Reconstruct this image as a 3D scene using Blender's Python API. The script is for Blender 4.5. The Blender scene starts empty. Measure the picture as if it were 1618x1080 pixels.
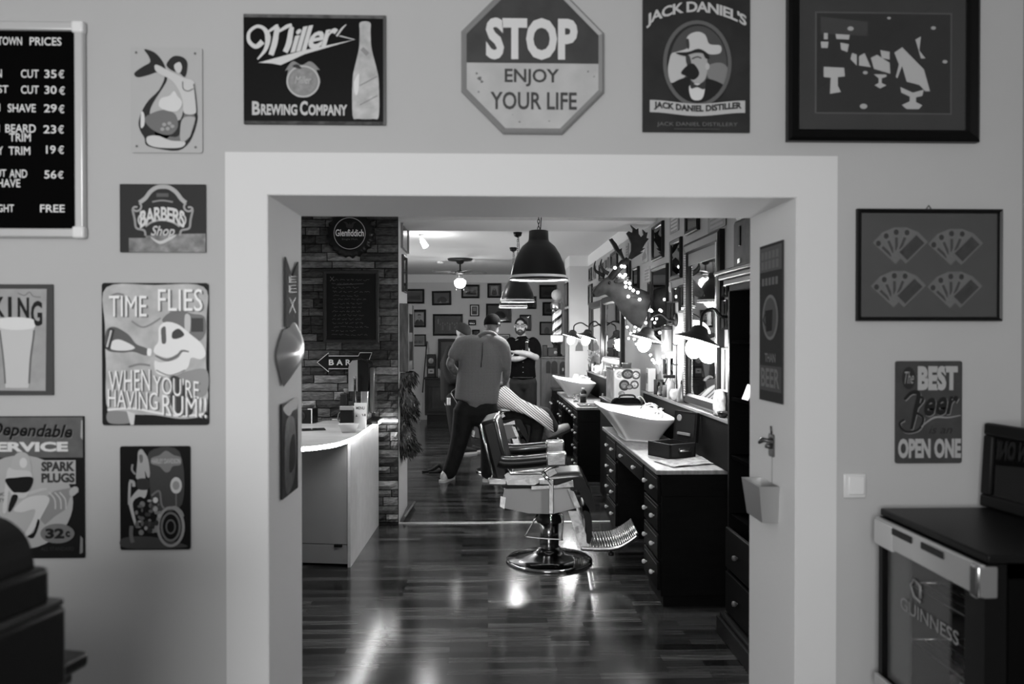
import bpy, bmesh, math, random
from mathutils import Vector, Matrix
PI = math.pi
C = bpy.context.scene.collection
SC = bpy.context.scene

# ------------------------------------------------------------------ camera, world, large lights, exposure
F = 1258.0
YAW = math.atan(38 / F); PITCH = math.atan(11 / F)
EYE = Vector((0, 0, 1.58))
cam = bpy.data.cameras.new('camera'); cam_o = bpy.data.objects.new('camera', cam); C.objects.link(cam_o)
cam.sensor_width = 36; cam.lens = 36 * F / 1618; cam.clip_start = .05
cam_o.location = EYE; cam_o.rotation_euler = (PI / 2 - PITCH, 0, -YAW)
cam.dof.use_dof = True; cam.dof.focus_distance = 6.6; cam.dof.aperture_fstop = 3.2
SC.camera = cam_o
W = bpy.data.worlds.new('world'); SC.world = W; W.use_nodes = True
W.node_tree.nodes['Background'].inputs[0].default_value = (1, 1, 1, 1)
W.node_tree.nodes['Background'].inputs[1].default_value = .12
SC.view_settings.view_transform = 'Standard'; SC.view_settings.look = 'None'
SC.view_settings.exposure = .7; SC.view_settings.gamma = 1; SC.view_settings.use_curve_mapping = False

def lamp(name, kind, loc, energy, size=.1, sy=None, rot=None, spot=None, blend=.5):
    d = bpy.data.lights.new(name, kind); d.energy = energy
    if kind == 'AREA':
        d.shape = 'RECTANGLE'; d.size = size; d.size_y = sy or size
    else:
        d.shadow_soft_size = size
    if kind == 'SPOT':
        d.spot_size = spot or 2; d.spot_blend = blend
    o = bpy.data.objects.new(name, d); C.objects.link(o); o.location = loc
    if rot: o.rotation_euler = rot
    return o
# daylight through the shop window behind the camera (the window is built further down)
lamp('shop_window_daylight', 'AREA', (-.8, -1.68, 1.8), 62, 1.8, 1.4, rot=(PI / 2, 0, 0))
# daylight through the window in the left wall of the rear room
# lamp over the bar, out of sight behind the left side of the doorway
lamp('bar_lamp', 'SPOT', (-1.75, 5.75, 2.15), 55, .12, spot=2.0, blend=.7)
lamp('rear_window_daylight', 'AREA', (-2.68, 10.6, 1.6), 42, 1.5, 1.4, rot=(0, -PI / 2, 0))

# ------------------------------------------------------------------ helpers
R0 = random.Random(7)
_mats = {}
def G(v, rough=.5, metal=0.0, spec=.5, coat=0.0, noise=0.0, nscale=8.0, stretch=(1, 1, 1), bump=0.0, trans=0.0, alpha=1.0):
    k = (round(v, 4), rough, metal, spec, coat, noise, nscale, stretch, bump, trans, alpha)
    if k in _mats: return _mats[k]
    if v < .06 and metal < .3 and rough >= .3: spec *= .4      # dull dark finishes
    m = bpy.data.materials.new('grey_%d' % len(_mats)); m.use_nodes = True
    nt = m.node_tree; b = nt.nodes['Principled BSDF']
    b.inputs['Base Color'].default_value = (v, v, v, 1)
    b.inputs['Roughness'].default_value = rough; b.inputs['Metallic'].default_value = metal
    b.inputs['Specular IOR Level'].default_value = spec; b.inputs['Coat Weight'].default_value = coat
    b.inputs['Coat Roughness'].default_value = .08
    b.inputs['Transmission Weight'].default_value = trans; b.inputs['Alpha'].default_value = alpha
    if noise or bump:
        tc = nt.nodes.new('ShaderNodeTexCoord'); mp = nt.nodes.new('ShaderNodeMapping'); nz = nt.nodes.new('ShaderNodeTexNoise')
        mp.inputs['Scale'].default_value = stretch
        nz.inputs['Scale'].default_value = nscale; nz.inputs['Detail'].default_value = 6
        nt.links.new(tc.outputs['Object'], mp.inputs[0]); nt.links.new(mp.outputs[0], nz.inputs['Vector'])
        if noise:
            cr = nt.nodes.new('ShaderNodeValToRGB')
            lo = max(0, v * (1 - noise)); hi = min(1, v * (1 + noise))
            cr.color_ramp.elements[0].color = (lo, lo, lo, 1); cr.color_ramp.elements[1].color = (hi, hi, hi, 1)
            cr.color_ramp.elements[0].position = .3; cr.color_ramp.elements[1].position = .7
            nt.links.new(nz.outputs['Fac'], cr.inputs[0]); nt.links.new(cr.outputs[0], b.inputs['Base Color'])
        if bump:
            bp = nt.nodes.new('ShaderNodeBump'); bp.inputs['Strength'].default_value = bump; bp.inputs['Distance'].default_value = .01
            nt.links.new(nz.outputs['Fac'], bp.inputs['Height']); nt.links.new(bp.outputs[0], b.inputs['Normal'])
    _mats[k] = m
    return m
def EMI(s):
    k = ('e', s)
    if k in _mats: return _mats[k]
    m = bpy.data.materials.new('glow_%d' % len(_mats)); m.use_nodes = True
    b = m.node_tree.nodes['Principled BSDF']
    b.inputs['Base Color'].default_value = (.8, .8, .8, 1)
    b.inputs['Emission Color'].default_value = (1, 1, 1, 1); b.inputs['Emission Strength'].default_value = s
    _mats[k] = m
    return m
def CHROME(v=.75, r=.12): return G(v, r, 1.0)
def GLASS(r=.03):
    k = ('g', r)
    if k in _mats: return _mats[k]
    m = bpy.data.materials.new('clear_glass_%d' % len(_mats)); m.use_nodes = True
    b = m.node_tree.nodes['Principled BSDF']
    b.inputs['Base Color'].default_value = (.9, .9, .9, 1); b.inputs['Roughness'].default_value = r
    b.inputs['Transmission Weight'].default_value = 1.0; b.inputs['IOR'].default_value = 1.3
    _mats[k] = m
    return m

def TR(loc=(0, 0, 0), rx=0, ry=0, rz=0, s=1):
    M = Matrix.Translation(loc) @ Matrix.Rotation(rz, 4, 'Z') @ Matrix.Rotation(ry, 4, 'Y') @ Matrix.Rotation(rx, 4, 'X')
    return M @ (Matrix.Diagonal((s, s, s, 1)) if not hasattr(s, '__len__') else Matrix.Diagonal((*s, 1)))
def spline(pts, n=6, closed=False):
    P = [Vector(p) for p in pts]; out = []; N = len(P)
    rng = range(N if closed else N - 1)
    for i in rng:
        if closed: a, b, c, d = P[i - 1], P[i], P[(i + 1) % N], P[(i + 2) % N]
        else: a, b, c, d = P[max(i - 1, 0)], P[i], P[i + 1], P[min(i + 2, N - 1)]
        for j in range(n):
            t = j / n
            out.append(.5 * ((2 * b) + (c - a) * t + (2 * a - 5 * b + 4 * c - d) * t * t + (3 * b - a - 3 * c + d) * t ** 3))
    if not closed: out.append(P[-1])
    return out

class MB:
    def __init__(s): s.v = []; s.f = []; s.mi = []; s.sm = []; s.mats = []
    def slot(s, m):
        if m is None: return 0
        if m not in s.mats: s.mats.append(m)
        return s.mats.index(m)
    def add(s, vs, fs, m=None, M=None, smooth=False):
        o = len(s.v); k = s.slot(m)
        for p in vs:
            p = Vector(p) if len(p) == 3 else Vector((p[0], p[1], 0))
            s.v.append(M @ p if M is not None else p)
        for f in fs:
            s.f.append([i + o for i in f]); s.mi.append(k); s.sm.append(smooth)
        return s
    def box(s, a, b, m=None, M=None):
        x0, y0, z0 = a; x1, y1, z1 = b
        vs = [(x0, y0, z0), (x1, y0, z0), (x1, y1, z0), (x0, y1, z0), (x0, y0, z1), (x1, y0, z1), (x1, y1, z1), (x0, y1, z1)]
        return s.add(vs, [(0, 3, 2, 1), (4, 5, 6, 7), (0, 1, 5, 4), (1, 2, 6, 5), (2, 3, 7, 6), (3, 0, 4, 7)], m, M)
    def rbox(s, a, b, r=.01, m=None, M=None, seg=2):
        bm = bmesh.new(); bmesh.ops.create_cube(bm, size=1)
        for v in bm.verts:
            v.co = Vector([a[i] + (v.co[i] + .5) * (b[i] - a[i]) for i in range(3)])
        r = min(r, .49 * min(abs(b[i] - a[i]) for i in range(3)))
        bmesh.ops.bevel(bm, geom=bm.edges[:], offset=r, segments=seg, affect='EDGES', profile=.5)
        bm.verts.index_update()
        bm.normal_update(); n0 = len(s.sm)
        s.add([v.co.copy() for v in bm.verts], [[v.index for v in f.verts] for f in bm.faces], m, M, True)
        for i, f in enumerate(bm.faces): s.sm[n0 + i] = max(abs(c) for c in f.normal) < .999
        bm.free()
        return s
    def prism(s, poly, z0, z1, m=None, M=None, smooth=False):
        n = len(poly)
        ar = sum(poly[i][0] * poly[(i + 1) % n][1] - poly[(i + 1) % n][0] * poly[i][1] for i in range(n))
        if ar < 0: poly = list(poly)[::-1]
        vs = [(p[0], p[1], z0) for p in poly] + [(p[0], p[1], z1) for p in poly]
        s.add(vs, [list(range(n))[::-1], list(range(n, 2 * n))], m, M)
        o = len(s.v) - 2 * n; k = s.slot(m)
        for i in range(n):
            j = (i + 1) % n
            s.f.append([o + i, o + j, o + n + j, o + n + i]); s.mi.append(k); s.sm.append(smooth)
        return s
    def lathe(s, prof, n=24, m=None, M=None, smooth=True, caps=True):
        vs = []; fs = []
        for (r, z) in prof:
            for i in range(n):
                a = 2 * PI * i / n; vs.append((r * math.cos(a), r * math.sin(a), z))
        for j in range(len(prof) - 1):
            for i in range(n):
                k = (i + 1) % n
                fs.append((j * n + i, j * n + k, (j + 1) * n + k, (j + 1) * n + i))
        if caps and prof[0][0] > 1e-5: fs.append(list(range(n))[::-1])
        if caps and prof[-1][0] > 1e-5: fs.append([(len(prof) - 1) * n + i for i in range(n)])
        return s.add(vs, fs, m, M, smooth)
    def tube(s, pts, r, n=8, m=None, M=None, closed=False, flat=None):
        P = [Vector(p) for p in pts]; N = len(P); vs = []; fs = []
        rad = r if hasattr(r, '__len__') else [r] * N
        up = None
        for i in range(N):
            if closed: t = (P[(i + 1) % N] - P[i - 1])
            else: t = P[min(i + 1, N - 1)] - P[max(i - 1, 0)]
            if t.length < 1e-9: t = Vector((0, 0, 1))
            t.normalize()
            if up is None:
                up = Vector((0, 0, 1)) if abs(t.z) < .9 else Vector((1, 0, 0))
            u = up - t * up.dot(t)
            if u.length < 1e-6: u = t.orthogonal()
            u.normalize(); up = u; w = t.cross(u)
            for k in range(n):
                a = 2 * PI * k / n
                rr = rad[i]
                ru, rw = (rr, rr) if not hasattr(rr, '__len__') else rr
                vs.append(P[i] + u * math.cos(a) * ru + w * math.sin(a) * rw)
        for i in range(N if closed else N - 1):
            for k in range(n):
                a, b = i * n, ((i + 1) % N) * n; k2 = (k + 1) % n
                fs.append((a + k, a + k2, b + k2, b + k))
        if not closed: fs += [list(range(n))[::-1], [(N - 1) * n + k for k in range(n)]]
        return s.add(vs, fs, m, M, True)
    def ball(s, c, r, m=None, n=16, M=None):
        rx, ry, rz = r if hasattr(r, '__len__') else (r, r, r); h = max(4, n // 2); vs = []; fs = []
        vs.append((c[0], c[1], c[2] - rz))
        for j in range(1, h):
            a = -PI / 2 + PI * j / h
            for i in range(n):
                b = 2 * PI * i / n
                vs.append((c[0] + rx * math.cos(a) * math.cos(b), c[1] + ry * math.cos(a) * math.sin(b), c[2] + rz * math.sin(a)))
        vs.append((c[0], c[1], c[2] + rz)); L = len(vs) - 1
        for i in range(n):
            k = (i + 1) % n
            fs.append((0, 1 + k, 1 + i)); fs.append((L, 1 + (h - 2) * n + i, 1 + (h - 2) * n + k))
            for j in range(h - 2):
                fs.append((1 + j * n + i, 1 + j * n + k, 1 + (j + 1) * n + k, 1 + (j + 1) * n + i))
        return s.add(vs, fs, m, M, True)
    def grid(s, fn, nu, nv, m=None, M=None, closed_u=False, flip=False):
        vs = [fn(i / (nu if closed_u else nu - 1), j / (nv - 1)) for j in range(nv) for i in range(nu)]; fs = []
        for j in range(nv - 1):
            for i in range(nu if closed_u else nu - 1):
                k = (i + 1) % nu
                q = (j * nu + i, j * nu + k, (j + 1) * nu + k, (j + 1) * nu + i)
                fs.append(q[::-1] if flip else q)
        return s.add(vs, fs, m, M, True)
    def build(s, name, m=None, parent=None, M=None, solid=0, sub=0):
        me = bpy.data.meshes.new(name)
        me.from_pydata([tuple(p) for p in s.v], [], s.f)
        for mm in (s.mats or [m]): me.materials.append(mm if mm is not None else m)
        me.polygons.foreach_set('material_index', s.mi); me.polygons.foreach_set('use_smooth', s.sm)
        me.validate(); me.update()
        o = bpy.data.objects.new(name, me); C.objects.link(o)
        if parent is not None: o.parent = parent
        if M is not None: o.matrix_local = M
        if solid:
            d = o.modifiers.new('thickness', 'SOLIDIFY'); d.thickness = solid; d.offset = -1
        if sub:
            d = o.modifiers.new('smooth', 'SUBSURF'); d.levels = sub; d.render_levels = sub
        return o

def tag(o, label=None, cat=None, group=None, kind=None):
    if label: o['label'] = label
    if cat: o['category'] = cat
    if group: o['group'] = group
    if kind: o['kind'] = kind
    return o
def thing(name, label, cat, loc=(0, 0, 0), rz=0, group=None, M=None):
    o = bpy.data.objects.new(name, None); C.objects.link(o); o.empty_display_size = .05
    if M is not None: o.matrix_world = M
    else: o.location = loc; o.rotation_euler = (0, 0, rz)
    return tag(o, label, cat, group)
def struct(name, mb, m): return tag(mb.build(name, m), kind='structure')
def dup(root, label=None, M=None, loc=None, group=None):
    r = root.copy(); C.objects.link(r)
    if M is not None: r.matrix_world = M
    if loc is not None: r.location = loc
    if label: r['label'] = label
    if group: r['group'] = group
    for ch in list(root.children):
        c = ch.copy(); C.objects.link(c); c.parent = r
        for g in list(ch.children):
            d = g.copy(); C.objects.link(d); d.parent = c
    return r

# rays through the photograph meeting real planes of the room
_Rm = Matrix.Rotation(-YAW, 3, 'Z') @ Matrix.Rotation(PI / 2 - PITCH, 3, 'X')
def ray(px, py): return _Rm @ Vector(((px - 809) / F, -(py - 540) / F, -1))
def onX(px, py, X): d = ray(px, py); return EYE + d * (X / d.x)
def onY(px, py, Y): d = ray(px, py); return EYE + d * (Y / d.y)
def onZ(px, py, Z): d = ray(px, py); return EYE + d * ((Z - EYE.z) / d.z)

# text as flat polygons (x right, y up)
_tc = {}
def text_mesh(body, bold=0.0, shear=0.0, spacing=1.0):
    k = (body, bold, shear, spacing)
    if k in _tc: return _tc[k]
    cu = bpy.data.curves.new('lettering', 'FONT'); cu.body = body; cu.size = 1; cu.offset = bold; cu.shear = shear
    cu.space_character = spacing; cu.resolution_u = 3; cu.fill_mode = 'FRONT'
    o = bpy.data.objects.new('lettering', cu)
    C.objects.link(o); bpy.context.view_layer.update()
    me = bpy.data.meshes.new_from_object(o.evaluated_get(bpy.context.evaluated_depsgraph_get()))
    vs = [Vector((v.co.x, v.co.y, 0)) for v in me.vertices]; fs = [list(p.vertices) for p in me.polygons]
    bpy.data.objects.remove(o); bpy.data.curves.remove(cu); bpy.data.meshes.remove(me)
    x0 = min(v.x for v in vs); x1 = max(v.x for v in vs); y0 = min(v.y for v in vs); y1 = max(v.y for v in vs)
    _tc[k] = (vs, fs, x0, x1, y0, y1)
    return _tc[k]

class Art:
    """flat artwork printed on a plate: plate coordinates go through T, each layer sits a hair above the last"""
    def __init__(s, root, T, z=.0, rough=.5, step=.0006):
        s.root = root; s.T = T; s.z = z; s.k = 0; s.rough = rough; s.step = step; s.parts = {}
    def mb(s, part): return s.parts.setdefault(part, MB())
    def poly(s, part, pts, g, L=1):
        q = [s.T(p[0], p[1]) for p in pts]
        s.k += 1
        n = len(q); ar = sum(q[i][0] * q[(i + 1) % n][1] - q[(i + 1) % n][0] * q[i][1] for i in range(n))
        if ar < 0: q = q[::-1]
        s.mb(part).add([(a, b, s.z + L * s.step + s.k * s.step / 400) for a, b in q], [list(range(n))], g if not isinstance(g, float) else G(g, s.rough)); return s
    def rect(s, part, x0, y0, x1, y1, g, L=1): return s.poly(part, [(x0, y0), (x1, y0), (x1, y1), (x0, y1)], g, L)
    def disc(s, part, x, y, rx, ry, g, L=1, n=24): return s.poly(part, [(x + rx * math.cos(2 * PI * i / n), y + ry * math.sin(2 * PI * i / n)) for i in range(n)], g, L)
    def blob(s, part, pts, g, L=1, n=5): return s.poly(part, [(p.x, p.y) for p in spline([(a, b, 0) for a, b in pts], n, True)], g, L)
    def line(s, part, pts, w, g, L=1, smooth=True, closed=False):
        P = spline([(a, b, 0) for a, b in pts], 5, closed) if smooth and len(pts) > 2 else [Vector((a, b, 0)) for a, b in pts]
        if closed and not smooth: pass
        N = len(P); wid = w if hasattr(w, '__len__') else [w]
        Lf = []; Rt = []
        for i in range(N):
            a = P[i - 1] if (i > 0 or closed) else P[i]; b = P[(i + 1) % N] if (i < N - 1 or closed) else P[i]
            t = b - a
            if t.length < 1e-9: t = Vector((1, 0, 0))
            t.normalize(); nrm = Vector((-t.y, t.x, 0))
            u = i / (N - 1) * (len(wid) - 1); k = int(u); ww = wid[k] + (wid[min(k + 1, len(wid) - 1)] - wid[k]) * (u - k)
            Lf.append(P[i] + nrm * ww / 2); Rt.append(P[i] - nrm * ww / 2)
        for i in range(N if closed else N - 1):
            j = (i + 1) % N
            s.poly(part, [(p.x, p.y) for p in (Lf[i], Lf[j], Rt[j], Rt[i])], g, L)
        return s
    def ring(s, part, x, y, rx, ry, w, g, L=1, n=28): return s.line(part, [(x + rx * math.cos(2 * PI * i / n), y + ry * math.sin(2 * PI * i / n)) for i in range(n)], w, g, L, False, True)
    def text(s, part, body, x0, y0, x1, y1, g, L=2, bold=.0, shear=0., spacing=1., warp=None, flip=True):
        """fit body into the box x0..x1, y0 (top)..y1 (bottom), coordinates growing downwards"""
        vs, fs, a0, a1, b0, b1 = text_mesh(body, bold, shear, spacing)
        out = []
        for v in vs:
            u = (v.x - a0) / (a1 - a0); w = (v.y - b0) / max(b1 - b0, 1e-6)
            x = x0 + u * (x1 - x0); y = y1 + w * (y0 - y1)
            if warp: x, y = warp(u, w, x, y)
            q = s.T(x, y); out.append((q[0], q[1], s.z + L * s.step))
        s.mb(part).add(out, fs, g if not isinstance(g, float) else G(g, s.rough)); return s
    def done(s):
        for k, b in s.parts.items(): b.build(k, None, s.root)

def wallM(origin, right, normal):
    r = Vector(right).normalized(); n = Vector(normal).normalized(); u = n.cross(r)
    M = Matrix((r, u, n)).transposed().to_4x4(); M.translation = origin
    return M
FW, BW, RW_, RV = 2.305, 14.9, 1.43, 2.711
def fw(px, py): return onY(px, py, FW)

# ------------------------------------------------------------------ the setting
def floor_mat():
    m = bpy.data.materials.new('laminate_floor'); m.use_nodes = True; nt = m.node_tree; b = nt.nodes['Principled BSDF']
    tc = nt.nodes.new('ShaderNodeTexCoord'); br = nt.nodes.new('ShaderNodeTexBrick')
    br.inputs['Scale'].default_value = 1; br.offset = .37; br.inputs['Brick Width'].default_value = .52; br.inputs['Row Height'].default_value = .066
    br.inputs['Mortar Size'].default_value = .0009; br.inputs['Mortar'].default_value = (.012, .012, .012, 1); br.inputs['Bias'].default_value = 0
    br.inputs['Color1'].default_value = (.008, .008, .008, 1); br.inputs['Color2'].default_value = (.100, .100, .100, 1)
    nt.links.new(tc.outputs['Object'], br.inputs['Vector'])
    mp = nt.nodes.new('ShaderNodeMapping'); mp.inputs['Scale'].default_value = (1.5, 22, 1); nz = nt.nodes.new('ShaderNodeTexNoise')
    nz.inputs['Scale'].default_value = 2.5; nz.inputs['Detail'].default_value = 7; nz.inputs['Roughness'].default_value = .65
    nt.links.new(tc.outputs['Object'], mp.inputs[0]); nt.links.new(mp.outputs[0], nz.inputs['Vector'])
    cr = nt.nodes.new('ShaderNodeValToRGB'); cr.color_ramp.elements[0].position = .3; cr.color_ramp.elements[1].position = .72
    cr.color_ramp.elements[0].color = (.25, .25, .25, 1); cr.color_ramp.elements[1].color = (1.25, 1.25, 1.25, 1)
    nt.links.new(nz.outputs['Fac'], cr.inputs[0])
    mx = nt.nodes.new('ShaderNodeMix'); mx.data_type = 'RGBA'; mx.blend_type = 'MULTIPLY'; mx.inputs['Factor'].default_value = 1
    nt.links.new(br.outputs['Color'], mx.inputs['A']); nt.links.new(cr.outputs[0], mx.inputs['B']); nt.links.new(mx.outputs['Result'], b.inputs['Base Color'])
    b.inputs['Roughness'].default_value = .2; b.inputs['Specular IOR Level'].default_value = .3
    n2 = nt.nodes.new('ShaderNodeTexNoise'); n2.inputs['Scale'].default_value = 9; n2.inputs['Detail'].default_value = 3
    mr = nt.nodes.new('ShaderNodeMapRange'); mr.inputs['To Min'].default_value = .10; mr.inputs['To Max'].default_value = .21
    nt.links.new(mp.outputs[0], n2.inputs['Vector']); nt.links.new(n2.outputs['Fac'], mr.inputs['Value']); nt.links.new(mr.outputs['Result'], b.inputs['Roughness'])
    bp = nt.nodes.new('ShaderNodeBump'); bp.inputs['Strength'].default_value = .06; bp.inputs['Distance'].default_value = .004
    nt.links.new(nz.outputs['Fac'], bp.inputs['Height']); nt.links.new(bp.outputs[0], b.inputs['Normal'])
    return m
PAINT = G(.46, .75, noise=.02, nscale=3)
WHITE = G(.68, .6)
BACKP = G(.36, .8, noise=.03, nscale=3)
REARP = G(.52, .85, noise=.03, nscale=3)
CEIL = G(.62, .85)
struct('floor', MB().box((-3.2, -3.2, -.1), (1.9, 15.1, 0)), floor_mat())
OX0, OX1, OZ = fw(423, 540).x, fw(1258, 540).x, fw(800, 309).z
wf = MB()
wf.box((-3.1, FW, 0), (OX0, RV, 2.75)); wf.box((OX1, FW, 0), (1.62, RV, 2.75)); wf.box((OX0, FW, OZ), (OX1, RV, 2.75))
struct('wall_front', wf, PAINT)
t = MB(); e = .003; bw = OX0 - fw(357, 540).x; bw2 = fw(1322, 540).x - OX1
t.box((OX0 - bw, FW - e, 0), (OX0, FW + .001, OZ)); t.box((OX1, FW - e, 0), (OX1 + bw2, FW + .001, OZ)); t.box((OX0 - bw, FW - e, OZ), (OX1 + bw2, FW + .001, fw(800, 243.3).z))
struct('trim_1', t, WHITE)
t = MB(); t.box((OX0 - .001, FW, 0), (OX0 + .0015, RV + .001, OZ)); t.box((OX1 - .0015, FW, 0), (OX1 + .001, RV + .001, OZ)); t.box((OX0, FW, OZ - .0015), (OX1, RV + .001, OZ + .001))
struct('trim_5', t, G(.86, .65))
struct('wall_entry_right', MB().box((1.575, -3.2, 0), (1.7, FW, 2.75)), G(.34, .8))
struct('wall_entry_left', MB().box((-3.2, -3.2, 0), (-3.1, RV, 2.75)), PAINT)
wr = MB(); wr.box((-3.2, -1.8, 0), (1.7, -1.7, .9)); wr.box((-3.2, -1.8, 2.6), (1.7, -1.7, 2.75)); wr.box((-3.2, -1.8, .9), (-1.7, -1.7, 2.6)); wr.box((.2, -1.8, .9), (1.7, -1.7, 2.6))
struct('wall_entry_rear', wr, PAINT)
struct('ceiling_entry', MB().box((-3.2, -3.2, 2.75), (1.7, RV, 2.85)), CEIL)
CZ = 2.708
struct('wall_right', MB().box((RW_, RV, 0), (1.6, 15, CZ)), BACKP)
struct('wall_left', MB().box((-2.3, RV, 0), (-2.2, 6.7, CZ)), PAINT)
wl = MB(); wl.box((-2.8, 7.4, 0), (-2.7, 15, .85)); wl.box((-2.8, 7.4, 2.35), (-2.7, 15, CZ)); wl.box((-2.8, 7.4, .85), (-2.7, 9.8, 2.35)); wl.box((-2.8, 11.4, .85), (-2.7, 15, 2.35))
struct('wall_rear_left', wl, BACKP)
struct('wall_back', MB().box((-2.8, BW, 0), (1.6, 15.05, CZ)), REARP)
struct('ceiling', MB().box((-2.8, RV, CZ), (1.7, 15.05, CZ + .1)), CEIL)
# partition with lintel
PX = -.748
struct('wall_partition', MB().box((-2.8, 6.7, 0), (PX, 7.4, CZ)), G(.55, .8))
struct('beam_lintel', MB().box((PX, 6.7, 2.544), (RW_, 7.4, CZ)), G(.5, .8))
struct('pillar', MB().box((1.159, 11.3, 0), (RW_, 11.95, CZ)), G(.52, .8))
b = MB(); zb = 2.56; e = .004
b.box((RW_ - e, 7.4, zb), (RW_, 11.3, CZ)); b.box((1.159 - e, 11.3 - e, zb), (RW_, 11.3, CZ)); b.box((1.159 - e, 11.3, zb), (1.159, 11.95, CZ))
b.box((-2.7, BW - e, zb), (RW_, BW, CZ)); b.box((-2.7, 7.4, zb), (-2.7 + e, BW, CZ)); b.box((RW_ - e, 11.95, zb), (RW_, BW, CZ))
struct('trim_2', b, G(.68, .8))
struct('trim_3', MB().box((PX, 6.68, 0), (RW_, 6.72, .006)), G(.6, .3, .8))
# ------------------------------------------------------------------ entry wall: signs, board, frames, switch
def A(px): return min(.92, round((px / 255) ** 2.2 / .80, 4))
def rrect(x0, y0, x1, y1, r, n=4):
    out = []
    for cx, cy, a in ((x1 - r, y1 - r, 0), (x0 + r, y1 - r, PI / 2), (x0 + r, y0 + r, PI), (x1 - r, y0 + r, 1.5 * PI)):
        out += [(cx + r * math.cos(a + PI / 2 * i / n), cy + r * math.sin(a + PI / 2 * i / n)) for i in range(n + 1)]
    return out
class Plane:
    """one wall: M(px,py) gives the frame of reference standing on it at that point"""
    def __init__(s, kind, v):
        s.kind, s.v = kind, v
    def pt(s, px, py): return onX(px, py, s.v) if s.kind in ('L', 'R') else onY(px, py, s.v)
    def dirs(s): return {'F': ((1, 0, 0), (0, -1, 0)), 'L': ((0, 1, 0), (1, 0, 0)), 'R': ((0, -1, 0), (-1, 0, 0))}[s.kind]
    def place(s, x0, y0, x1, y1):
        """frame for the quad whose left/right edges lie at x0,x1 and whose top/bottom (at the middle) lie at y0,y1"""
        a = s.pt(x0, (y0 + y1) / 2); b = s.pt(x1, (y0 + y1) / 2); xm = (x0 + x1) / 2
        t = s.pt(xm, y0); u = s.pt(xm, y1); o = (a + b) / 2; o.z = (t.z + u.z) / 2
        w = (b - a); w.z = 0; h = t.z - u.z
        r, n = s.dirs()
        return wallM(o, r, n), w.length, h
ENTRY = Plane('F', FW)
def plate_sign(name, label, cat, rect, g, plane=ENTRY, thick=.004, off=.003, corner=.006, group=None, rough=.4, part='plate', tilt=0, mat=None):
    M, w, h = plane.place(*rect)
    if tilt: M = M @ Matrix.Rotation(tilt, 4, 'Z')
    root = thing(name, label, cat, M=M @ Matrix.Translation((0, 0, off)), group=group)
    p = MB().prism(rrect(-w / 2, -h / 2, w / 2, h / 2, corner), 0, thick)
    p.build(part, mat or G(g, rough, 0, .2), root)
    x0, y0, x1, y1 = rect; cx, cy = (x0 + x1) / 2, (y0 + y1) / 2
    art = Art(root, lambda px, py: ((px - cx) * w / (x1 - x0), -(py - cy) * h / (y1 - y0)), thick, rough)
    art.w, art.h = w, h
    return root, art
def framed(name, label, cat, rect, fwid, fg, plane=ENTRY, depth=.02, pg=.1, off=.001, group=None, tilt=0, glass=True, frough=.35, fmat=None, lean=0):
    """moulded picture frame (four mitred sides), print, glass"""
    M, w, h = plane.place(*rect)
    if tilt: M = M @ Matrix.Rotation(tilt, 4, 'Z')
    root = thing(name, label, cat, M=M @ Matrix.Translation((0, 0, off)), group=group)
    f = MB(); W2, H2 = w / 2, h / 2
    prof = [(0, 0), (0, depth * .75), (.25, depth), (.8, depth * .8), (1, depth * .45), (1, 0)]
    vs = []; n = len(prof)
    for sx, sy in ((-1, -1), (1, -1), (1, 1), (-1, 1)):
        for u, z in prof: vs.append((sx * (W2 - u * fwid), sy * (H2 - u * fwid), z))
    fs = [(i * n + j, ((i + 1) % 4) * n + j, ((i + 1) % 4) * n + (j + 1) % n, i * n + (j + 1) % n) for i in range(4) for j in range(n)]
    f.add(vs, fs); f.build('frame', fmat or G(fg, frough), root)
    b = MB().box((-W2 + fwid * .6, -H2 + fwid * .6, .001), (W2 - fwid * .6, H2 - fwid * .6, depth * .3)); b.build('print', G(pg, .5) if isinstance(pg, float) else pg, root)
    x0, y0, x1, y1 = rect; cx, cy = (x0 + x1) / 2, (y0 + y1) / 2
    art = Art(root, lambda px, py: ((px - cx) * w / (x1 - x0), -(py - cy) * h / (y1 - y0)), depth * .3, .6, .0003)
    art.w, art.h, art.fwid, art.depth = w, h, fwid, depth
    if glass:
        MB().box((-W2 + fwid * .8, -H2 + fwid * .8, depth * .45), (W2 - fwid * .8, H2 - fwid * .8, depth * .45 + .0015)).build('glass', PANE(), root)
    return root, art
def PANE():
    if 'pane' in _mats: return _mats['pane']
    m = bpy.data.materials.new('picture_glass'); m.use_nodes = True; nt = m.node_tree; nt.nodes.remove(nt.nodes['Principled BSDF'])
    a = nt.nodes.new('ShaderNodeBsdfTransparent'); g = nt.nodes.new('ShaderNodeBsdfGlossy'); g.inputs['Roughness'].default_value = .03
    fr = nt.nodes.new('ShaderNodeFresnel'); fr.inputs['IOR'].default_value = 1.45; mx = nt.nodes.new('ShaderNodeMixShader')
    nt.links.new(fr.outputs[0], mx.inputs[0]); nt.links.new(a.outputs[0], mx.inputs[1]); nt.links.new(g.outputs[0], mx.inputs[2])
    nt.links.new(mx.outputs[0], nt.nodes['Material Output'].inputs[0]); _mats['pane'] = m
    return m
def mottle(v, amt=.6, sc=30): return G(v, .45, noise=amt, nscale=sc)

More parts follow.
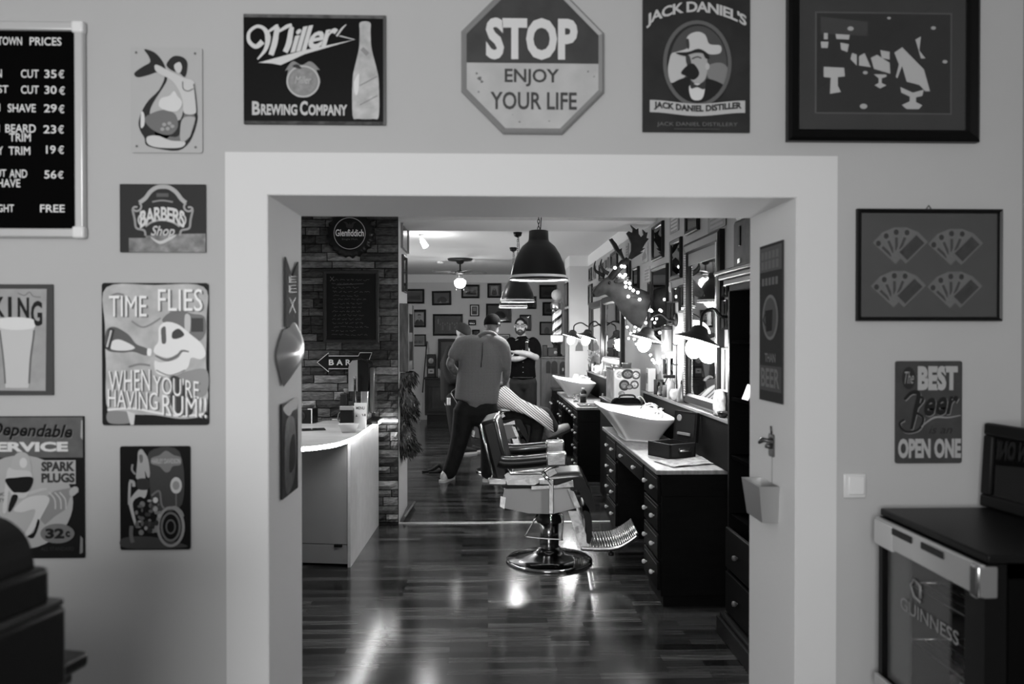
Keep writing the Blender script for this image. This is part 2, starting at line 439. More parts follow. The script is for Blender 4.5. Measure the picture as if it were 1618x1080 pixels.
# price board -------------------------------------------------------
M, w, h = ENTRY.place(-150, 37, 138, 376)
pb = thing('price_board', 'black letter board of white prices in a silver frame, left end of the wall', 'price board', M=M @ Matrix.Translation((0, 0, .002)))
MB().box((-w / 2 + .01, -h / 2 + .01, 0), (w / 2 - .01, h / 2 - .01, .012)).build('felt_panel', G(.002, .95, 0, .1), pb)
f = MB(); q = .026
for a, b in (((-w / 2, -h / 2), (w / 2, -h / 2 + q)), ((-w / 2, h / 2 - q), (w / 2, h / 2)), ((-w / 2, -h / 2 + q), (-w / 2 + q, h / 2 - q)), ((w / 2 - q, -h / 2 + q), (w / 2, h / 2 - q))):
    f.rbox((a[0], a[1], 0), (b[0], b[1], .022), .005)
f.build('frame', G(.60, .35, .35), pb)
for sx in (1, -1):
    for sy in (1, -1): MB().rbox((sx * (w / 2 - .015) - .017, sy * (h / 2 - .015) - .017, 0), (sx * (w / 2 - .015) + .017, sy * (h / 2 - .015) + .017, .026), .006).build('corner_cap', G(.78, .35), pb)
a = Art(pb, lambda px, py: ((px + 6) * w / 288, -(py - 206.5) * h / 339), .0125, .5)
LT = A(200)
for body, x0, y0, x1, y1 in (('TOWN', 2, 61, 40, 74), ('PRICES', 52, 61, 102, 74), ('N', 0, 112, 8, 125), ('CUT', 38, 112, 66, 125), ('35', 75, 112, 94, 125), ('\u20ac', 97, 112, 106, 125),
        ('ST', 2, 137, 18, 149), ('CUT', 38, 137, 66, 150), ('30', 75, 137, 94, 150), ('\u20ac', 98, 138, 107, 151), ('N', -3, 166, 5, 178), ('SHAVE', 17, 166, 61, 179), ('29', 74, 166, 94, 179), ('\u20ac', 97, 167, 106, 180),
        ('N', -4, 198, 4, 210), ('BEARD', 13, 198, 61, 211), ('TRIM', 19, 212, 53, 225), ('23', 73, 199, 93, 212), ('\u20ac', 96, 199, 105, 212), ('LY', -3, 233, 9, 246), ('TRIM', 18, 233, 52, 246), ('19', 77, 231, 92, 244), ('\u20ac', 96, 231, 105, 244),
        ('UT', -2, 269, 14, 281), ('AND', 19, 269, 47, 282), ('HAVE', 0, 284, 36, 297), ('56', 74, 270, 93, 283), ('\u20ac', 95, 271, 104, 283), ('GHT', 0, 324, 26, 336), ('FREE', 67, 324, 106, 336)):
    a.text('lettering', body, x0, y0, x1, y1, LT, 1, .012)
a.done()

# mermaid plate -----------------------------------------------------
root, a = plate_sign('tin_sign', 'small pale tin sign with a drawn mermaid, right of the price board', 'sign', (208, 76, 321, 242), A(160))
D, Mi, Li, Sk = A(42), A(95), A(190), A(178)
def mm(pts): return [(190 + x / 5.4, 60 + y / 5.4) for x, y in pts]
a.blob('mermaid_picture', mm([(395, 260), (360, 190), (300, 130), (215, 105), (250, 160), (265, 215), (200, 255), (130, 310), (160, 345), (250, 325), (330, 300), (390, 330), (340, 450), (250, 540), (190, 640), (165, 730), (180, 800), (215, 860), (230, 920), (330, 950), (500, 965), (600, 890), (660, 740), (660, 640), (560, 600), (520, 700), (420, 720), (300, 700), (260, 650), (290, 560), (380, 420), (410, 350)]), D, 1, 3)
a.blob('mermaid_picture', mm([(215, 700), (300, 640), (400, 620), (480, 660), (500, 760), (440, 830), (340, 830), (250, 870), (330, 930), (480, 930), (590, 860), (645, 740), (640, 660), (560, 640), (530, 780), (480, 850), (300, 800)]), Mi, 2, 4)
a.blob('mermaid_picture', mm([(190, 640), (215, 660), (215, 750), (185, 770)]), Li, 3)
a.blob('mermaid_picture', mm([(240, 850), (330, 840), (440, 880), (560, 890), (520, 940), (330, 940), (245, 910)]), Sk, 3)
a.blob('mermaid_picture', mm([(545, 690), (640, 680), (650, 740), (600, 850), (530, 890), (520, 800)]), A(150), 4)
for x, y in ((385, 745), (430, 735), (370, 785), (415, 780), (455, 760)): a.disc('mermaid_picture', 190 + x / 5.4, 60 + y / 5.4, 3.4, 3, A(140), 4, 10)
a.blob('mermaid_picture', mm([(340, 560), (365, 520), (430, 500), (470, 460), (500, 500), (540, 560), (500, 630), (420, 630), (350, 600)]), Li, 4)
a.blob('mermaid_picture', mm([(305, 255), (330, 240), (430, 290), (560, 350), (640, 380), (655, 500), (660, 640), (560, 650), (545, 560), (520, 470), (450, 370), (330, 305)]), Sk, 5)
a.blob('mermaid_picture', mm([(420, 210), (470, 165), (540, 170), (580, 210), (580, 280), (560, 340), (520, 310), (460, 290), (410, 250)]), D, 6)
a.blob('mermaid_picture', mm([(475, 240), (520, 215), (540, 260), (520, 310), (485, 290)]), Sk, 7)
a.line('mermaid_picture', mm([(545, 380), (550, 440), (590, 460), (635, 440)]), 1.6, Mi, 7)
a.line('mermaid_picture', mm([(640, 400), (655, 520), (660, 680), (600, 880)]), 1.5, D, 7)
for x, y in ((148, 135), (648, 138), (150, 930), (650, 935)): a.disc('mounting_hole', 190 + x / 5.4, 60 + y / 5.4, 2, 2, A(80), 2, 10)
a.done()

# barber shop plate --------------------------------------------------
root, a = plate_sign('tin_sign', 'small dark tin sign reading Barbers Shop inside a scrolled badge', 'sign', (191, 291.5, 326.5, 399), A(52), corner=.002)
def bs(pts): return [(180 + x / 8.306, 280 + y / 8.306) for x, y in pts]
a.poly('shelf_band', bs([(210, 800), (430, 800), (430, 770), (900, 745), (1215, 740), (1215, 985), (210, 985)]), mottle(A(108), .5, 40), 1)
a.line('badge', bs([(350, 340), (430, 280), (500, 190), (580, 140), (660, 130), (740, 140), (830, 200), (900, 290), (960, 340)]), 6.5, A(150), 2)
for m in (1, -1):
    X = lambda x: 655 + m * (x - 655)
    a.line('badge', [(180 + X(x) / 8.306, 280 + y / 8.306) for x, y in ((960, 345), (935, 380), (950, 430), (1000, 450), (1045, 420), (1020, 395), (985, 400))], 3, A(140), 2)
    a.line('badge', [(180 + X(x) / 8.306, 280 + y / 8.306) for x, y in ((1050, 430), (1020, 560), (1000, 670), (900, 700), (880, 770))], 3.4, A(130), 2)
a.rect('badge', *bs([(575, 215)])[0], *bs([(735, 265)])[0], A(70), 3)
a.line('badge', bs([(520, 330), (650, 310), (790, 330)]), 2.5, A(120), 3)
a.text('lettering', 'BARBERS', *bs([(360, 370)])[0], *bs([(945, 600)])[0], A(186), 4, .03, spacing=.9, warp=lambda u, w, x, y: (x, y + 10 * (2 * u - 1) ** 2 + (w - .5) * 5 * (1 - (2 * u - 1) ** 2)))
a.line('badge', bs([(430, 650), (520, 590), (650, 565), (780, 590), (880, 650)]), 3.2, A(140), 3)
for sx in (380, 915): a.ring('badge', 180 + sx / 8.306, 280 + 565 / 8.306, 5, 8, 2.2, A(180), 3, 16)
a.text('lettering', 'Shop', *bs([(500, 640)])[0], *bs([(815, 810)])[0], A(170), 4, .02, .35)
a.line('lettering', bs([(500, 790), (620, 860), (760, 800), (830, 760)]), [1, 5, 5, 1], A(175), 3)
a.done()

# time flies plate ---------------------------------------------------
root, a = plate_sign('tin_sign', 'large pale tin sign of a skull drinking rum from a bottle', 'sign', (163, 447, 331, 671), A(38), corner=.008, rough=.35)
def tf(pts): return [(150 + x / 4.155, 430 + y / 4.155) for x, y in pts]
def t1(x, y): return tf([(x, y)])[0]
a.blob('background_print', tf([(85, 100), (400, 85), (720, 95), (740, 300), (735, 600), (740, 900), (600, 960), (400, 935), (260, 930), (95, 905), (80, 600), (75, 350)]), mottle(A(158), .22, 18), 1)
a.blob('background_print', tf([(95, 910), (205, 910), (240, 930), (240, 985), (100, 985)]), A(120), 2)
a.poly('background_print', tf([(215, 905), (270, 925), (262, 998), (240, 998)]), A(185), 3)
a.blob('hat', tf([(450, 320), (490, 270), (560, 245), (640, 270), (725, 290), (735, 390), (690, 450), (620, 400), (520, 350)]), A(92), 3)
a.rect('hat', *t1(640, 300), *t1(720, 390), A(60), 4)
a.blob('hat', tf([(600, 280), (635, 290), (630, 390), (600, 385)]), A(170), 4)
a.blob('skull', tf([(430, 360), (480, 325), (560, 345), (640, 410), (710, 470), (735, 540), (700, 570), (640, 560), (620, 620), (560, 665), (480, 680), (410, 655), (400, 580), (440, 590), (540, 570), (560, 540), (480, 560), (400, 530), (400, 490), (425, 450)]), A(205), 4, 4)
a.blob('skull', tf([(520, 390), (560, 370), (595, 410), (550, 435), (515, 430)]), A(62), 5)
a.blob('skull', tf([(445, 370), (470, 355), (475, 395), (475, 460), (450, 465), (445, 420)]), A(75), 5)
a.line('skull', tf([(405, 545), (480, 575), (550, 545), (580, 515), (625, 520)]), [2, 5, 4, 2], A(95), 5)
a.line('skull', tf([(410, 640), (500, 675), (600, 640)]), 2, A(120), 5)
a.blob('bottle', tf([(80, 400), (110, 360), (160, 365), (230, 410), (280, 470), (350, 500), (345, 545), (260, 520), (180, 525), (85, 505)]), A(80), 3)
a.blob('bottle', tf([(115, 460), (170, 440), (270, 490), (220, 512), (120, 505)]), A(200), 4)
a.poly('bottle', tf([(105, 365), (140, 375), (110, 505), (75, 500)]), A(55), 4)
a.line('bottle', tf([(118, 380), (90, 490)]), 3, A(180), 5)
a.blob('bottle', tf([(355, 500), (380, 505), (375, 545), (352, 540)]), A(215), 4)
a.blob('jacket', tf([(490, 690), (600, 650), (740, 640), (735, 800), (600, 830), (510, 780)]), A(125), 3)
a.blob('jacket', tf([(500, 700), (560, 690), (640, 800), (640, 930), (520, 900)]), A(58), 4)
for (x0, y0, x1, y1) in ((110, 160, 200, 150), (230, 620, 370, 610)): a.line('background_print', tf([(x0, y0), ((x0 + x1) / 2, y0 - 18), (x1, y1)]), 3, A(110), 3)
a.line('background_print', tf([(250, 320), (330, 360), (440, 300)]), 2.5, A(115), 3)
a.line('background_print', tf([(90, 900), (250, 890), (420, 920), (560, 940), (720, 930)]), 3.5, A(205), 3)
for body, x0, y0, x1, y1, sl in (('TIME', 105, 155, 350, 290, 0), ('FLIES', 425, 110, 715, 255, 0), ('WHEN', 100, 640, 370, 780, -3), ("YOU'RE", 390, 690, 690, 810, 10), ('HAVING', 95, 775, 420, 890, 6), ('RUM!!', 450, 810, 740, 945, 5)):
    for dx, g, L in ((2.2, A(92), 5), (0, A(214), 6)):
        p, q = t1(x0, y0), t1(x1, y1)
        a.text('lettering', body, p[0] + dx, p[1] + dx * .6, q[0] + dx, q[1] + dx * .6, g, L, 0, warp=lambda u, w, x, y, sl=sl: (x, y + sl * (u - .5)))
a.done()

# motorcycle plate -----------------------------------------------------
root, a = plate_sign('tin_sign', 'dark tin sign with a motorcycle and a standing woman, below the skull sign', 'sign', (191.5, 704, 302, 867), A(26), corner=.006)
def hd(pts): return [(180 + x / 5.686, 690 + y / 5.686) for x, y in pts]
a.blob('scenery', hd([(330, 130), (600, 130), (620, 600), (380, 640), (330, 400)]), A(58), 1)
a.blob('scenery', hd([(90, 900), (350, 890), (640, 960), (600, 990), (120, 990)]), A(58), 1)
a.blob('badge', hd([(480, 120), (550, 160), (610, 180), (610, 245), (540, 260), (510, 305), (470, 310), (420, 260), (350, 235), (350, 185), (420, 160)]), A(100), 2)
a.text('lettering', 'HARLEY DAVIDSON', *hd([(352, 190)])[0], *hd([(608, 235)])[0], A(150), 3, .02)
a.blob('woman_picture', hd([(230, 130), (260, 105), (290, 140), (320, 200), (335, 330), (315, 360), (290, 300), (290, 380), (215, 370), (215, 300), (225, 200)]), A(140), 2)
a.blob('woman_picture', hd([(240, 160), (270, 160), (270, 215), (250, 225)]), A(85), 3)
a.blob('woman_picture', hd([(225, 375), (320, 375), (325, 460), (230, 460)]), A(45), 3)
a.blob('woman_picture', hd([(235, 460), (310, 450), (290, 540), (240, 530), (180, 590), (210, 760), (195, 780), (150, 620), (150, 560)]), A(150), 2)
a.line('woman_picture', hd([(150, 390), (185, 400), (190, 440)]), 5, A(140), 2)
a.line('woman_picture', hd([(155, 400), (150, 500), (148, 600)]), 4, A(140), 2)
a.line('woman_picture', hd([(180, 240), (175, 290), (205, 330)]), 3, A(120), 2)
for r, wd, g in ((1, 4.5, A(120)), (.72, 3.5, A(88)), (.35, 2.5, A(80))): a.ring('motorcycle_picture', *hd([(520, 800)])[0], 20 * r, 30 * r, wd, g, 3)
a.line('motorcycle_picture', hd([(490, 640), (560, 630), (610, 670), (635, 710)]), [3, 6, 6, 3], A(112), 4)
a.line('motorcycle_picture', hd([(430, 660), (400, 760), (380, 850)]), 5, A(110), 3)
a.line('motorcycle_picture', hd([(170, 790), (165, 870), (180, 940)]), 6, A(84), 3)
rr = random.Random(3)
for i in range(34):
    x, y = rr.uniform(210, 420), rr.uniform(560, 860); g = rr.choice([40, 55, 75, 100, 130])
    a.disc('motorcycle_picture', *hd([(x, y)])[0], rr.uniform(1.5, 5), rr.uniform(1.5, 5), A(g), 3, 9)
a.disc('motorcycle_picture', *hd([(385, 560)])[0], 4, 4.5, A(170), 4)
a.line('motorcycle_picture', hd([(350, 520), (420, 480), (440, 600), (470, 640)]), 3, A(95), 4)
a.disc('petrol_sign', *hd([(570, 430)])[0], 9, 13, A(165), 3); a.line('petrol_sign', hd([(570, 500), (570, 620)]), 2, A(90), 3)
a.disc('petrol_sign', *hd([(570, 430)])[0], 5.5, 7, A(120), 4)
a.done()

# drinking poster (left edge) -----------------------------------------------
root, a = plate_sign('tin_sign', 'pale tin sign with a full beer glass under the big letters KING', 'sign', (-70, 449, 86, 624), A(66), corner=.002)
def kg(pts): return [(x / 3.858, 420 + y / 3.858) for x, y in pts]
a.poly('background_print', kg([(-220, 140), (295, 140), (292, 300), (285, 760), (-220, 755)]), mottle(A(140), .12, 20), 1)
for ch, x in (('K', -30), ('I', 60), ('N', 118), ('G', 198)):
    a.text('lettering', ch, *kg([(x, 188 + max(0, (x - 100) * .25))])[0], *kg([(x + (22 if ch == 'I' else 70), 312 + max(0, (x - 100) * .55))])[0], A(34), 2, .03)
a.blob('beer_glass_picture', kg([(5, 330), (25, 318), (110, 312), (205, 322), (220, 345), (218, 380), (215, 440), (195, 560), (185, 725), (160, 740), (60, 740), (40, 720), (25, 520), (8, 420)]), A(176), 3, 4)
a.blob('beer_glass_picture', kg([(5, 330), (25, 318), (110, 312), (205, 322), (220, 345), (218, 378), (110, 390), (10, 375)]), A(198), 4, 4)
a.line('beer_glass_picture', kg([(218, 390), (212, 450), (196, 560), (186, 715)]), 2.4, A(92), 4)
a.line('beer_glass_picture', kg([(10, 390), (20, 470), (34, 600), (42, 715)]), 2.4, A(92), 4)
a.line('background_print', kg([(120, 165), (160, 180), (190, 160), (215, 185), (260, 190)]), 1.4, A(100), 2)
a.done()

# dependable service plate ------------------------------------------------------
root, a = plate_sign('tin_sign', 'dark tin sign reading dependable service with a woman riding a spark plug', 'sign', (-120, 657, 135, 881), A(30), corner=.003)
def ds(pts): return [(x / 4.5, 650 + y / 4.5) for x, y in pts]
def d1(x, y): return ds([(x, y)])[0]
a.rect('header_band', *d1(-530, 38), *d1(600, 325), mottle(A(78), .2, 25), 1)
a.disc('halo', *d1(160, 640), 82, 74, A(148), 2, 40)
for ch, g, L, k in (('Dependable', A(120), 3, .8), ('Dependable', A(18), 4, 0)):
    a.text('lettering', ch, d1(-60, 72)[0] + k, d1(0, 72)[1] + k, d1(530, 200)[0] + k, d1(0, 192)[1] + k, g, L, .03, .3, warp=lambda u, w, x, y: (x, y + 5 * u))
a.text('lettering', 'SERVICE', *d1(-95, 212), *d1(497, 282), A(188), 4, .05)
a.rect('panel', *d1(305, 343), *d1(550, 512), A(150), 4)
a.text('lettering', 'SPARK', *d1(307, 352), *d1(545, 422), A(52), 5, .05); a.text('lettering', 'PLUGS', *d1(307, 434), *d1(545, 502), A(52), 5, .05)
a.poly('spark_plug_picture', ds([(300, 770), (340, 600), (400, 560), (480, 545), (560, 530), (570, 570), (505, 610), (480, 690), (400, 740), (330, 800)]), A(118), 3)
for x in (380, 420, 455): a.line('spark_plug_picture', ds([(x - 20, 570), (x + 20, 620), (x + 25, 690)]), 2.2, A(165), 4)
a.blob('spark_plug_picture', ds([(505, 560), (540, 530), (570, 545), (555, 580), (515, 600)]), A(150), 4)
a.blob('pin_up_picture', ds([(105, 330), (150, 285), (210, 300), (235, 380), (225, 430), (100, 420)]), A(152), 4)
a.blob('pin_up_picture', ds([(70, 400), (120, 410), (220, 420), (240, 470), (200, 600), (110, 600), (75, 560), (60, 700), (30, 700), (50, 520)]), A(168), 4)
a.blob('pin_up_picture', ds([(50, 480), (120, 465), (245, 465), (215, 560), (140, 570), (100, 560)]), A(22), 5)
a.blob('pin_up_picture', ds([(100, 590), (140, 600), (90, 700), (70, 690)]), A(26), 5)
a.blob('pin_up_picture', ds([(110, 690), (200, 610), (320, 590), (365, 620), (330, 700), (260, 820), (210, 880), (185, 870), (240, 770), (260, 690), (170, 710)]), A(172), 5)
a.line('pin_up_picture', ds([(215, 580), (290, 555), (350, 545)]), [5, 5, 3], A(160), 5)
a.disc('pin_up_picture', *d1(180, 360), 6, 8, A(180), 5)
a.blob('pin_up_picture', ds([(205, 880), (250, 850), (280, 760), (290, 790), (250, 890)]), A(20), 5)
a.disc('price_badge', *d1(420, 862), 27, 15.5, A(98), 6); a.text('lettering', '32', *d1(335, 825), *d1(470, 898), A(28), 7, .05); a.text('lettering', 'c', *d1(478, 845), *d1(510, 888), A(28), 7, .05)
a.text('lettering', 'ALL STANDARD', *d1(300, 958), *d1(535, 985), A(48), 3)
a.text('lettering', 'RIC', *d1(-5, 570), *d1(45, 592), A(60), 5); a.text('lettering', 'TY', *d1(5, 612), *d1(45, 638), A(60), 5)
a.poly('worn_edge', ds([(590, 60), (600, 60), (600, 200), (584, 180)]), A(140), 2); a.poly('worn_edge', ds([(580, 880), (598, 900), (598, 1000), (575, 1010)]), A(110), 2)
a.done()

# miller plate ------------------------------------------------------------------
root, a = plate_sign('tin_sign', 'black tin sign with white script Miller Brewing Company and a tall bottle', 'sign', (386, 25, 610, 198), A(24), corner=.003)
def ml(pts): return [(360 + x / 4.258, y / 4.258) for x, y in pts]
def m1(x, y): return ml([(x, y)])[0]
a.rect('border', *m1(112, 105), *m1(1065, 128), mottle(A(72), .6, 50), 1); a.rect('border', *m1(112, 820), *m1(1065, 842), mottle(A(60), .6, 50), 1); a.rect('border', *m1(1048, 105), *m1(1066, 842), A(66), 1)
wp = lambda u, w, x, y: (x + (.5 - w) * 0, y - u * 25)
a.text('lettering', 'iller', *m1(425, 185), *m1(745, 345), A(186), 3, .025, .3, .9, warp=lambda u, w, x, y: (x, y - u * 15 + 5))
for i, (x, y) in enumerate(((300, 380), (395, 360))): a.line('lettering', ml([(x - 5, y), (x + 20, 300), (x + 35, 215), (x + 45, 190)]), [8, 9, 8, 5], A(186), 3)
a.line('lettering', ml([(205, 410), (260, 340), (275, 260), (250, 205), (200, 190), (150, 230), (150, 290), (195, 325), (240, 290)]), [2, 6, 9, 6, 5, 5, 6, 7, 9], A(186), 3)
a.line('lettering', ml([(270, 230), (330, 190), (345, 185)]), [3, 6, 4], A(186), 3); a.line('lettering', ml([(335, 230), (400, 190), (435, 175)]), [3, 6, 4], A(186), 3)
a.line('lettering', ml([(735, 250), (770, 200), (800, 170)]), [3, 3, 1], A(180), 3)
a.poly('swoosh', ml([(210, 432), (520, 345), (850, 272), (750, 250), (760, 244), (860, 270), (520, 372), (360, 447), (300, 436)]), A(186), 3)
a.blob('bottle_picture', ml([(893, 155), (960, 155), (963, 220), (970, 330), (1005, 470), (1018, 560), (1018, 780), (980, 802), (880, 802), (842, 780), (842, 540), (860, 440), (885, 330), (890, 220)]), mottle(A(158), .22, 30), 3, 4)
a.blob('bottle_picture', ml([(850, 560), (885, 500), (880, 620), (860, 640)]), A(196), 4)
for y in (560, 690): a.line('bottle_picture', ml([(890, y + 20), (1010, y - 45)]), 1.5, A(110), 4)
a.line('bottle_picture', ml([(905, 330), (945, 370)]), 7, A(120), 4)
a.blob('medallion', ml([(390, 485), (440, 420), (500, 445), (560, 420), (620, 475), (600, 480), (625, 560), (570, 645), (510, 662), (450, 645), (400, 560), (410, 480)]), A(115), 3, 4)
a.ring('medallion', *m1(510, 555), 25, 24, 2.4, A(165), 4); a.disc('medallion', *m1(510, 555), 20, 19, mottle(A(118), .25, 60), 4)
a.blob('medallion', ml([(440, 455), (480, 470), (500, 465), (470, 440)]), A(50), 5)
a.text('lettering', 'Miller', *m1(455, 520), *m1(565, 570), A(160), 5, 0, .3)
for ch, x0, y0, x1 in (('B', 168, 690, 222), ('REWING', 228, 708, 470), ('C', 488, 685, 540), ('OMPANY', 545, 708, 805)): a.text('lettering', ch, *m1(x0, y0), *m1(x1, 782), A(170), 3, .035)
a.done()

# stop sign ------------------------------------------------------------------------
M, w, h = ENTRY.place(729, -12, 953, 213)
st = thing('stop_sign', 'octagonal tin sign, dark top reading STOP over pale half reading enjoy your life', 'sign', M=M @ Matrix.Translation((0, 0, .002)))
def oct_(R): return [(R / math.cos(PI / 8) * math.cos(PI / 8 + PI / 4 * i), R / math.cos(PI / 8) * math.sin(PI / 8 + PI / 4 * i)) for i in range(8)]
R = w / 2
f = MB(); o0, o1, o2 = oct_(R), oct_(R * .975), oct_(R * .925); vs = [(x, y, 0) for x, y in o0] + [(x, y, .012) for x, y in o0] + [(x, y, .016) for x, y in o1] + [(x, y, .012) for x, y in o2] + [(x, y, 0) for x, y in o2]
f.add(vs, [(k * 8 + i, k * 8 + (i + 1) % 8, (k + 1) * 8 + (i + 1) % 8, (k + 1) * 8 + i) for k in range(4) for i in range(8)]); f.build('rim', G(A(118), .4), st)
MB().prism(oct_(R * .94), .002, .010).build('plate', mottle(A(158), .1, 14), st)
a = Art(st, lambda px, py: ((px - 841) * w / 224, -(py - 100.5) * h / 225), .010, .45)
o = oct_(R * .925); T = a.T; yl = T(0, 102)[1]
top = [p for p in o if p[1] > yl]
xs = R * .925
b = MB(); b.add([(x, y, .0106) for x, y in ([(xs, yl)] + sorted([p for p in top], key=lambda p: math.atan2(p[1], p[0])) + [(-xs, yl)])], [list(range(len(top) + 2))]); b.build('stop_field', mottle(A(62), .15, 16), st)
def so(x, y): return (700 + x / 3.1115, y / 3.1115)
a.text('lettering', 'STOP', *so(210, 97), *so(658, 302), A(190), 3, .045)
a.text('lettering', 'ENJOY', *so(302, 345), *so(568, 432), A(62), 2, .02); a.text('lettering', 'YOUR LIFE', *so(232, 458), *so(655, 545), A(62), 2, .02)
for x, y, r in ((180, 395, 9), (165, 370, 5), (190, 410, 6), (175, 460, 4), (740, 380, 3), (710, 355, 4), (520, 600, 3), (375, 605, 4), (340, 570, 2)):
    p = so(x, y); a.blob('rust_spots', [(p[0] + r * .35 * math.cos(k) * (1 + .4 * math.sin(3 * k + x)), p[1] + r * .35 * math.sin(k)) for k in [i * PI / 4 for i in range(8)]], A(88), 1, 2)
a.done()

# portrait whiskey plate ---------------------------------------------------------------
root, a = plate_sign('tin_sign', 'dark tall tin sign with an oval portrait of a hatted man, reading Jack Daniel\'s', 'sign', (1014.5, -35, 1184, 210), A(46), corner=.002, mat=mottle(A(44), .22, 12))
def jd(pts): return [(1000 + x / 4.695, y / 4.695) for x, y in pts]
def j1(x, y): return jd([(x, y)])[0]
a.text('lettering', 'JACK DANIEL\'S', *j1(95, 35), *j1(835, 140), A(172), 3, .03, 0, .92, warp=lambda u, w, x, y: (x, y + 22 * (2 * u - 1) ** 2 - 4))
a.disc('portrait', *j1(470, 480), 47, 62, A(46), 1, 36); a.disc('portrait', *j1(480, 480), 45, 60, A(66), 2, 36)
a.blob('portrait', jd([(262, 470), (290, 400), (380, 420), (390, 560), (330, 600), (275, 620), (255, 540)]), A(170), 3)
a.blob('portrait', jd([(545, 500), (640, 470), (700, 520), (670, 640), (560, 590)]), A(112), 3)
a.blob('portrait', jd([(400, 420), (470, 400), (535, 420), (545, 520), (525, 600), (470, 630), (420, 590), (395, 500)]), A(150), 4)
a.blob('portrait', jd([(385, 440), (410, 420), (425, 480), (400, 500)]), A(60), 5)
a.blob('portrait', jd([(350, 550), (395, 495), (440, 480), (480, 530), (480, 570), (440, 600), (395, 575)]), A(36), 5)
a.line('portrait', jd([(430, 445), (470, 430), (500, 440)]), 2, A(60), 5); a.disc('portrait', *j1(545, 500), 3.4, 5.5, A(165), 5)
a.blob('hat', jd([(390, 300), (420, 260), (480, 245), (530, 270), (560, 335), (640, 345), (640, 400), (560, 410), (480, 370), (380, 405), (305, 400), (400, 365)]), A(176), 6, 4)
a.blob('hat', jd([(310, 402), (400, 395), (480, 372), (540, 400), (560, 440), (530, 440), (500, 395), (420, 410), (370, 425)]), A(40), 7, 4)
a.blob('hat', jd([(385, 310), (405, 300), (412, 355), (400, 375)]), A(60), 7, 4)
a.blob('portrait', jd([(270, 640), (400, 580), (430, 620), (520, 640), (545, 590), (670, 640), (650, 720), (560, 760), (360, 755), (300, 720)]), A(36), 5)
a.blob('portrait', jd([(415, 640), (520, 640), (505, 740), (430, 740)]), A(190), 6); a.blob('portrait', jd([(420, 620), (470, 640), (530, 615), (520, 670), (470, 655), (425, 665)]), A(55), 7)
a.ring('oval_frame', *j1(470, 480), 51, 65, 6, A(84), 7, 40)
wv = lambda x: 13 * math.sin((x - 120) / 700 * 2 * PI + PI / 2) * -1
rib = [j1(x, 765 + wv(x)) for x in range(120, 826, 32)] + [j1(x, 855 + wv(x)) for x in range(824, 119, -32)]
a.poly('ribbon', rib, A(165), 8)
a.text('lettering', 'JACK DANIEL DISTILLER', *j1(150, 775), *j1(798, 838), A(46), 9, .05, 0, 1, warp=lambda u, w, x, y: (x, y + wv(150 + u * 648) / 4.695))
a.text('lettering', 'JACK DANIEL DISTILLERY', *j1(175, 912), *j1(770, 948), A(92), 3); a.rect('lettering', *j1(300, 960), *j1(640, 964), A(75), 3)
a.done()

# best beer plate --------------------------------------------------------------------------
root, a = plate_sign('tin_sign', 'small grey tin sign reading The BEST Beer is an OPEN ONE, above the fridge', 'sign', (1413, 570, 1518, 731), A(60), corner=.007, mat=mottle(A(62), .15, 20))
def bb(x, y): return (1300 + x / 2.2516, 300 + y / 2.2516)
a.text('lettering', 'BEST', *bb(332, 625), *bb(474, 712), A(152), 2, .06)
a.disc('badge', *bb(300, 668), 10.5, 17.5, A(44), 2); a.text('lettering', 'The', *bb(285, 645), *bb(318, 688), A(130), 3, 0, .4)
for d, g, L in ((1, A(128), 2), (0, A(36), 3)):
    a.line('lettering', [(p[0] + d, p[1] + d) for p in [bb(*q) for q in ((285, 745), (310, 720), (335, 725), (325, 780), (310, 850))]], [4, 6, 7, 7, 4], g, L)
    a.line('lettering', [(p[0] + d, p[1] + d) for p in [bb(*q) for q in ((330, 730), (352, 745), (325, 785), (352, 810), (335, 850), (290, 858), (268, 830), (285, 815))]], 3.6, g, L)
    p, q = bb(355, 735), bb(478, 800)
    a.text('lettering', 'eer', p[0] + d, p[1] + d, q[0] + d, q[1] + d, g, L, .03, .3, warp=lambda u, w, x, y: (x, y - 4 * u + 2))
a.line('lettering', [bb(*q) for q in ((345, 840), (390, 808), (440, 808), (485, 800))], [1, 3, 2, 1], A(130), 3)
a.text('lettering', 'is an', *bb(372, 838), *bb(455, 865), A(44), 3, 0, .3); a.text('lettering', 'OPEN ONE', *bb(263, 882), *bb(486, 952), A(150), 3, .05)
a.done()

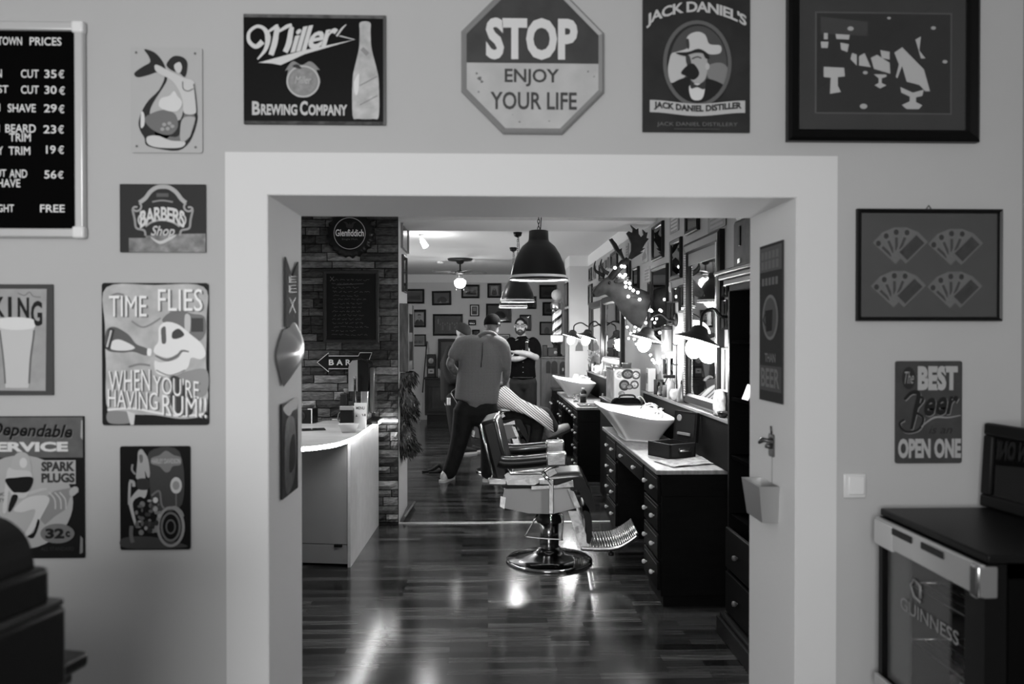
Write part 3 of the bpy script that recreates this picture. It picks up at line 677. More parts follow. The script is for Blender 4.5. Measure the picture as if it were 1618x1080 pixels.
# large framed photograph top right ------------------------------------------------------------
M_, w_, h_ = ENTRY.place(1241, -40, 1541, 226)
root, a = framed('framed_photograph', 'wide black frame with an old photograph of a row of barber chairs', 'framed picture', (1241, -40, 1541, 226), .036, A(12), depth=.03, pg=mottle(A(54), .1, 6))
def ph(pts): return [(1220 + x / 4.065, y / 4.065) for x, y in pts]
a.rect('photograph', *ph([(265, 88)])[0], *ph([(1140, 738)])[0], A(76), 1); a.rect('photograph', *ph([(275, 97)])[0], *ph([(1131, 730)])[0], A(40), 2)
a.poly('photograph', ph([(300, 120), (600, 150), (600, 240), (300, 230)]), A(60), 3)
L_ = A(170)
for pts in ([(320, 225), (345, 225), (345, 265), (320, 265)], [(300, 280), (350, 280), (345, 320), (305, 320)], [(395, 230), (485, 235), (480, 265), (400, 262)], [(425, 285), (480, 295), (470, 345), (430, 330)],
            [(320, 440), (450, 445), (455, 500), (410, 505), (410, 560), (430, 600), (360, 612), (365, 510), (320, 505)],
            [(500, 350), (530, 360), (530, 430), (490, 390)], [(545, 370), (580, 350), (620, 440), (545, 430)], [(620, 380), (660, 360), (740, 410), (745, 480), (640, 450)], [(680, 330), (740, 340), (740, 390), (690, 380)],
            [(770, 345), (820, 310), (890, 380), (960, 450), (1000, 590), (970, 590), (930, 550), (850, 530), (820, 430), (790, 510), (780, 500), (800, 420)],
            [(640, 485), (720, 485), (720, 500), (690, 510), (690, 540), (720, 555), (680, 575), (645, 555), (670, 540), (670, 510)],
            [(810, 565), (890, 600), (960, 580), (950, 620), (910, 630), (910, 660), (950, 680), (930, 705), (850, 705), (820, 680), (870, 655), (870, 625), (815, 600)], [(905, 260), (940, 240), (930, 330), (970, 380), (940, 380)]):
    a.poly('photograph', ph(pts), L_, 4)
for x, y, r in ((490, 195, 5), (735, 125, 3), (585, 475, 4), (575, 690, 6), (1095, 400, 4), (1020, 185, 4)): a.disc('photograph', *ph([(x, y)])[0], r, r * .7, A(160), 4, 10)
a.done()

# playing cards frame ---------------------------------------------------------------------------
root, a = framed('framed_picture', 'black frame holding four fanned hands of playing cards on dark grey', 'framed picture', (1351.5, 331, 1579, 507), .012, A(20), depth=.02, pg=mottle(A(66), .05, 8))
def pc(x, y): return (1340 + x / 5.4, 320 + y / 5.4)
for n_, (cx, cy) in enumerate(((435, 480), (905, 490), (420, 850), (900, 855))):
    for k in range(5):
        an = math.radians(-47 + 23 * k)
        def cp(u, v, an=an, cx=cx, cy=cy): return pc(cx + u * math.cos(an) + v * math.sin(an), cy + u * math.sin(an) - v * math.cos(an))
        a.poly('card_fans', [cp(-62, 0), cp(62, 0), cp(62, 265), cp(-62, 265)], A(92 + 3 * (k % 2)), 1 + k)
        if k < 4:
            a.disc('card_fans', *cp(-34, 225), 4, 4.5, A(48), 1 + k, 10); a.poly('card_fans', [cp(-45, 70), cp(-22, 70), cp(-22, 180), cp(-45, 180)], A(60), 1 + k)
        else:
            a.poly('card_fans', [cp(-48, 30), cp(48, 30), cp(48, 235), cp(-48, 235)], mottle(A(54), .3, 60), 2 + k)
a.done()
MB().tube([(-.01, a.h / 2 - .003, .004), (0, a.h / 2 + .012, .004), (.01, a.h / 2 - .003, .004)], .0016, 6).build('hanger', G(.03, .4), root)

# light switch ------------------------------------------------------------------------------------
M, w, h = ENTRY.place(1331, 747, 1367, 786)
sw = thing('light_switch', 'white square light switch beside the white doorway surround', 'switch', M=M)
MB().rbox((-w / 2, -h / 2, 0), (w / 2, h / 2, .009), .006).build('cover_plate', G(.66, .3), sw)
MB().rbox((-w * .33, -h * .36, .006), (w * .4, h * .4, .014), .004).build('rocker', G(.74, .3), sw)
# ------------------------------------------------------------------ doorway sides
LREV, RREV = Plane('L', OX0), Plane('R', OX1)
def quad_sign(name, label, cat, x0, x1, ytop, ybot, plane, **k): return plate_sign(name, label, cat, (x0, ytop, x1, ybot), k.pop('g', .1), plane, **k)
# arrow
o = LREV.pt(452, 520)
Mx = wallM(o, (0, 1, 0), (1, 0, 0)); Mi_ = Mx.inverted()
def lr(px, py, X=OX0): p = Mi_ @ onX(px, py, X); return (p.x, p.y)
ar = thing('arrow_sign', 'downward pointing tin arrow sign on the left side of the doorway', 'sign', M=Mx @ Matrix.Translation((0, 0, .004)))
top = lr(448, 406); sx0, sx1 = lr(447, 470)[0], lr(467, 470)[0]; yt = top[1]; yb = lr(457, 517)[1]
MB().prism([(sx0, yt), ((sx0 + sx1) / 2, yt - .055), (sx1, yt), (sx1, yb), (sx0, yb)], 0, .006).build('shaft', G(A(70), .75, 0, .2), ar)
hd_ = [lr(*p) for p in ((444, 521), (450, 519), (458, 508), (466, 515), (468, 545), (466, 565), (461, 588), (451, 596), (444, 611), (438, 590), (432.5, 563), (437, 540))]
cx_ = sum(p[0] for p in hd_) / 12; cy_ = sum(p[1] for p in hd_) / 12
hb = MB(); P = spline([(x, y, 0) for x, y in hd_], 3, True); n = len(P); vs = []; K = 6
for k in range(K):
    u = k / K
    for p in P: vs.append((p.x + (cx_ - p.x) * u, p.y + (cy_ - p.y) * u, .004 + .045 * math.sin(u * PI / 2)))
vs.append((cx_, cy_, .049))
fs = [(k * n + i, k * n + (i + 1) % n, (k + 1) * n + (i + 1) % n, (k + 1) * n + i) for k in range(K - 1) for i in range(n)] + [((K - 1) * n + i, (K - 1) * n + (i + 1) % n, K * n) for i in range(n)]
hb.add(vs, fs, None, None, True); hb.build('arrow_head', G(.6, .36, .8), ar)
a = Art(ar, lambda x, y: lr(x, y), .006, .4)
for k, (y0, y1) in enumerate(((436, 446), (450, 462), (470, 494))): a.text('lettering', 'REX'[k] if k else 'E', 451, y0, 463, y1, A(40), 1)
a.done()
root, a = plate_sign('tin_sign', 'narrow dark tin sign low on the doorway side, with a painted reflection on top', 'sign', (441, 634, 466.5, 780), A(40), LREV, thick=.006, corner=.004, rough=.22)
a.blob('painted_reflection', [(443, 640), (452, 634), (465, 631), (465, 648), (458, 650), (452, 656), (445, 648)], .92, 1)  # near-white patch imitates a reflection on the glossy tin
a.blob('dark_picture', [(446, 668), (460, 664), (463, 720), (458, 765), (446, 770)], mottle(A(60), .7, 40), 1); a.blob('dark_picture', [(453, 700), (460, 690), (461, 735), (452, 745)], A(24), 2)
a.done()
# tall narrow sign, right side
root, a = plate_sign('tin_sign', 'tall narrow tin sign with an oval beer glass, on the right side of the doorway', 'sign', (1203.5, 384.5, 1240, 634.5), A(58), RREV, thick=.004, corner=.002, rough=.8)
a.rect('band', 1204, 389, 1239, 428, A(84), 1); a.rect('band', 1204, 578, 1239, 618, A(70), 1)
for body, y0, y1, x0, x1 in (('SAVE A', 396, 408, 1207, 1236), ('HORSE', 411, 424, 1207, 1236), ('DRINK', 438, 450, 1208, 1235), ('THAN', 558, 572, 1213, 1230), ('BEER', 582, 612, 1207, 1236)):
    if body in ('THAN', 'BEER'): a.text('lettering', body, x0, y0, x1, y1, A(112), 2, .02)
    else:
        for k in range(5): a.rect('lettering', x0 + k * (x1 - x0) / 5, y0, x0 + (k + .7) * (x1 - x0) / 5, y1, A(104), 2)
a.disc('oval', 1221.5, 501, 12.5, 36, A(110), 2, 30); a.disc('oval', 1221.5, 501, 10, 31, A(74), 3, 30)
a.poly('beer_glass_picture', [(1214, 490), (1226, 489), (1225, 522), (1216, 524)], A(34), 4); a.line('beer_glass_picture', [(1214, 496), (1211, 505), (1215, 514)], 1.5, A(34), 4)
a.done()
# wall bottle opener with cap catcher
o = RREV.pt(1212, 745); Mo = wallM(o, (0, -1, 0), (-1, 0, 0)); Mo_i = Mo.inverted()
def rr_(px, py): p = Mo_i @ onX(px, py, OX1); return p.x, p.y
op = thing('bottle_opener', 'metal wall bottle opener with a tin cap catcher, on the right side of the doorway', 'bottle opener', M=Mo)
y1_, y0_ = rr_(1222, 763)[1], rr_(1222, 820)[1]; xa, xb = rr_(1203, 770)[0], rr_(1233, 770)[0]
bn = MB(); d0, d1 = .052, .066; tw = .003
ou = [(xa, y1_, 0), (xb, y1_, 0), (xb, y1_, d1), (xa, y1_, d1)]; lo = [(xa + .012, y0_, 0), (xb - .012, y0_, 0), (xb - .012, y0_, d0), (xa + .012, y0_, d0)]
iu = [(xa + tw, y1_, tw), (xb - tw, y1_, tw), (xb - tw, y1_, d1 - tw), (xa + tw, y1_, d1 - tw)]; il = [(xa + .016, y0_ + .004, tw), (xb - .016, y0_ + .004, tw), (xb - .016, y0_ + .004, d0 - tw), (xa + .016, y0_ + .004, d0 - tw)]
bn.add(ou + lo + iu + il, [(0, 1, 5, 4), (1, 2, 6, 5), (2, 3, 7, 6), (3, 0, 4, 7), (4, 5, 6, 7)] + [(8 + i, 12 + i, 12 + (i + 1) % 4, 8 + (i + 1) % 4) for i in range(4)] + [(12, 13, 14, 15)] + [(i, 8 + i, 8 + (i + 1) % 4, (i + 1) % 4) for i in range(4)])
bn.build('cap_catcher', G(.42, .35, .6), op)
xm = rr_(1221, 700)[0]; yo = rr_(1221, 700)[1]
ob = MB(); ob.prism(rrect(xm - .022, yo - .042, xm + .022, yo + .03, .008), 0, .006); ob.tube([(xm - .02, yo + .006, .004), (xm - .012, yo + .012, .03), (xm, yo + .004, .042), (xm + .012, yo + .012, .03), (xm + .02, yo + .006, .004)], .006, 8)
ob.tube([(xm, yo - .012, .004), (xm, yo - .006, .022)], .008, 8); ob.build('opener', G(.12, .4, .7), op)
MB().tube([(xm, yo + .03, .004), (xm, yo + .055, .006)], .0035, 8).build('hook', G(.1, .4, .7), op)
MB().tube([(xm, yo - .042, .002), (xm, y1_ - .002, .002)], .001, 6).build('cord', G(.2, .6), op)

# ------------------------------------------------------------------ fridge in the entry corner
WX = 1.575
p_far, p_near = onX(1389, 806, 1.12), onX(1556, 872, 1.12)
fx0, fy0, fy1, fz1 = 1.12, p_near.y, p_far.y, (p_far.z + p_near.z) / 2
fzb = onX(1386, 1068, 1.12).z - .02
tb = thing('low_cabinet', 'dark cabinet carrying the drinks fridge, almost outside the frame', 'cabinet', (1.34, (fy0 + fy1) / 2, 0))
MB().rbox((-.2, -(fy1 - fy0) / 2 + .01, .06), (.225, (fy1 - fy0) / 2 - .01, fzb - .03), .006).build('body', G(.02, .5), tb)
MB().rbox((-.215, -(fy1 - fy0) / 2, fzb - .03), (.228, (fy1 - fy0) / 2, fzb), .005).build('top', G(.03, .4), tb)
MB().box((-.19, -(fy1 - fy0) / 2 + .03, 0), (.22, (fy1 - fy0) / 2 - .03, .06)).build('plinth', G(.012, .6), tb)
fr = thing('fridge', 'small black glass-door drinks fridge in the right corner of the entry', 'fridge', (fx0, (fy0 + fy1) / 2, fzb))
H = fz1 - fzb; yh = (fy1 - fy0) / 2
b = MB()
dx = .055
b.box((dx, -yh, 0), (.44, -yh + .03, H - .02)); b.box((dx, yh - .03, 0), (.44, yh, H - .02)); b.box((dx, -yh, 0), (.44, yh, .04)); b.box((dx, -yh, H - .055), (.44, yh, H - .02)); b.box((.41, -yh, 0), (.44, yh, H - .02))
b.build('body', G(.0015, .6, 0, .2), fr)
MB().rbox((.005, -yh - .004, H - .02), (.445, yh + .004, H), .004).build('top_panel', G(.004, .4), fr)
for z in (.14, .30):
    s = MB()
    for k in range(9): s.tube([(dx + .02 + k * .04, -yh + .03, z), (dx + .02 + k * .04, yh - .03, z)], .0022, 6)
    for y in (-yh + .031, yh - .031): s.tube([(dx + .01, y, z), (.40, y, z)], .003, 6)
    s.build('wire_shelf', G(.3, .3, .8), fr)
dr = MB(); dw = .045
dr.box((0, -yh, 0), (dx - .004, -yh + dw + .03, H - .10)); dr.box((0, yh - dw * .45, 0), (dx - .004, yh, H - .10)); dr.box((0, -yh, 0), (dx - .004, yh, .03)); dr.box((0.002, -yh, H - .10), (dx - .004, yh, H - .022))
door = dr.build('door', G(.003, .4), fr)
MB().box((.012, -yh + .07, .03), (.018, yh - .02, H - .10)).build('door_glass', GLASS(.02), door)
MB().box((.019, yh - .14, .03), (.024, yh - .02, H - .10)).build('inner_edge_strip', G(.20, .4), door)
tr = MB(); tr.rbox((-.012, -yh - .004, H - .095), (.002, yh + .002, H - .022), .004)
tr.build('door_trim', G(.55, .28, .5), door)
for y0, y1 in ((yh - .20, yh - .10), (-yh + .14, -yh + .24)): MB().rbox((-.016, y0, H - .05), (-.010, y1, H - .032), .003).build('handle_slot', G(.02, .5), door)
MB().rbox((-.02, -yh - .006, H - .10), (.03, -yh + .028, H - .024), .006).build('corner_bracket', CHROME(.6, .2), door)
MB().rbox((-.014, yh - .10, H - .10), (.002, yh + .004, H - .03), .004).build('hinge_cover', G(.65, .3, .3), door)
MB().rbox((-.012, yh - .15, 0), (.002, yh + .004, .035), .004).build('lower_trim', G(.55, .3, .4), door)
a = Art(door, lambda y, z: (y, z), 0)
tx = MB(); vs, fs, a0, a1, b0, b1 = text_mesh('GUINNESS', .01)
tx.add([(.0105, yh - .10 - (v.x - a0) / (a1 - a0) * .27, H * .5 + (v.y - b0) / (b1 - b0) * .035) for v in vs], fs); tx.build('lettering', G(.26, .5), door)
hp = MB(); hp.tube([(.0108, yh - .20, H * .62), (.0108, yh - .20, H * .68), (.0108, yh - .17, H * .70), (.0108, yh - .15, H * .66), (.0108, yh - .17, H * .61), (.0108, yh - .20, H * .60)], .004, 6); hp.build('emblem', G(.2, .5), door)
def bottle(name, label, cat, loc, r, h, g, lab=None, group=None, neck=.33, glass=True, cap=.3, M=None):
    t = thing(name, label, cat, loc, group=group)
    prof = [(0, 0), (r * .9, 0), (r, .01), (r, h * (.95 - neck - .12)), (r * .85, h * (.95 - neck - .03)), (r * .38, h * (.95 - neck * .55)), (r * .33, h * .96), (r * .40, h * .965), (r * .40, h * .985), (r * .3, h)]
    MB().lathe(prof, 16).build('glass_body', G(g, .08, 0, .6), t)
    if lab: MB().lathe([(r * 1.015, h * .18), (r * 1.015, h * .42)], 16).build('paper_label', G(lab, .6), t)
    if cap: MB().lathe([(r * .44, h * .955), (r * .46, h * .99), (r * .3, h * 1.008), (0, h * 1.01)], 14).build('cap', G(cap, .35, .6), t)
    return t
for k, (y, z) in enumerate(((-.10, .142), (.0, .142), (-.05, .042), (.06, .042))):
    bottle('beer_bottle', ('bottle on the upper fridge shelf, nearer the camera', 'bottle on the upper fridge shelf, farther back', 'beer bottle at the bottom of the fridge, nearer the handle side', 'beer bottle at the bottom of the fridge, farther from the handle')[k], 'bottle', (fx0 + .16, (fy0 + fy1) / 2 + y, fzb + z), .024, .15 if z > .1 else .095, .03, .3, group='bottles in the fridge')
# framed note standing on the fridge
pa, pb_ = onZ(1559, 798, fz1), None
pa.x = min(pa.x, WX - .10)
fdir = Vector((.07, -.62, 0)).normalized(); nrm = Vector((0, 0, 1)).cross(fdir) * 1
nrm = Vector((-fdir.y * -1, fdir.x, 0)); nrm = Vector((fdir.y, -fdir.x, 0)) if (Vector((fdir.y, -fdir.x, 0)).x < 0) else Vector((-fdir.y, fdir.x, 0))
h_ = onX(1563, 668, pa.x).z - fz1; w_ = .40
Mf = wallM(Vector((pa.x, pa.y, fz1)) + fdir * w_ / 2 + Vector((0, 0, h_ / 2)), fdir, nrm)
ff = thing('framed_picture', 'dark wooden frame standing on the fridge top against the side wall', 'framed picture', M=Mf @ Matrix.Rotation(-.06, 4, 'X'))
f = MB(); q = .035
for a_, b_ in (((-w_ / 2, -h_ / 2), (w_ / 2, -h_ / 2 + q)), ((-w_ / 2, h_ / 2 - q), (w_ / 2, h_ / 2)), ((-w_ / 2, -h_ / 2 + q), (-w_ / 2 + q, h_ / 2 - q)), ((w_ / 2 - q, -h_ / 2 + q), (w_ / 2, h_ / 2 - q))): f.rbox((a_[0], a_[1], -.01), (b_[0], b_[1], .018), .006)
f.build('frame', G(.008, .5), ff); MB().box((-w_ / 2 + .03, -h_ / 2 + .03, -.008), (w_ / 2 - .03, h_ / 2 - .03, .002)).build('print', mottle(.09, .4, 12), ff)
a = Art(ff, lambda x, y: (x, y), .002); a.rect('banknote_picture', -.15, h_ / 2 - .09, .02, h_ / 2 - .05, G(.03, .5), 1); a.text('lettering', 'BRO', -.14, h_ / 2 - .055, -.05, h_ / 2 - .085, G(.2, .5), 2, .03)
a.done()
MB().box((-w_ / 2 + .03, -h_ / 2 + .03, .006), (w_ / 2 - .03, h_ / 2 - .03, .008)).build('glass', PANE(), ff)

# ------------------------------------------------------------------ counter and cash register, near left corner
CT = 1.0
c0 = onZ(142, 1026, CT); c1 = onZ(40, 1081, CT)
ed = (c0 - c1).normalized(); rz = math.atan2(ed.y, ed.x) - PI / 2
ct = thing('shop_counter', 'dark wooden counter corner with moulded edge, low in the left foreground', 'counter', (c0.x, c0.y, 0), rz)
tp = MB(); pr = [(0, .0), (.012, .006), (.012, .016), (.0, .024), (-.006, .032), (-.02, .036)]
tp.rbox((-.6, -.5, CT - .03), (0, 0, CT), .009); tp.build('counter_top', G(.012, .4, noise=.3, nscale=6, stretch=(1, 8, 8)), ct)
MB().rbox((-.59, -.49, CT - .055), (-.018, -.018, CT - .03), .008).build('moulding', G(.022, .4), ct)
MB().box((-.57, -.47, .08), (-.045, -.045, CT - .055)).build('body', G(.016, .5), ct); MB().box((-.58, -.48, 0), (-.03, -.03, .08)).build('plinth', G(.012, .5), ct)
# register: blocks follow the stepped outline, turned with the counter
cr = thing('cash_register', 'old dark cash register with a rounded top standing on the counter', 'cash register', (c0.x, c0.y, CT), rz)
def loc_(px, py, d):  # point at depth d in the counter's frame
    p = onY(px, py, d); q_ = Matrix.Rotation(-rz, 3, 'Z') @ (p - Vector((c0.x, c0.y, CT))); return q_
q0 = loc_(106, 951, 1.34); q1 = loc_(73, 900, 1.30); q2 = loc_(49, 880, 1.28); q3 = loc_(24, 831, 1.26); q1.x -= .014; q2.x -= .02
MB().rbox((q0.x - .42, -.40, 0), (q0.x, q0.y, q0.z - .004), .008).build('drawer_case', G(.006, .4), cr)
MB().rbox((q0.x - .40, -.405, .012), (q0.x - .02, -.39, q0.z - .018), .005).build('drawer', G(.009, .4), cr)
MB().rbox((loc_(90, 941, 1.33).x - .36, -.37, q0.z - .006), (loc_(90, 941, 1.33).x, -.13, q0.z + .006), .003).build('ledge', G(.03, .3), cr)
MB().rbox((q1.x - .36, -.35, q0.z), (q1.x, -.15, q1.z), .01).build('keyboard_block', G(.006, .4), cr)
hb = MB(); zt = q3.z; xr = q2.x; pr = []
prof = [(xr - .36, q0.z), (xr, q0.z), (xr, q2.z - .02), (xr - .012, q2.z + .02), (xr - .035, zt - .012), (xr - .065, zt), (xr - .12, zt + .005), (xr - .36, zt + .005)]
pp = [(p.x, p.y) for p in spline([(x, z, 0) for x, z in prof[1:]], 3)] + [prof[0]]
hb.prism(pp, .17, .33, None, Matrix.Rotation(PI / 2, 4, 'X')); hb.build('housing', G(.004, .5), cr)
for k in range(5):
    kb = MB(); x = q1.x - .05 - k * .05
    kb.lathe([(.008, 0), (.008, .004), (.006, .006), (0, .007)], 12, None, TR((x, -.352, q0.z + .025), PI / 2)); kb.build('key', G(.35, .3), cr)
# ------------------------------------------------------------------ brick face of the partition
PY = 6.7
br = MB(); rr = random.Random(11); z = .012; row = 0
BM = [G(v, .75, noise=.45, nscale=26, stretch=(1, 1, 3), bump=.5) for v in (.035, .055, .085, .13, .045, .2)]
while z < CZ - .02:
    h = rr.uniform(.058, .078); h = min(h, CZ - .004 - z)
    x = -2.2 + rr.uniform(-.1, .0)
    while x < PX - .03:
        w = rr.choice([.13, .18, .22, .27, .33]) * rr.uniform(.9, 1.1)
        if x + w > PX - .06: w = PX - .004 - x
        dep = rr.uniform(.012, .045); m = rr.choices(BM, [4, 5, 4, 3, 4, .8])[0]
        if .9 < z < 1.3 and rr.random() < .12: m = BM[5]
        a0, a1 = max(x, -2.2) + .004, x + w - .004; j = lambda s: rr.uniform(-s, s)
        yb = PY + .01; nx, nz = 5, 3; vs = []
        for iz in range(nz):
            for ix in range(nx):
                e_ = .35 if ix in (0, nx - 1) or iz in (0, nz - 1) else 1
                vs.append((a0 + (a1 - a0) * ix / (nx - 1) + j(.0015), PY - dep * e_ + j(.005) - (.004 if e_ < 1 else 0), z + .004 + (h - .008) * iz / (nz - 1) + j(.002)))
        n0 = len(vs); vs += [(a0, yb, z + .004), (a1, yb, z + .004), (a1, yb, z + h - .004), (a0, yb, z + h - .004)]
        fs = [(iz * nx + ix, iz * nx + ix + 1, (iz + 1) * nx + ix + 1, (iz + 1) * nx + ix) for iz in range(nz - 1) for ix in range(nx - 1)]
        fs += [[*range(nx)][::-1] + [n0, n0 + 1][::1], [(nz - 1) * nx + i for i in range(nx)] + [n0 + 2, n0 + 3], [n0, 0, nx, 2 * nx, n0 + 3], [n0 + 1, n0 + 2, 3 * nx - 1, 2 * nx - 1, nx - 1]]
        br.add(vs, fs, m); x += w
    z += h; row += 1
struct('wall_brick', br, BM[0])
struct('trim_4', MB().box((-2.2, PY - .004, 0), (PX - .002, PY + .003, CZ - .01)), G(.02, .9))
tag(MB().rbox((0, 0, 0), (.018, .62, .055), .004, None, TR((PX + .012, 6.74, .004), 0, .5, -.05)).build('baseboard_end', G(.08, .4)), kind='structure')
BRICK = Plane('F', PY - .05)

# bottle-cap sign
M, w, h = BRICK.place(517, 332, 592, 407)
cs = thing('bottle_cap_sign', 'round black bottle-cap sign reading Glenfiddich, high on the brick wall', 'sign', M=M)
n = 96; R = w / 2; vs = []
for (rad, z_) in ((1, 0), (1.0, .012), (.9, .045), (.72, .055), (.0, .056)):
    for i in range(n):
        a_ = 2 * PI * i / n; k = 1 + (.045 * math.cos(21 * a_) if rad >= .9 else 0) * (1 if rad == 1 else .6); vs.append((R * rad * k * math.cos(a_), R * rad * k * math.sin(a_), z_))
MB().add(vs, [(k * n + i, k * n + (i + 1) % n, (k + 1) * n + (i + 1) % n, (k + 1) * n + i) for k in range(4) for i in range(n)], None, None, True).build('cap', G(.008, .3), cs)
a = Art(cs, lambda px, py: ((px - 553.5) * w / 75, -(py - 369.5) * h / 75), .0562, .5)
a.ring('ring', 553.3, 369.8, 24.5, 24.5, 1.1, A(150), 1, 48)
a.text('lettering', 'Glenfiddich', 531, 363.5, 575.5, 374.5, A(205), 1, .02); a.text('lettering', 'Single Malt', 541, 377.5, 566, 381, A(80), 1)
a.blob('stag_emblem', [(549, 361), (547, 355), (543, 352), (548, 352), (552, 356), (553.5, 352), (555, 356), (559, 352), (564, 352), (560, 355), (558, 361)], A(48), 1)
a.done()
# chalkboard
root, a = framed('chalkboard', 'dark framed chalkboard with faint writing on the brick wall', 'chalkboard', (511, 427, 599, 541), .028, A(46), BRICK, depth=.025, pg=.006, glass=False)
rr = random.Random(5)
for k in range(15):
    y = 442 + k * 6.2; x = 525 + rr.uniform(-1, 3); xe = x + rr.uniform(28, 60)
    xe = min(xe, 588)
    while x < xe:
        w_ = rr.uniform(4, 10); a.line('chalk_marks', [(x + i * w_ / 5, y + rr.uniform(-1.3, 1.3)) for i in range(6)], .5, A(70), 1); x += w_ + 2.5
a.line('chalk_marks', [(522, 437), (528, 444)], .7, A(90), 1); a.line('chalk_marks', [(528, 437), (522, 444)], .7, A(90), 1); a.line('chalk_marks', [(532, 450), (575, 448)], .6, A(80), 1)
a.done()
# bar arrow
M, w, h = BRICK.place(501.7, 556.5, 588, 587.5)
ba = thing('arrow_sign', 'black arrow sign with white outline reading BAR, pointing left on the brick wall', 'sign', M=M)
T = lambda px, py: ((px - 544.85) * w / 86.3, -(py - 572) * h / 31)
out = [(501.7, 572), (519.7, 557), (519.7, 562), (566.5, 562), (569, 556.8), (588, 556.8), (582, 572), (588, 587.2), (569, 587.2), (566.5, 582), (519.7, 582), (519.7, 587)]
MB().prism([T(*p) for p in out], 0, .012).build('board', G(.008, .5), ba)
a = Art(ba, T, .012, .5); a.line('outline', out, 1.1, A(190), 1, False, True)
for ch, x0, x1 in (('B', 520, 528), ('A', 532, 542), ('R', 546.5, 555)): a.text('lettering', ch, x0, 567.5, x1, 576.6, A(200), 1, .03)
a.done()

# ------------------------------------------------------------------ bar counter
BT = .877
pa, pb2, pl = onZ(554, 896, 0), onZ(598.5, 829, 0), onZ(474, 893.5, 0)
bar = thing('bar_counter', 'pale bar counter with rounded wooden top edged by a glowing rope light', 'bar counter', (pa.x, pa.y, 0))
L0 = Vector((pa.x, pa.y, 0))
sd = (pb2 - pa); sd.z = 0; sn = Vector((sd.y, -sd.x, 0)).normalized(); fd = (pl - pa).normalized()
b = MB(); th = .02
b.prism([((p).x, (p).y) for p in (Vector((0, 0, 0)), sd.normalized() * (6.64 - pa.y), sd.normalized() * (6.64 - pa.y) - sn * th, -sn * th)], .0, BT - .03); b.build('side_panel', G(.62, .35, noise=.06, nscale=12), bar)
fp = MB(); xl = -2.15 - pa.x; ln = xl / fd.x; q = fd * ln
fp.prism([(-.025, .012), (q.x, q.y + .012), (q.x, q.y + .04), (-.025, .04)], .155, BT - .03); fp.build('front_panel', G(.38, .5), bar)
fp = MB(); fp.prism([(-.025, .014), (q.x, q.y + .014), (q.x, q.y + .04), (-.025, .04)], .02, .15); fp.build('plinth', G(.36, .5), bar)
MB().rbox((-.115, .008, .135), (-.06, .03, .155), .004).build('finger_notch', G(.008, .6), bar)
edge = [onZ(px, py, BT) for px, py in ((440, 708), (478, 705.5), (505, 703), (530, 699), (550, 693), (562, 688), (572, 681), (583, 673.5), (595, 666), (604, 660.5))]
edge[-1].y = min(edge[-1].y, 6.63)
E = [p - L0 for p in spline(edge, 5)]
poly = [(p.x, p.y) for p in E] + [(E[-1].x, 6.645 - L0.y), (xl, 6.645 - L0.y), (xl, E[0].y)]
MB().prism(poly, BT - .03, BT).build('top', G(.42, .3, noise=.22, nscale=5, stretch=(1, 7, 1)), bar)
rp = MB(); Q = spline([p + Vector((0, -.012, -.014)) for p in E], 4); rad = [.0115 + .0025 * math.sin(i * 1.25) for i in range(len(Q))]
rp.tube(Q, rad, 8); rope = rp.build('rope_light', EMI(22), bar)
wl_ = tag(MB().tube([(E[-1] + L0).to_tuple(), (-.86, 6.628, BT - .008), (PX - .002, 6.628, BT - .008)], .009, 8).build('rope_light', EMI(22)), 'short glowing rope light along the brick wall beside the bar', 'rope light')
# things on the bar
def onbar(px, py): return onZ(px, py, BT)
p = onbar(578, 664)
cm = thing('coffee_machine', 'silver and black capsule coffee machine on the bar against the brick wall', 'coffee machine', (p.x, 6.42, BT))
s = 6.35 / F; px0 = 775.5 - 771; Xp = lambda px: (px - 771.6) * 6.35 / F - p.x; Zp = lambda py: 1.58 - (py - 529) * 6.35 / F - BT
b = MB(); b.rbox((Xp(552), -.14, 0), (Xp(600), .14, .03), .008); b.build('base', G(.012, .35), cm)
b = MB(); x0, x1 = Xp(553.5), Xp(568); zt, zb_ = Zp(568), Zp(617)
pr = [(x0, zb_), (x1, zb_), (x1, zt), (x0 + .03, zt - .004), (x0 + .008, zt - .03), (x0, zt - .06)]
b.prism([(q_.x, q_.y) for q_ in [Vector((x, z_, 0)) for x, z_ in pr]], -.10, .10, None, Matrix.Rotation(PI / 2, 4, 'X')); b.build('head_shell', CHROME(.8, .3), cm)
b = MB(); x2 = Xp(586); pr = [(x1, zb_), (Xp(584), zb_), (x2, zt - .1), (Xp(585), zt - .03), (Xp(578), zt + .002), (x1, zt)]
b.prism(pr, -.11, .11, None, Matrix.Rotation(PI / 2, 4, 'X')); b.build('front_cover', G(.006, .2), cm)
MB().rbox((Xp(572), -.09, .03), (Xp(584), .09, zb_ + .004), .008).build('column', CHROME(.75, .3), cm)
MB().rbox((Xp(585), -.07, Zp(652)), (Xp(593), .09, Zp(580)), .01).build('water_tank', G(.10, .1, 0, .5), cm)
MB().rbox((Xp(546), -.13, .03), (Xp(564), .02, .045), .004).build('drip_tray', G(.01, .4), cm)
MB().tube([(Xp(561), -.10, zt + .003), (Xp(573), -.13, zt + .012), (Xp(584), -.12, zt - .01)], .008, 8).build('lever', G(.01, .3), cm)
p = onbar(567, 669)
bottle('wine_bottle', 'dark bottle with a white label in front of the coffee machine', 'bottle', (p.x, 6.16, BT), .024, .38, .012, .55, neck=.42, cap=.2)
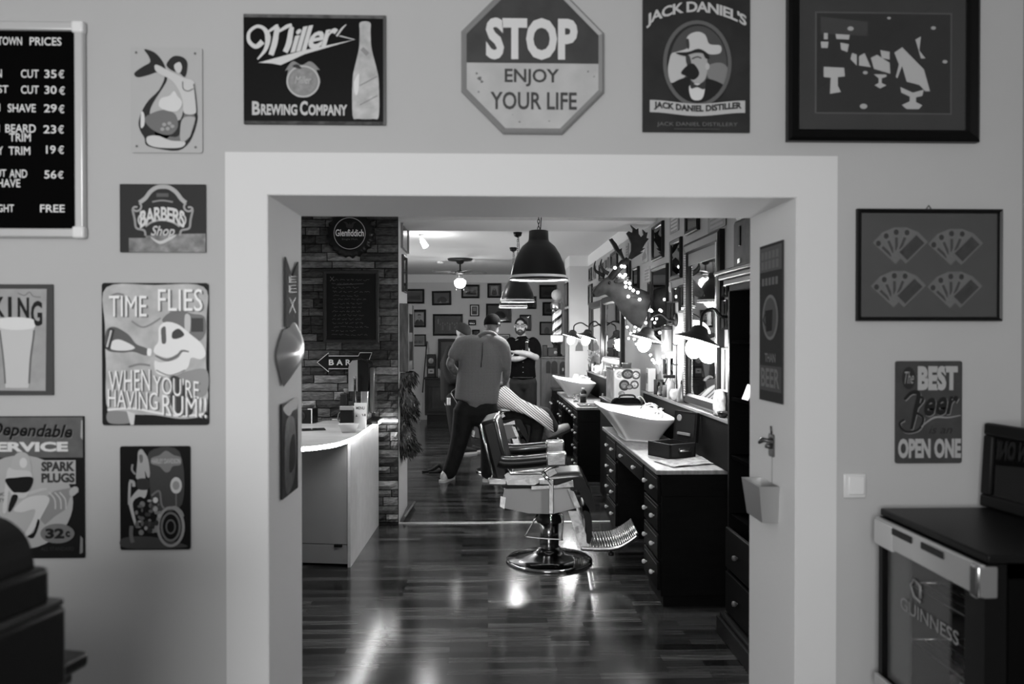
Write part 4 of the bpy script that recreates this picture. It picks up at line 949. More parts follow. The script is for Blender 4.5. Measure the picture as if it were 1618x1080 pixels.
for nm, lab, x0, x1, z0, z1, y0, g in (('storage_box', 'black box behind the menu card on the bar', 538, 559, 0, .15, 6.02, .012), ('capsule_rack', 'dark rack with cups left of the coffee machine', 538, 549, .0, .24, 6.32, .016)):
    t = thing(nm, lab, 'box' if 'box' in nm else 'rack', ((x0 + x1 - 1542) / 2 * y0 / F, y0 + .05, BT)); wv_ = (x1 - x0) * y0 / F / 2
    MB().rbox((-wv_, -.045, z0), (wv_, .045, z1), .006).build('case', G(g, .4), t)
    if 'rack' in nm:
        MB().lathe([(.001, 0), (.018, 0), (.024, .035), (.024, .037)], 14, None, TR((.02, -.02, z1))).build('cup', G(.2, .2), t)
    else:
        MB().tube([(-wv_ - .002, -.02, .04), (-wv_ - .02, -.03, .07), (-wv_ - .012, -.03, .11), (-wv_, -.02, .12)], .004, 6).build('handle', G(.3, .3, .5), t)
        MB().rbox((-wv_, -.05, z1 - .012), (wv_, -.03, z1 + .018), .003).build('edge', G(.3, .4), t)
p = onbar(569, 676)
mc = thing('menu_holder', 'white menu card upright in a clear stand on the bar', 'menu card', (p.x, p.y, BT), -.12); w_, h_ = .098, .19
MB().rbox((-w_ / 2, -.004, 0), (w_ / 2, .004, h_), .002, None, Matrix.Rotation(-.08, 4, 'X')).build('card', G(.62, .35), mc)
MB().rbox((-w_ / 2 - .002, -.05, 0), (w_ / 2 + .002, .03, .004), .001).build('stand', G(.5, .1, 0, .5), mc)
a = Art(mc, lambda x, y: (x, y), 0)
Mt = Matrix.Rotation(-.08, 4, 'X') @ Matrix.Translation((0, -.0045, 0)) @ Matrix.Rotation(PI / 2, 4, 'X')
tx = MB(); vs, fs, a0, a1, b0, b1 = text_mesh('MENU', .02); tx.add([(-.033 + (v.x - a0) / (a1 - a0) * .066, .14 + (v.y - b0) / (b1 - b0) * .022, 0) for v in vs], fs, None, Mt); tx.build('lettering', G(.05, .5), mc)
tx = MB(); tx.add([(-.036, .085, 0), (-.02, .085, 0), (-.03, .105, 0)], [(0, 1, 2)], None, Mt); tx.add([(.012, .105, 0), (.018, .11, 0), (.026, .092, 0), (.022, .088, 0)], [(0, 1, 2, 3)], None, Mt); tx.add([(.03, .09, 0), (.042, .09, 0), (.042, .108, 0), (.03, .108, 0)], [(0, 1, 2, 3)], None, Mt); tx.build('drink_icons', G(.1, .5), mc)
p = onbar(549, 684)
bw_ = thing('square_bowl', 'small white square bowl at the rounded edge of the bar top', 'bowl', (p.x, p.y + .05, BT), .12)
b = MB(); t0, t1 = .045, .072; hh = .062; w3 = .005
ou = [(-t0, -t0 * .7, 0), (t0, -t0 * .7, 0), (t0, t0 * .7, 0), (-t0, t0 * .7, 0), (-t1, -t1 * .7, hh), (t1, -t1 * .7, hh), (t1, t1 * .7, hh), (-t1, t1 * .7, hh)]
inn = [(x * .93, y * .9, z_ + (.006 if z_ == 0 else 0)) for x, y, z_ in ou]
b.add(ou + inn, [(3, 2, 1, 0)] + [(i, (i + 1) % 4, 4 + (i + 1) % 4, 4 + i) for i in range(4)] + [(8 + i, 12 + i, 12 + (i + 1) % 4, 8 + (i + 1) % 4) for i in range(4)] + [(8, 9, 10, 11)] + [(4 + i, 4 + (i + 1) % 4, 12 + (i + 1) % 4, 12 + i) for i in range(4)])
tag(b.build('bowl', G(.62, .3)), None); o_ = bpy.data.objects[-1] if False else None
C.objects[-1].parent = bw_
p = onbar(487, 669)
bx = thing('small_speaker', 'black cube speaker box at the left end of the bar', 'speaker', (p.x - .02, p.y + .08, BT), -.15)
MB().rbox((-.09, -.08, 0), (.055, .08, .115), .006).build('case', G(.010, .45), bx); MB().lathe([(.035, 0), (.03, .004), (0, .002)], 18, None, TR((-.02, -.081, .06), PI / 2)).build('cone', G(.02, .6), bx)
b = MB(); b.rbox((.03, -.085, .112), (.066, -.075, .12), .002); b.rbox((.058, -.085, .0), (.066, -.075, .12), .002); tag(b.build('white_bracket', G(.7, .4), bx))
p = onbar(493, 679)
tag(MB().rbox((-.09, -.05, 0), (.09, .05, .008), .004, None, TR((p.x + .005, p.y, BT + .001), 0, 0, .3)).build('tablet', G(.008, .2)), 'thin black tablet lying on the bar top', 'tablet')
rr = random.Random(2); pts = [onbar(500 + 38 * (i / 11) + rr.uniform(-3, 3), 657 + 5 * math.sin(i * 1.9) + rr.uniform(-1, 1)) + Vector((0, 0, .006)) for i in range(12)]
for q_ in pts: q_.y = min(q_.y, 6.6)
tag(MB().tube(spline(pts, 5), .005, 6).build('power_cable', G(.55, .5)), 'tangled white power cable on the bar along the brick wall', 'cable')
p = onbar(600, 659); kn = MB(); kn.lathe([(0, 0), (.022, 0), (.022, .018), (.014, .026), (0, .027)], 16); o_ = kn.build('ashtray', G(.02, .3)); o_.location = (p.x - .02, min(p.y, 6.56), BT); tag(o_, 'small round black ashtray at the wall end of the bar', 'ashtray')

# ------------------------------------------------------------------ end face of the partition
ENDF = Plane('L', PX)
root, a = framed('framed_picture', 'narrow framed picture at the top of the white partition end', 'framed picture', (633.2, 340, 643, 396), .012, A(120), ENDF, depth=.02, pg=mottle(A(100), .4, 9)); a.done()
root, a = framed('framed_picture', 'narrow silver-framed picture below the topmost one on the partition end', 'framed picture', (634.5, 404, 640.5, 462), .014, A(60), ENDF, depth=.02, pg=mottle(A(110), .5, 9), frough=.2); a.done()
sh = thing('wooden_shutter', 'rough wooden shutter hung on the white partition end', 'shutter', (PX, 7.02, 0))
z0, z1 = 1.58 - (585 - 529) * 7.0 / F, 1.58 - (481 - 529) * 7.0 / F
WOOD = G(.075, .7, noise=.55, nscale=7, stretch=(6, 6, 1), bump=.3); ya, yb3 = -.26, .27
MB().rbox((.0, ya, z0), (.03, yb3, z1), .004).build('back_board', WOOD, sh)
for y0, y1 in ((ya, ya + .085), (yb3 - .085, yb3)): MB().rbox((.028, y0, z0 + .0), (.075, y1, z1), .006).build('side_stile', WOOD, sh)
for zz in (z0, z1 - .085, (z0 + z1) / 2 - .04): MB().rbox((.030, ya + .085, zz), (.068, yb3 - .085, zz + .085), .006).build('crossbar', WOOD, sh)
# fur pelt below it
pz1, pz0 = z0 - .01, 1.58 - (716 - 529) * 6.95 / F
rr = random.Random(9); pe = MB()
def fur(u, v):
    t_ = u * PI; wd = (.20 + .06 * math.sin(v * 9)) * (1 - .55 * v ** 3); y = 7.0 - .08 * v - math.cos(t_) * wd
    x = PX + .004 + math.sin(t_) * (.075 + .035 * math.sin(v * 14 + 2) + .02 * math.sin(v * 31 + u * 9)); return (x, y, pz1 + (pz0 - pz1) * v)
pe.grid(fur, 15, 34, G(.055, .9, noise=.7, nscale=18))
FG = [G(.03, .8), G(.07, .8), G(.14, .8)]
for k in range(1100):
    u, v = rr.random(), rr.random() ** .9; p = Vector(fur(u, v)); c = Vector((PX - .02, 7.0, p.z)); n_ = (p - c).normalized()
    L = rr.uniform(.03, .085); d_ = (n_ * .8 + Vector((rr.uniform(-.4, .4), rr.uniform(-.6, .6), -rr.uniform(.5, 1.4)))).normalized(); s_ = d_.cross(Vector((0, 0, 1))).normalized() * rr.uniform(.004, .009)
    pe.add([p - s_, p + s_, p + d_ * L * .6 + s_ * .5 + n_ * .01, p + d_ * L - Vector((0, 0, .01))], [(0, 1, 2, 3)], rr.choice(FG))
tag(pe.build('fur_pelt', FG[0]), 'dark shaggy fur pelt hanging on the white partition end', 'fur')
# ------------------------------------------------------------------ desks along the right wall
DT = .80
DARK = G(.0025, .5, 0, .25, noise=.4, nscale=5, stretch=(1, 1, 6)); EDGE = G(.10, .35); PORC = G(.68, .25)
KNOB = [(0, 0), (.006, 0), (.005, .006), (.012, .012), (.0145, .02), (.012, .028), (.005, .031), (0, .0315)]
def desk(label, y0, y1, peds, mids, x0=.975, top=None):
    t = thing('pedestal_desk', label, 'desk', (x0, y0, 0), group='dressing desks along the right wall')
    D = 1.425 - x0; L = y1 - y0
    MB().rbox((-.004, -.012, DT - .027), (D, L, DT), .004).build('desk_top', top or G(.22, .5, noise=.3, nscale=9, stretch=(4, 1, 1)), t)
    b = MB()
    for a_, c_ in peds: b.rbox((.03, a_ - y0, .06), (D - .01, c_ - y0, DT - .027), .004); b.box((.045, a_ - y0 + .01, 0), (D - .02, c_ - y0 - .01, .06))
    b.rbox((.03, .01, DT - .16), (D - .01, L - .01, DT - .027), .004); b.build('body', DARK, t)
    def drawer(a_, c_, z0, z1, ks):
        d = MB(); d.rbox((.012, a_ - y0, z0), (.034, c_ - y0, z1), .005); f = MB()
        o = d.build('drawer', DARK, t)
        MB().box((.0105, a_ - y0 + .03, z1 - .022), (.0135, c_ - y0 - .03, z1 - .018)).build('moulding', EDGE, o)
        for k in ks: MB().lathe(KNOB, 14, None, TR((.012, k - y0, (z0 + z1) / 2), 0, -PI / 2)).build('knob', G(.72, .25), o)
    for a_, c_ in peds:
        zs = [.085, .265, .425, .595, .765]
        for i in range(4):
            w_ = c_ - a_; drawer(a_ + .015, c_ - .015, zs[i] + .008, zs[i + 1] - .008, (a_ + w_ * .25, a_ + w_ * .75))
    for a_, c_ in mids:
        w_ = c_ - a_; drawer(a_ + .01, c_ - .01, .635, .755, (a_ + w_ * .25, a_ + w_ * .72))
    return t
desk('dark pedestal desk nearest the doorway, carrying the wooden box and newspaper', 4.572, 6.74, [(4.585, 5.02), (6.12, 6.62)], [(5.03, 6.11)])
d2 = desk('dark pedestal desk farther along the right wall, beside the far sink', 8.55, 10.95, [(8.57, 9.05), (10.35, 10.9)], [(9.06, 9.7), (9.71, 10.34)], .955)
dc = thing('chest_of_drawers', 'small dark chest with white knobs beyond the second desk', 'chest of drawers', (.93, 11.35, 0))
MB().rbox((.02, 0, 0), (.22, .5, .78), .005).build('body', DARK, dc); MB().rbox((0, -.01, .78), (.222, .51, .8), .004).build('top', G(.03, .4), dc)
for z0 in (.2, .36, .52):
    o = MB().rbox((.005, .02, z0), (.022, .48, z0 + .14), .004).build('drawer', DARK, dc)
    for y in (.13, .36): MB().lathe(KNOB, 12, None, TR((.005, y, z0 + .07), 0, -PI / 2)).build('knob', G(.7, .25), o)
for nm, y0, y1, lab in (('wall_ledge', 4.45, 6.95, 'dark wall ledge behind the nearest desk'), ('wall_ledge', 8.5, 10.9, 'dark wall ledge behind the farther desk')):
    t = thing(nm, lab, 'ledge', (1.352, y0, DT))
    MB().rbox((.010, 0, .002), (.075, y1 - y0, .275), .003).build('front_board', G(.002, .6, 0, .1), t); MB().rbox((0, -.005, .275), (.077, y1 - y0 + .005, .298), .004).build('shelf_board', G(.10, .3), t)

# boat-shaped sinks ---------------------------------------------------
def sink(label, yc, xs=0.0):
    t = thing('ceramic_sink', label, 'sink', (.845 + xs, yc, DT), group='white washing sinks')
    K = 36
    def outl(k, s):   # rim outline: straight lip at the front, swelling to the back
        pts = [(0, -.30), (0, .30), (.06, .35), (.2, .46), (.36, .55), (.46, .52), (.485, .3), (.485, -.3), (.46, -.52), (.36, -.55), (.2, -.46), (.06, -.35)]
        return pts
    rim = [Vector((x, y, 0)) for x, y in outl(0, 1)]; rim = spline(rim, 4, True); n = len(rim)
    zr = lambda x: .245 - .055 * min(1, max(0, x / .3)) ** .8
    c = Vector((.30, 0, 0)); vs = []; fs = []
    lev = [(1, 0, 1.0), (.985, .004, .93), (.90, 0, .80), (.78, 0, .6), (.67, 0, .4), (.57, 0, .2), (.51, 0, .08), (.49, 0, .02), (.50, 0, 0)]
    for sc, dz, zz in lev:
        for p in rim: q = c + (p - c) * sc; vs.append((q.x + (1 - zz) * .02, q.y, zr(p.x) * zz + dz))
    m = len(lev)
    fs = [(k * n + (i + 1) % n, k * n + i, (k + 1) * n + i, (k + 1) * n + (i + 1) % n) for k in range(m - 1) for i in range(n)]
    fs.append([(m - 1) * n + i for i in range(n)])
    b0 = len(vs); inn = [(1, 1.0), (.95, 1.04), (.86, .98), (.74, .62), (.6, .36), (.4, .2), (.15, .16)]
    for sc, zz in inn:
        for p in rim: q = c + (p - c) * sc; vs.append((q.x, q.y, zr(p.x) * zz))
    for k in range(len(inn) - 1):
        for i in range(n): fs.append((b0 + k * n + i, b0 + k * n + (i + 1) % n, b0 + (k + 1) * n + (i + 1) % n, b0 + (k + 1) * n + i))
    fs.append([b0 + (len(inn) - 1) * n + i for i in range(n)])
    b = MB(); b.add(vs, fs, None, None, True); b.build('basin', PORC, t)
    f = MB(); fx, fy = .42, -.12
    f.tube(spline([(fx, fy, .18), (fx, fy, .235), (fx - .04, fy, .262), (fx - .10, fy, .25), (fx - .12, fy, .225)], 5), .013, 10); f.lathe([(.022, 0), (.022, .02), (.014, .03)], 14, None, TR((fx, fy, .175))); f.build('tap', CHROME(.8, .08), t)
    for dy in (-.09, .09): MB().lathe([(.016, .17), (.016, .21), (.024, .215), (.022, .24), (0, .245)], 12, None, TR((fx + .01, fy + dy, 0))).build('tap_handle', CHROME(.8, .1), t)
    return t
sink('white boat-shaped ceramic sink on the nearest desk', 6.03)
sink('white boat-shaped ceramic sink on the farther desk', 10.15, .0)

# wooden box, newspaper, loose things on the nearest desk -------------------
bx = thing('wooden_box', 'open black wooden box with raised lid on the nearest desk', 'box', (1.14, 4.95, DT), math.radians(26.7))
BK = G(.012, .35); a_ = .208; b_ = .22; hh = .092; tk = .012
f = MB(); f.box((0, 0, 0), (a_, b_, tk)); f.box((0, 0, 0), (a_, tk, hh)); f.box((0, b_ - tk, 0), (a_, b_, hh)); f.box((0, 0, 0), (tk, b_, hh)); f.box((a_ - tk, 0, 0), (a_, b_, hh)); f.build('body', BK, bx)
MB().box((.002, .002, hh), (a_ - .002, .006, hh + .0015)).box((.002, .006, hh), (.006, b_ - .002, hh + .0015)).build('bright_rim', G(.35, .3, .6), bx)
Ml = TR((a_, 0, hh), 0, math.radians(5), 0)
lid = MB().box((0, 0, 0), (.022, b_, .19), None, Ml); lo = lid.build('lid', G(.003, .5, 0, .3), bx)
MB().box((-.001, .02, .03), (.0, b_ - .02, .175), None, Ml).build('lid_lining', G(.008, .7), lo)
MB().lathe([(.022, 0), (.022, .003), (.017, .0035), (0, .0035)], 20, None, Ml @ TR((-.001, b_ * .77, .145), 0, -PI / 2)).build('emblem', G(.22, .5), lo)
MB().rbox((-.014, .05, .035), (-.002, b_ - .05, .055), .004, None, Ml).build('razor_holder', G(.16, .5), lo)
MB().tube([(.07, -.002, .045), (.075, -.016, .05), (.155, -.016, .05), (.16, -.002, .045)], .006, 8).build('handle', CHROME(.6, .25), bx)
MB().rbox((.07, -.006, .052), (.16, .0, .066), .002).build('clasp', CHROME(.5, .3), bx)
def sheet(pts, label, nm, cat, g, z, wob=.004):
    P = [onZ(*p, z) for p in pts]; rr = random.Random(4); n = 9
    def fn(u, v):
        p = (P[0] * (1 - u) + P[1] * u) * (1 - v) + (P[3] * (1 - u) + P[2] * u) * v
        return (p.x, p.y, p.z + .003 + wob * (1 + math.sin(u * 9 + v * 5)) * .5 + wob * .8 * (v > .8) * (1 + math.sin(u * 14)))
    b = MB(); b.grid(fn, 16, 10, g, flip=True); o = b.build(nm, g, solid=.001); return tag(o, label, cat)
sheet([(1033, 729), (1113, 721.5), (1157, 731), (1064, 739)], 'open newspaper lying at the front of the nearest desk', 'newspaper', 'newspaper', G(.28, .8, noise=.6, nscale=28), DT)
def pot(nm, lab, cat, loc, prof, m, extra=None, n=18, group=None):
    t = thing(nm, lab, cat, loc, group=group); MB().lathe(prof, n).build(extra or 'body', m, t); return t
def jar(h, r): return [(0, 0), (r, 0), (r, h * .95), (r * .9, h), (r * .85, h), (r * .85, h * .1), (0, h * .08)]
LZ = DT + .299
pot('glass_jar', 'clear glass jar behind the nearest sink', 'jar', (1.375, 6.28, LZ), jar(.11, .035), GLASS(.05), 'glass_body')
pot('tin_can', 'dark tin can beside the clear jar behind the nearest sink', 'can', (1.385, 6.15, LZ), jar(.09, .03), G(.05, .4))
pot('paper_box', 'small black box standing behind the dark tin can', 'box', (1.385, 6.42, LZ), [(0, 0), (.04, 0), (.04, .12), (0, .12)], G(.02, .5), n=4)
t = pot('spray_bottle', 'pale spray bottle with black trigger behind the nearest sink', 'bottle', (1.385, 5.98, LZ), [(0, 0), (.032, 0), (.032, .11), (.012, .14), (.012, .155)], G(.25, .4))
MB().rbox((-.06, -.012, .155), (.03, .012, .18), .005).tube([(-.03, 0, .155), (-.045, 0, .125)], .004, 6).build('trigger', G(.012, .4), t)
t = pot('perfume_bottle', 'tall tapering grey bottle on the ledge left of the large mirror', 'bottle', (1.385, 5.66, LZ), [(0, 0), (.034, 0), (.034, .03), (.015, .1), (.010, .13)], G(.18, .2)); MB().lathe([(.008, .128), (.006, .155), (0, .158)], 12).build('stopper', G(.05, .3), t)
pot('glass_bowl', 'cloudy rounded glass bowl on the ledge behind the tapering bottle', 'bowl', (1.385, 5.8, LZ), [(0, 0), (.03, .0), (.05, .03), (.052, .06), (.04, .085), (.036, .085), (.047, .06), (.04, .02), (0, .008)], G(.5, .2, 0, .5))
t = thing('tissue_pack', 'crumpled pale paper bag on the ledge beside the bookcase', 'paper bag', (1.385, 4.72, LZ)); rr = random.Random(8)
b = MB(); b.grid(lambda u, v: ((.034 + .008 * math.sin(u * 23 + v * 7)) * math.cos(u * 2 * PI) * (1 - .4 * v ** 3), (.07 + .012 * math.sin(u * 31 + v * 11)) * math.sin(u * 2 * PI) * (1 - .15 * v), .15 * v + .006 * math.sin(u * 12)), 20, 8, None, closed_u=True); b.build('bag', G(.3, .6, noise=.35, nscale=14), t, solid=.002)
pot('small_bowl', 'small black bowl on the ledge below the crumpled bag', 'bowl', (1.37, 4.60, LZ), [(0, 0), (.02, 0), (.035, .03), (.035, .035), (.03, .034), (.018, .008), (0, .008)], G(.012, .2))
MBt = MB(); MBt.tube(spline([(1.25, 6.62, 1.06), (1.275, 6.62, 1.068), (1.305, 6.62, 1.035), (1.325, 6.62, .98), (1.33, 6.62, .90), (1.31, 6.62, .806)], 6), .0035, 8); tag(MBt.build('white_cable', G(.65, .5)), 'white cable looping down beside the black bag', 'cable')
t = thing('toiletry_bag', 'soft black bag at the far end of the nearest desk', 'bag', (1.165, 6.69, DT))
b = MB(); b.rbox((-.125, -.07, 0), (.125, .07, .25), .05, None, None, 4); b.build('bag', G(.002, .8, 0, .1, noise=.3, nscale=30, bump=.3), t)
MB().tube([(-.12, -.072, .2), (.12, -.072, .2)], .004, 6).build('zip', G(.04, .4), t); MB().tube(spline([(-.07, -.06, .245), (-.05, -.06, .275), (.05, -.06, .275), (.07, -.06, .245)], 4), .008, 8).build('handle', G(.01, .6), t)
# case between the desks
t = thing('low_cabinet', 'dark cabinet between the two desks, under the sticker-covered case', 'cabinet', (1.09, 6.98, 0))
MB().rbox((0, 0, .05), (.335, .72, .965), .004).build('body', DARK, t); MB().rbox((-.01, -.01, .965), (.335, .73, .985), .003).build('top', G(.04, .4), t); MB().box((.02, .02, 0), (.32, .7, .05)).build('plinth', G(.01, .5), t)
t = thing('retro_case', 'white box with round motorcycle stickers between the desks', 'case', (1.113, 7.02, .985))
MB().rbox((0, 0, 0), (.24, .45, .295), .012).build('case', G(.55, .35), t)
a = Art(t, lambda x, y: (x, y), 0); Mf = TR((0, -.0005, 0), PI / 2)
def dsc(nm, x, z, rx, rz_, g, L): b = MB(); b.add([(x + rx * math.cos(k * PI / 12), z + rz_ * math.sin(k * PI / 12), .0005 * L) for k in range(24)], [list(range(24))], None, Mf); return b
for i, (x, z, rx, rz_, g, g2) in enumerate(((.055, .245, .042, .042, .72, .4), (.125, .248, .048, .038, .03, .12), (.198, .24, .034, .034, .06, .55), (.095, .15, .042, .042, .03, .15), (.185, .155, .034, .034, .06, .5), (.14, .135, .03, .02, .05, .2), (.07, .075, .026, .022, .2, .3))):
    o = dsc('round_sticker', x, z, rx * 1.15, rz_ * 1.15, g, i + 1).build('round_sticker', G(g, .5), t); dsc('sticker_picture', x, z, rx * .72, rz_ * .7, g2, i + 1.6).build('sticker_picture', mottle(g2, .7, 60), o)
MB().box((-.001, .05, .02), (.0, .4, .27)).build('side_panel', mottle(.42, .4, 12), t)
MB().box((-.002, -.002, .0), (.006, .456, .012)).box((-.002, -.002, .283), (.006, .456, .296)).build('edge_binding', CHROME(.6, .3), t)
t = pot('round_tin', 'flat round tin on the white box, nearer its left edge', 'tin', (1.165, 7.2, 1.281), [(0, 0), (.04, 0), (.04, .03), (0, .031)], CHROME(.6, .3), group='tins on the white case')
pot('round_tin', 'flat round tin with a black lid on the white box, nearer the wall', 'tin', (1.26, 7.2, 1.281), [(0, 0), (.042, 0), (.042, .035), (.045, .036), (.045, .048), (0, .05)], CHROME(.5, .3), group='tins on the white case')
t = thing('drinks_tin', 'boxy grey tin on the ledge with dark cups printed on it', 'tin', (1.385, 6.72, LZ)); MB().rbox((-.035, -.05, 0), (.03, .05, .20), .006).build('body', G(.38, .4), t); MB().rbox((-.036, -.035, .07), (-.034, .035, .16), .001).build('cup_picture', mottle(.06, .6, 40), t)
# farther desk things
t = pot('shampoo_bottle', 'dark bottle with a pale band in front of the far sink', 'bottle', (1.105, 9.2, DT), [(0, 0), (.037, 0), (.037, .12), (.03, .135), (.018, .14), (.018, .165), (0, .167)], G(.018, .25)); MB().lathe([(.0375, .07), (.0375, .1)], 18).build('label_band', G(.30, .5), t); MB().lathe([(.019, .145), (.019, .167), (0, .168)], 14).build('cap', G(.5, .3), t)
pot('drinking_glass', 'clear tumbler in front of the far sink, left of the dark bottle', 'glass', (1.03, 9.28, DT), jar(.09, .033), GLASS(.03), 'glass_body')
t = thing('tool_mat', 'black mat with combs and scissors at the near end of the farther desk', 'mat', (1.0, 8.63, DT)); MB().rbox((0, 0, 0), (.3, .3, .01), .003).build('mat', G(.01, .6), t)
b = MB(); b.rbox((.14, .05, .01), (.28, .075, .016), .002)
for k in range(14): b.box((.145 + k * .0095, .075, .01), (.149 + k * .0095, .095, .014))
b.build('comb', G(.35, .3), t); MB().tube([(.05, .08, .014), (.1, .1, .014), (.2, .16, .014)], .004, 6).tube([(.05, .11, .014), (.1, .1, .014), (.19, .05, .014)], .004, 6).build('scissors', CHROME(.7, .2), t)
pot('small_bottle', 'tiny clear bottle beside the tool mat on the farther desk', 'bottle', (1.3, 8.98, DT), [(0, 0), (.02, 0), (.02, .08), (.009, .1), (.009, .12), (0, .121)], G(.3, .15))
t = pot('mug', 'white mug on the ledge by the far mirror', 'mug', (1.385, 10.0, LZ), jar(.10, .043), G(.7, .3)); MB().tube(spline([(-.04, 0, .08), (-.07, 0, .075), (-.07, 0, .03), (-.04, 0, .02)], 4), .006, 8).build('handle', G(.7, .3), t)
t = pot('plant_pot', 'dark pot with a small sprig on the ledge by the pillar', 'plant', (1.38, 10.6, LZ), [(0, 0), (.035, 0), (.045, .09), (.04, .09), (.035, .07), (0, .07)], G(.02, .4))
b = MB(); rr = random.Random(6)
for k in range(26):
    a0 = rr.uniform(0, 6.28); h = rr.uniform(.06, .2); r = rr.uniform(.02, .06); p = Vector((r * math.cos(a0), r * math.sin(a0), .08 + h)); b.tube([(0, 0, .07), (p.x * .4, p.y * .4, .08 + h * .6), p], .002, 4); s = rr.uniform(.012, .02); b.add([p + Vector((s, 0, 0)), p + Vector((0, s * .6, s)), p + Vector((-s, 0, .3 * s)), p + Vector((0, -s * .6, -s))], [(0, 1, 2, 3)])
b.build('leaves', G(.12, .6), t)
t = thing('photo_stand', 'dark folding picture stand with two pale arches on the ledge', 'picture stand', (1.375, 10.28, LZ)); MB().rbox((-.02, -.11, 0), (.01, .11, .14), .004).build('board', G(.015, .4), t)
for y in (-.055, .055): MB().prism([(y - .035, .02), (y + .035, .02)] + [(y + .035 * math.cos(k * PI / 8), .075 + .04 * math.sin(k * PI / 8)) for k in range(9)], .0201, .0215, None, Matrix.Rotation(PI / 2, 4, 'Z') @ Matrix.Rotation(PI / 2, 4, 'X') @ Matrix.Diagonal((1, 1, -1, 1))).build('arched_picture', G(.5, .5), t)
pot('round_pot', 'round pale pot at the wall side of the far sink', 'pot', (1.2, 10.78, DT), [(0, 0), (.05, 0), (.06, .12), (.055, .2), (.03, .25), (0, .25)], G(.4, .4))
pot('cream_jar', 'short white jar on the ledge of the farther desk', 'jar', (1.385, 9.3, LZ), [(0, 0), (.03, 0), (.03, .05), (.032, .05), (.032, .07), (0, .071)], G(.6, .3), group='toiletries on the far ledge')
pot('pump_bottle', 'slim pale pump bottle on the ledge of the farther desk', 'bottle', (1.385, 9.6, LZ), [(0, 0), (.025, 0), (.025, .12), (.008, .14), (.008, .17), (.015, .175), (0, .18)], G(.5, .3), group='toiletries on the far ledge')
pot('tonic_bottle', 'dark squat bottle on the ledge of the farther desk', 'bottle', (1.385, 8.9, LZ), [(0, 0), (.03, 0), (.03, .08), (.012, .1), (.012, .13), (0, .131)], G(.03, .2), group='toiletries on the far ledge')

# ------------------------------------------------------------------ right wall: mirrors, frames, plates
RW = Plane('R', RW_)
MIRROR = G(.80, .02, 1.0)
root, a = framed('wall_mirror', 'large dark-framed mirror above the nearest desk', 'mirror', (1087.5, 374, 1145, 646), .075, G and .010, RW, depth=.04, pg=MIRROR, glass=False)
w2, h2 = a.w / 2, a.h / 2
b = MB()
for k in range(60): b.ball((-w2 + .05, -h2 + .06 + k * (a.h - .12) / 60, .035), .011, None, 8)
b.build('beaded_edge', G(.4, .3, .5), root); MB().rbox((w2 - .088, -h2 + .07, .02), (w2 - .072, h2 - .07, .034), .004).build('chrome_strip', CHROME(.8, .15), root)
MB().rbox((-w2 + .075, h2 - .16, .012), (w2 - .09, h2 - .075, .02), .003).build('top_panel', G(.10, .5), root)
root, a = framed('wall_mirror', 'tall dark-framed mirror above the farther desk, nearer side', 'mirror', (956, 466, 987, 577), .09, .010, RW, depth=.05, pg=MIRROR, glass=False)
root, a = framed('wall_mirror', 'tall dark-framed mirror above the farther desk, by the pillar', 'mirror', (935.5, 476, 955, 574), .09, .014, RW, depth=.05, pg=MIRROR, glass=False)
def rpic(lab, x0, x1, t0, t1, b0, b1, fw_, fg, pg, kind='frame', art=None, d=.025, name=None, cat='framed picture', grp='pictures on the right wall'):
    rect = (x0, (t0 + t1) / 2, x1, (b0 + b1) / 2)
    if kind == 'frame': root, a = framed(name or 'framed_picture', lab, cat, rect, fw_, fg, RW, depth=d, pg=mottle(pg, .45, 7), group=grp)
    else: root, a = plate_sign(name or 'tin_sign', lab, 'sign' if cat == 'framed picture' else cat, rect, pg, RW, mat=mottle(pg, .45, 16), group=grp)
    W_, H_ = x1 - x0, rect[3] - rect[1]; q = lambda u, v: (x0 + u * W_, rect[1] + v * H_)
    if art == 'portrait':
        a.blob('picture', [q(*p) for p in ((.25, .8), (.3, .6), (.45, .52), (.6, .55), (.75, .65), (.78, .85))], pg * .3, 1); a.disc('picture', *q(.5, .42), W_ * .14, H_ * .09, min(.5, pg * 2.2), 2, 14)
    elif art == 'scene':
        a.poly('picture', [q(.2, .75), q(.35, .5), q(.6, .42), q(.8, .6), q(.8, .8), q(.2, .85)], pg * .35, 1); a.poly('picture', [q(.3, .3), q(.5, .25), q(.5, .4), q(.35, .45)], pg * 1.8, 1)
    elif art == 'animal':
        a.blob('picture', [q(*p) for p in ((.2, .72), (.3, .45), (.5, .4), (.62, .25), (.72, .35), (.75, .6), (.6, .75), (.35, .82))], pg * .25, 1)
    elif art == 'text':
        for k in range(4): a.rect('lettering', *q(.15, .16 + k * .2), *q(.85, .27 + k * .2), pg * (.3 if pg > .2 else 2.5), 1)
    elif art == 'mat':
        a.rect('mat_board', *q(.16, .12), *q(.84, .88), .5, 1); a.rect('picture', *q(.28, .24), *q(.72, .76), .1, 2)
    a.done(); return root
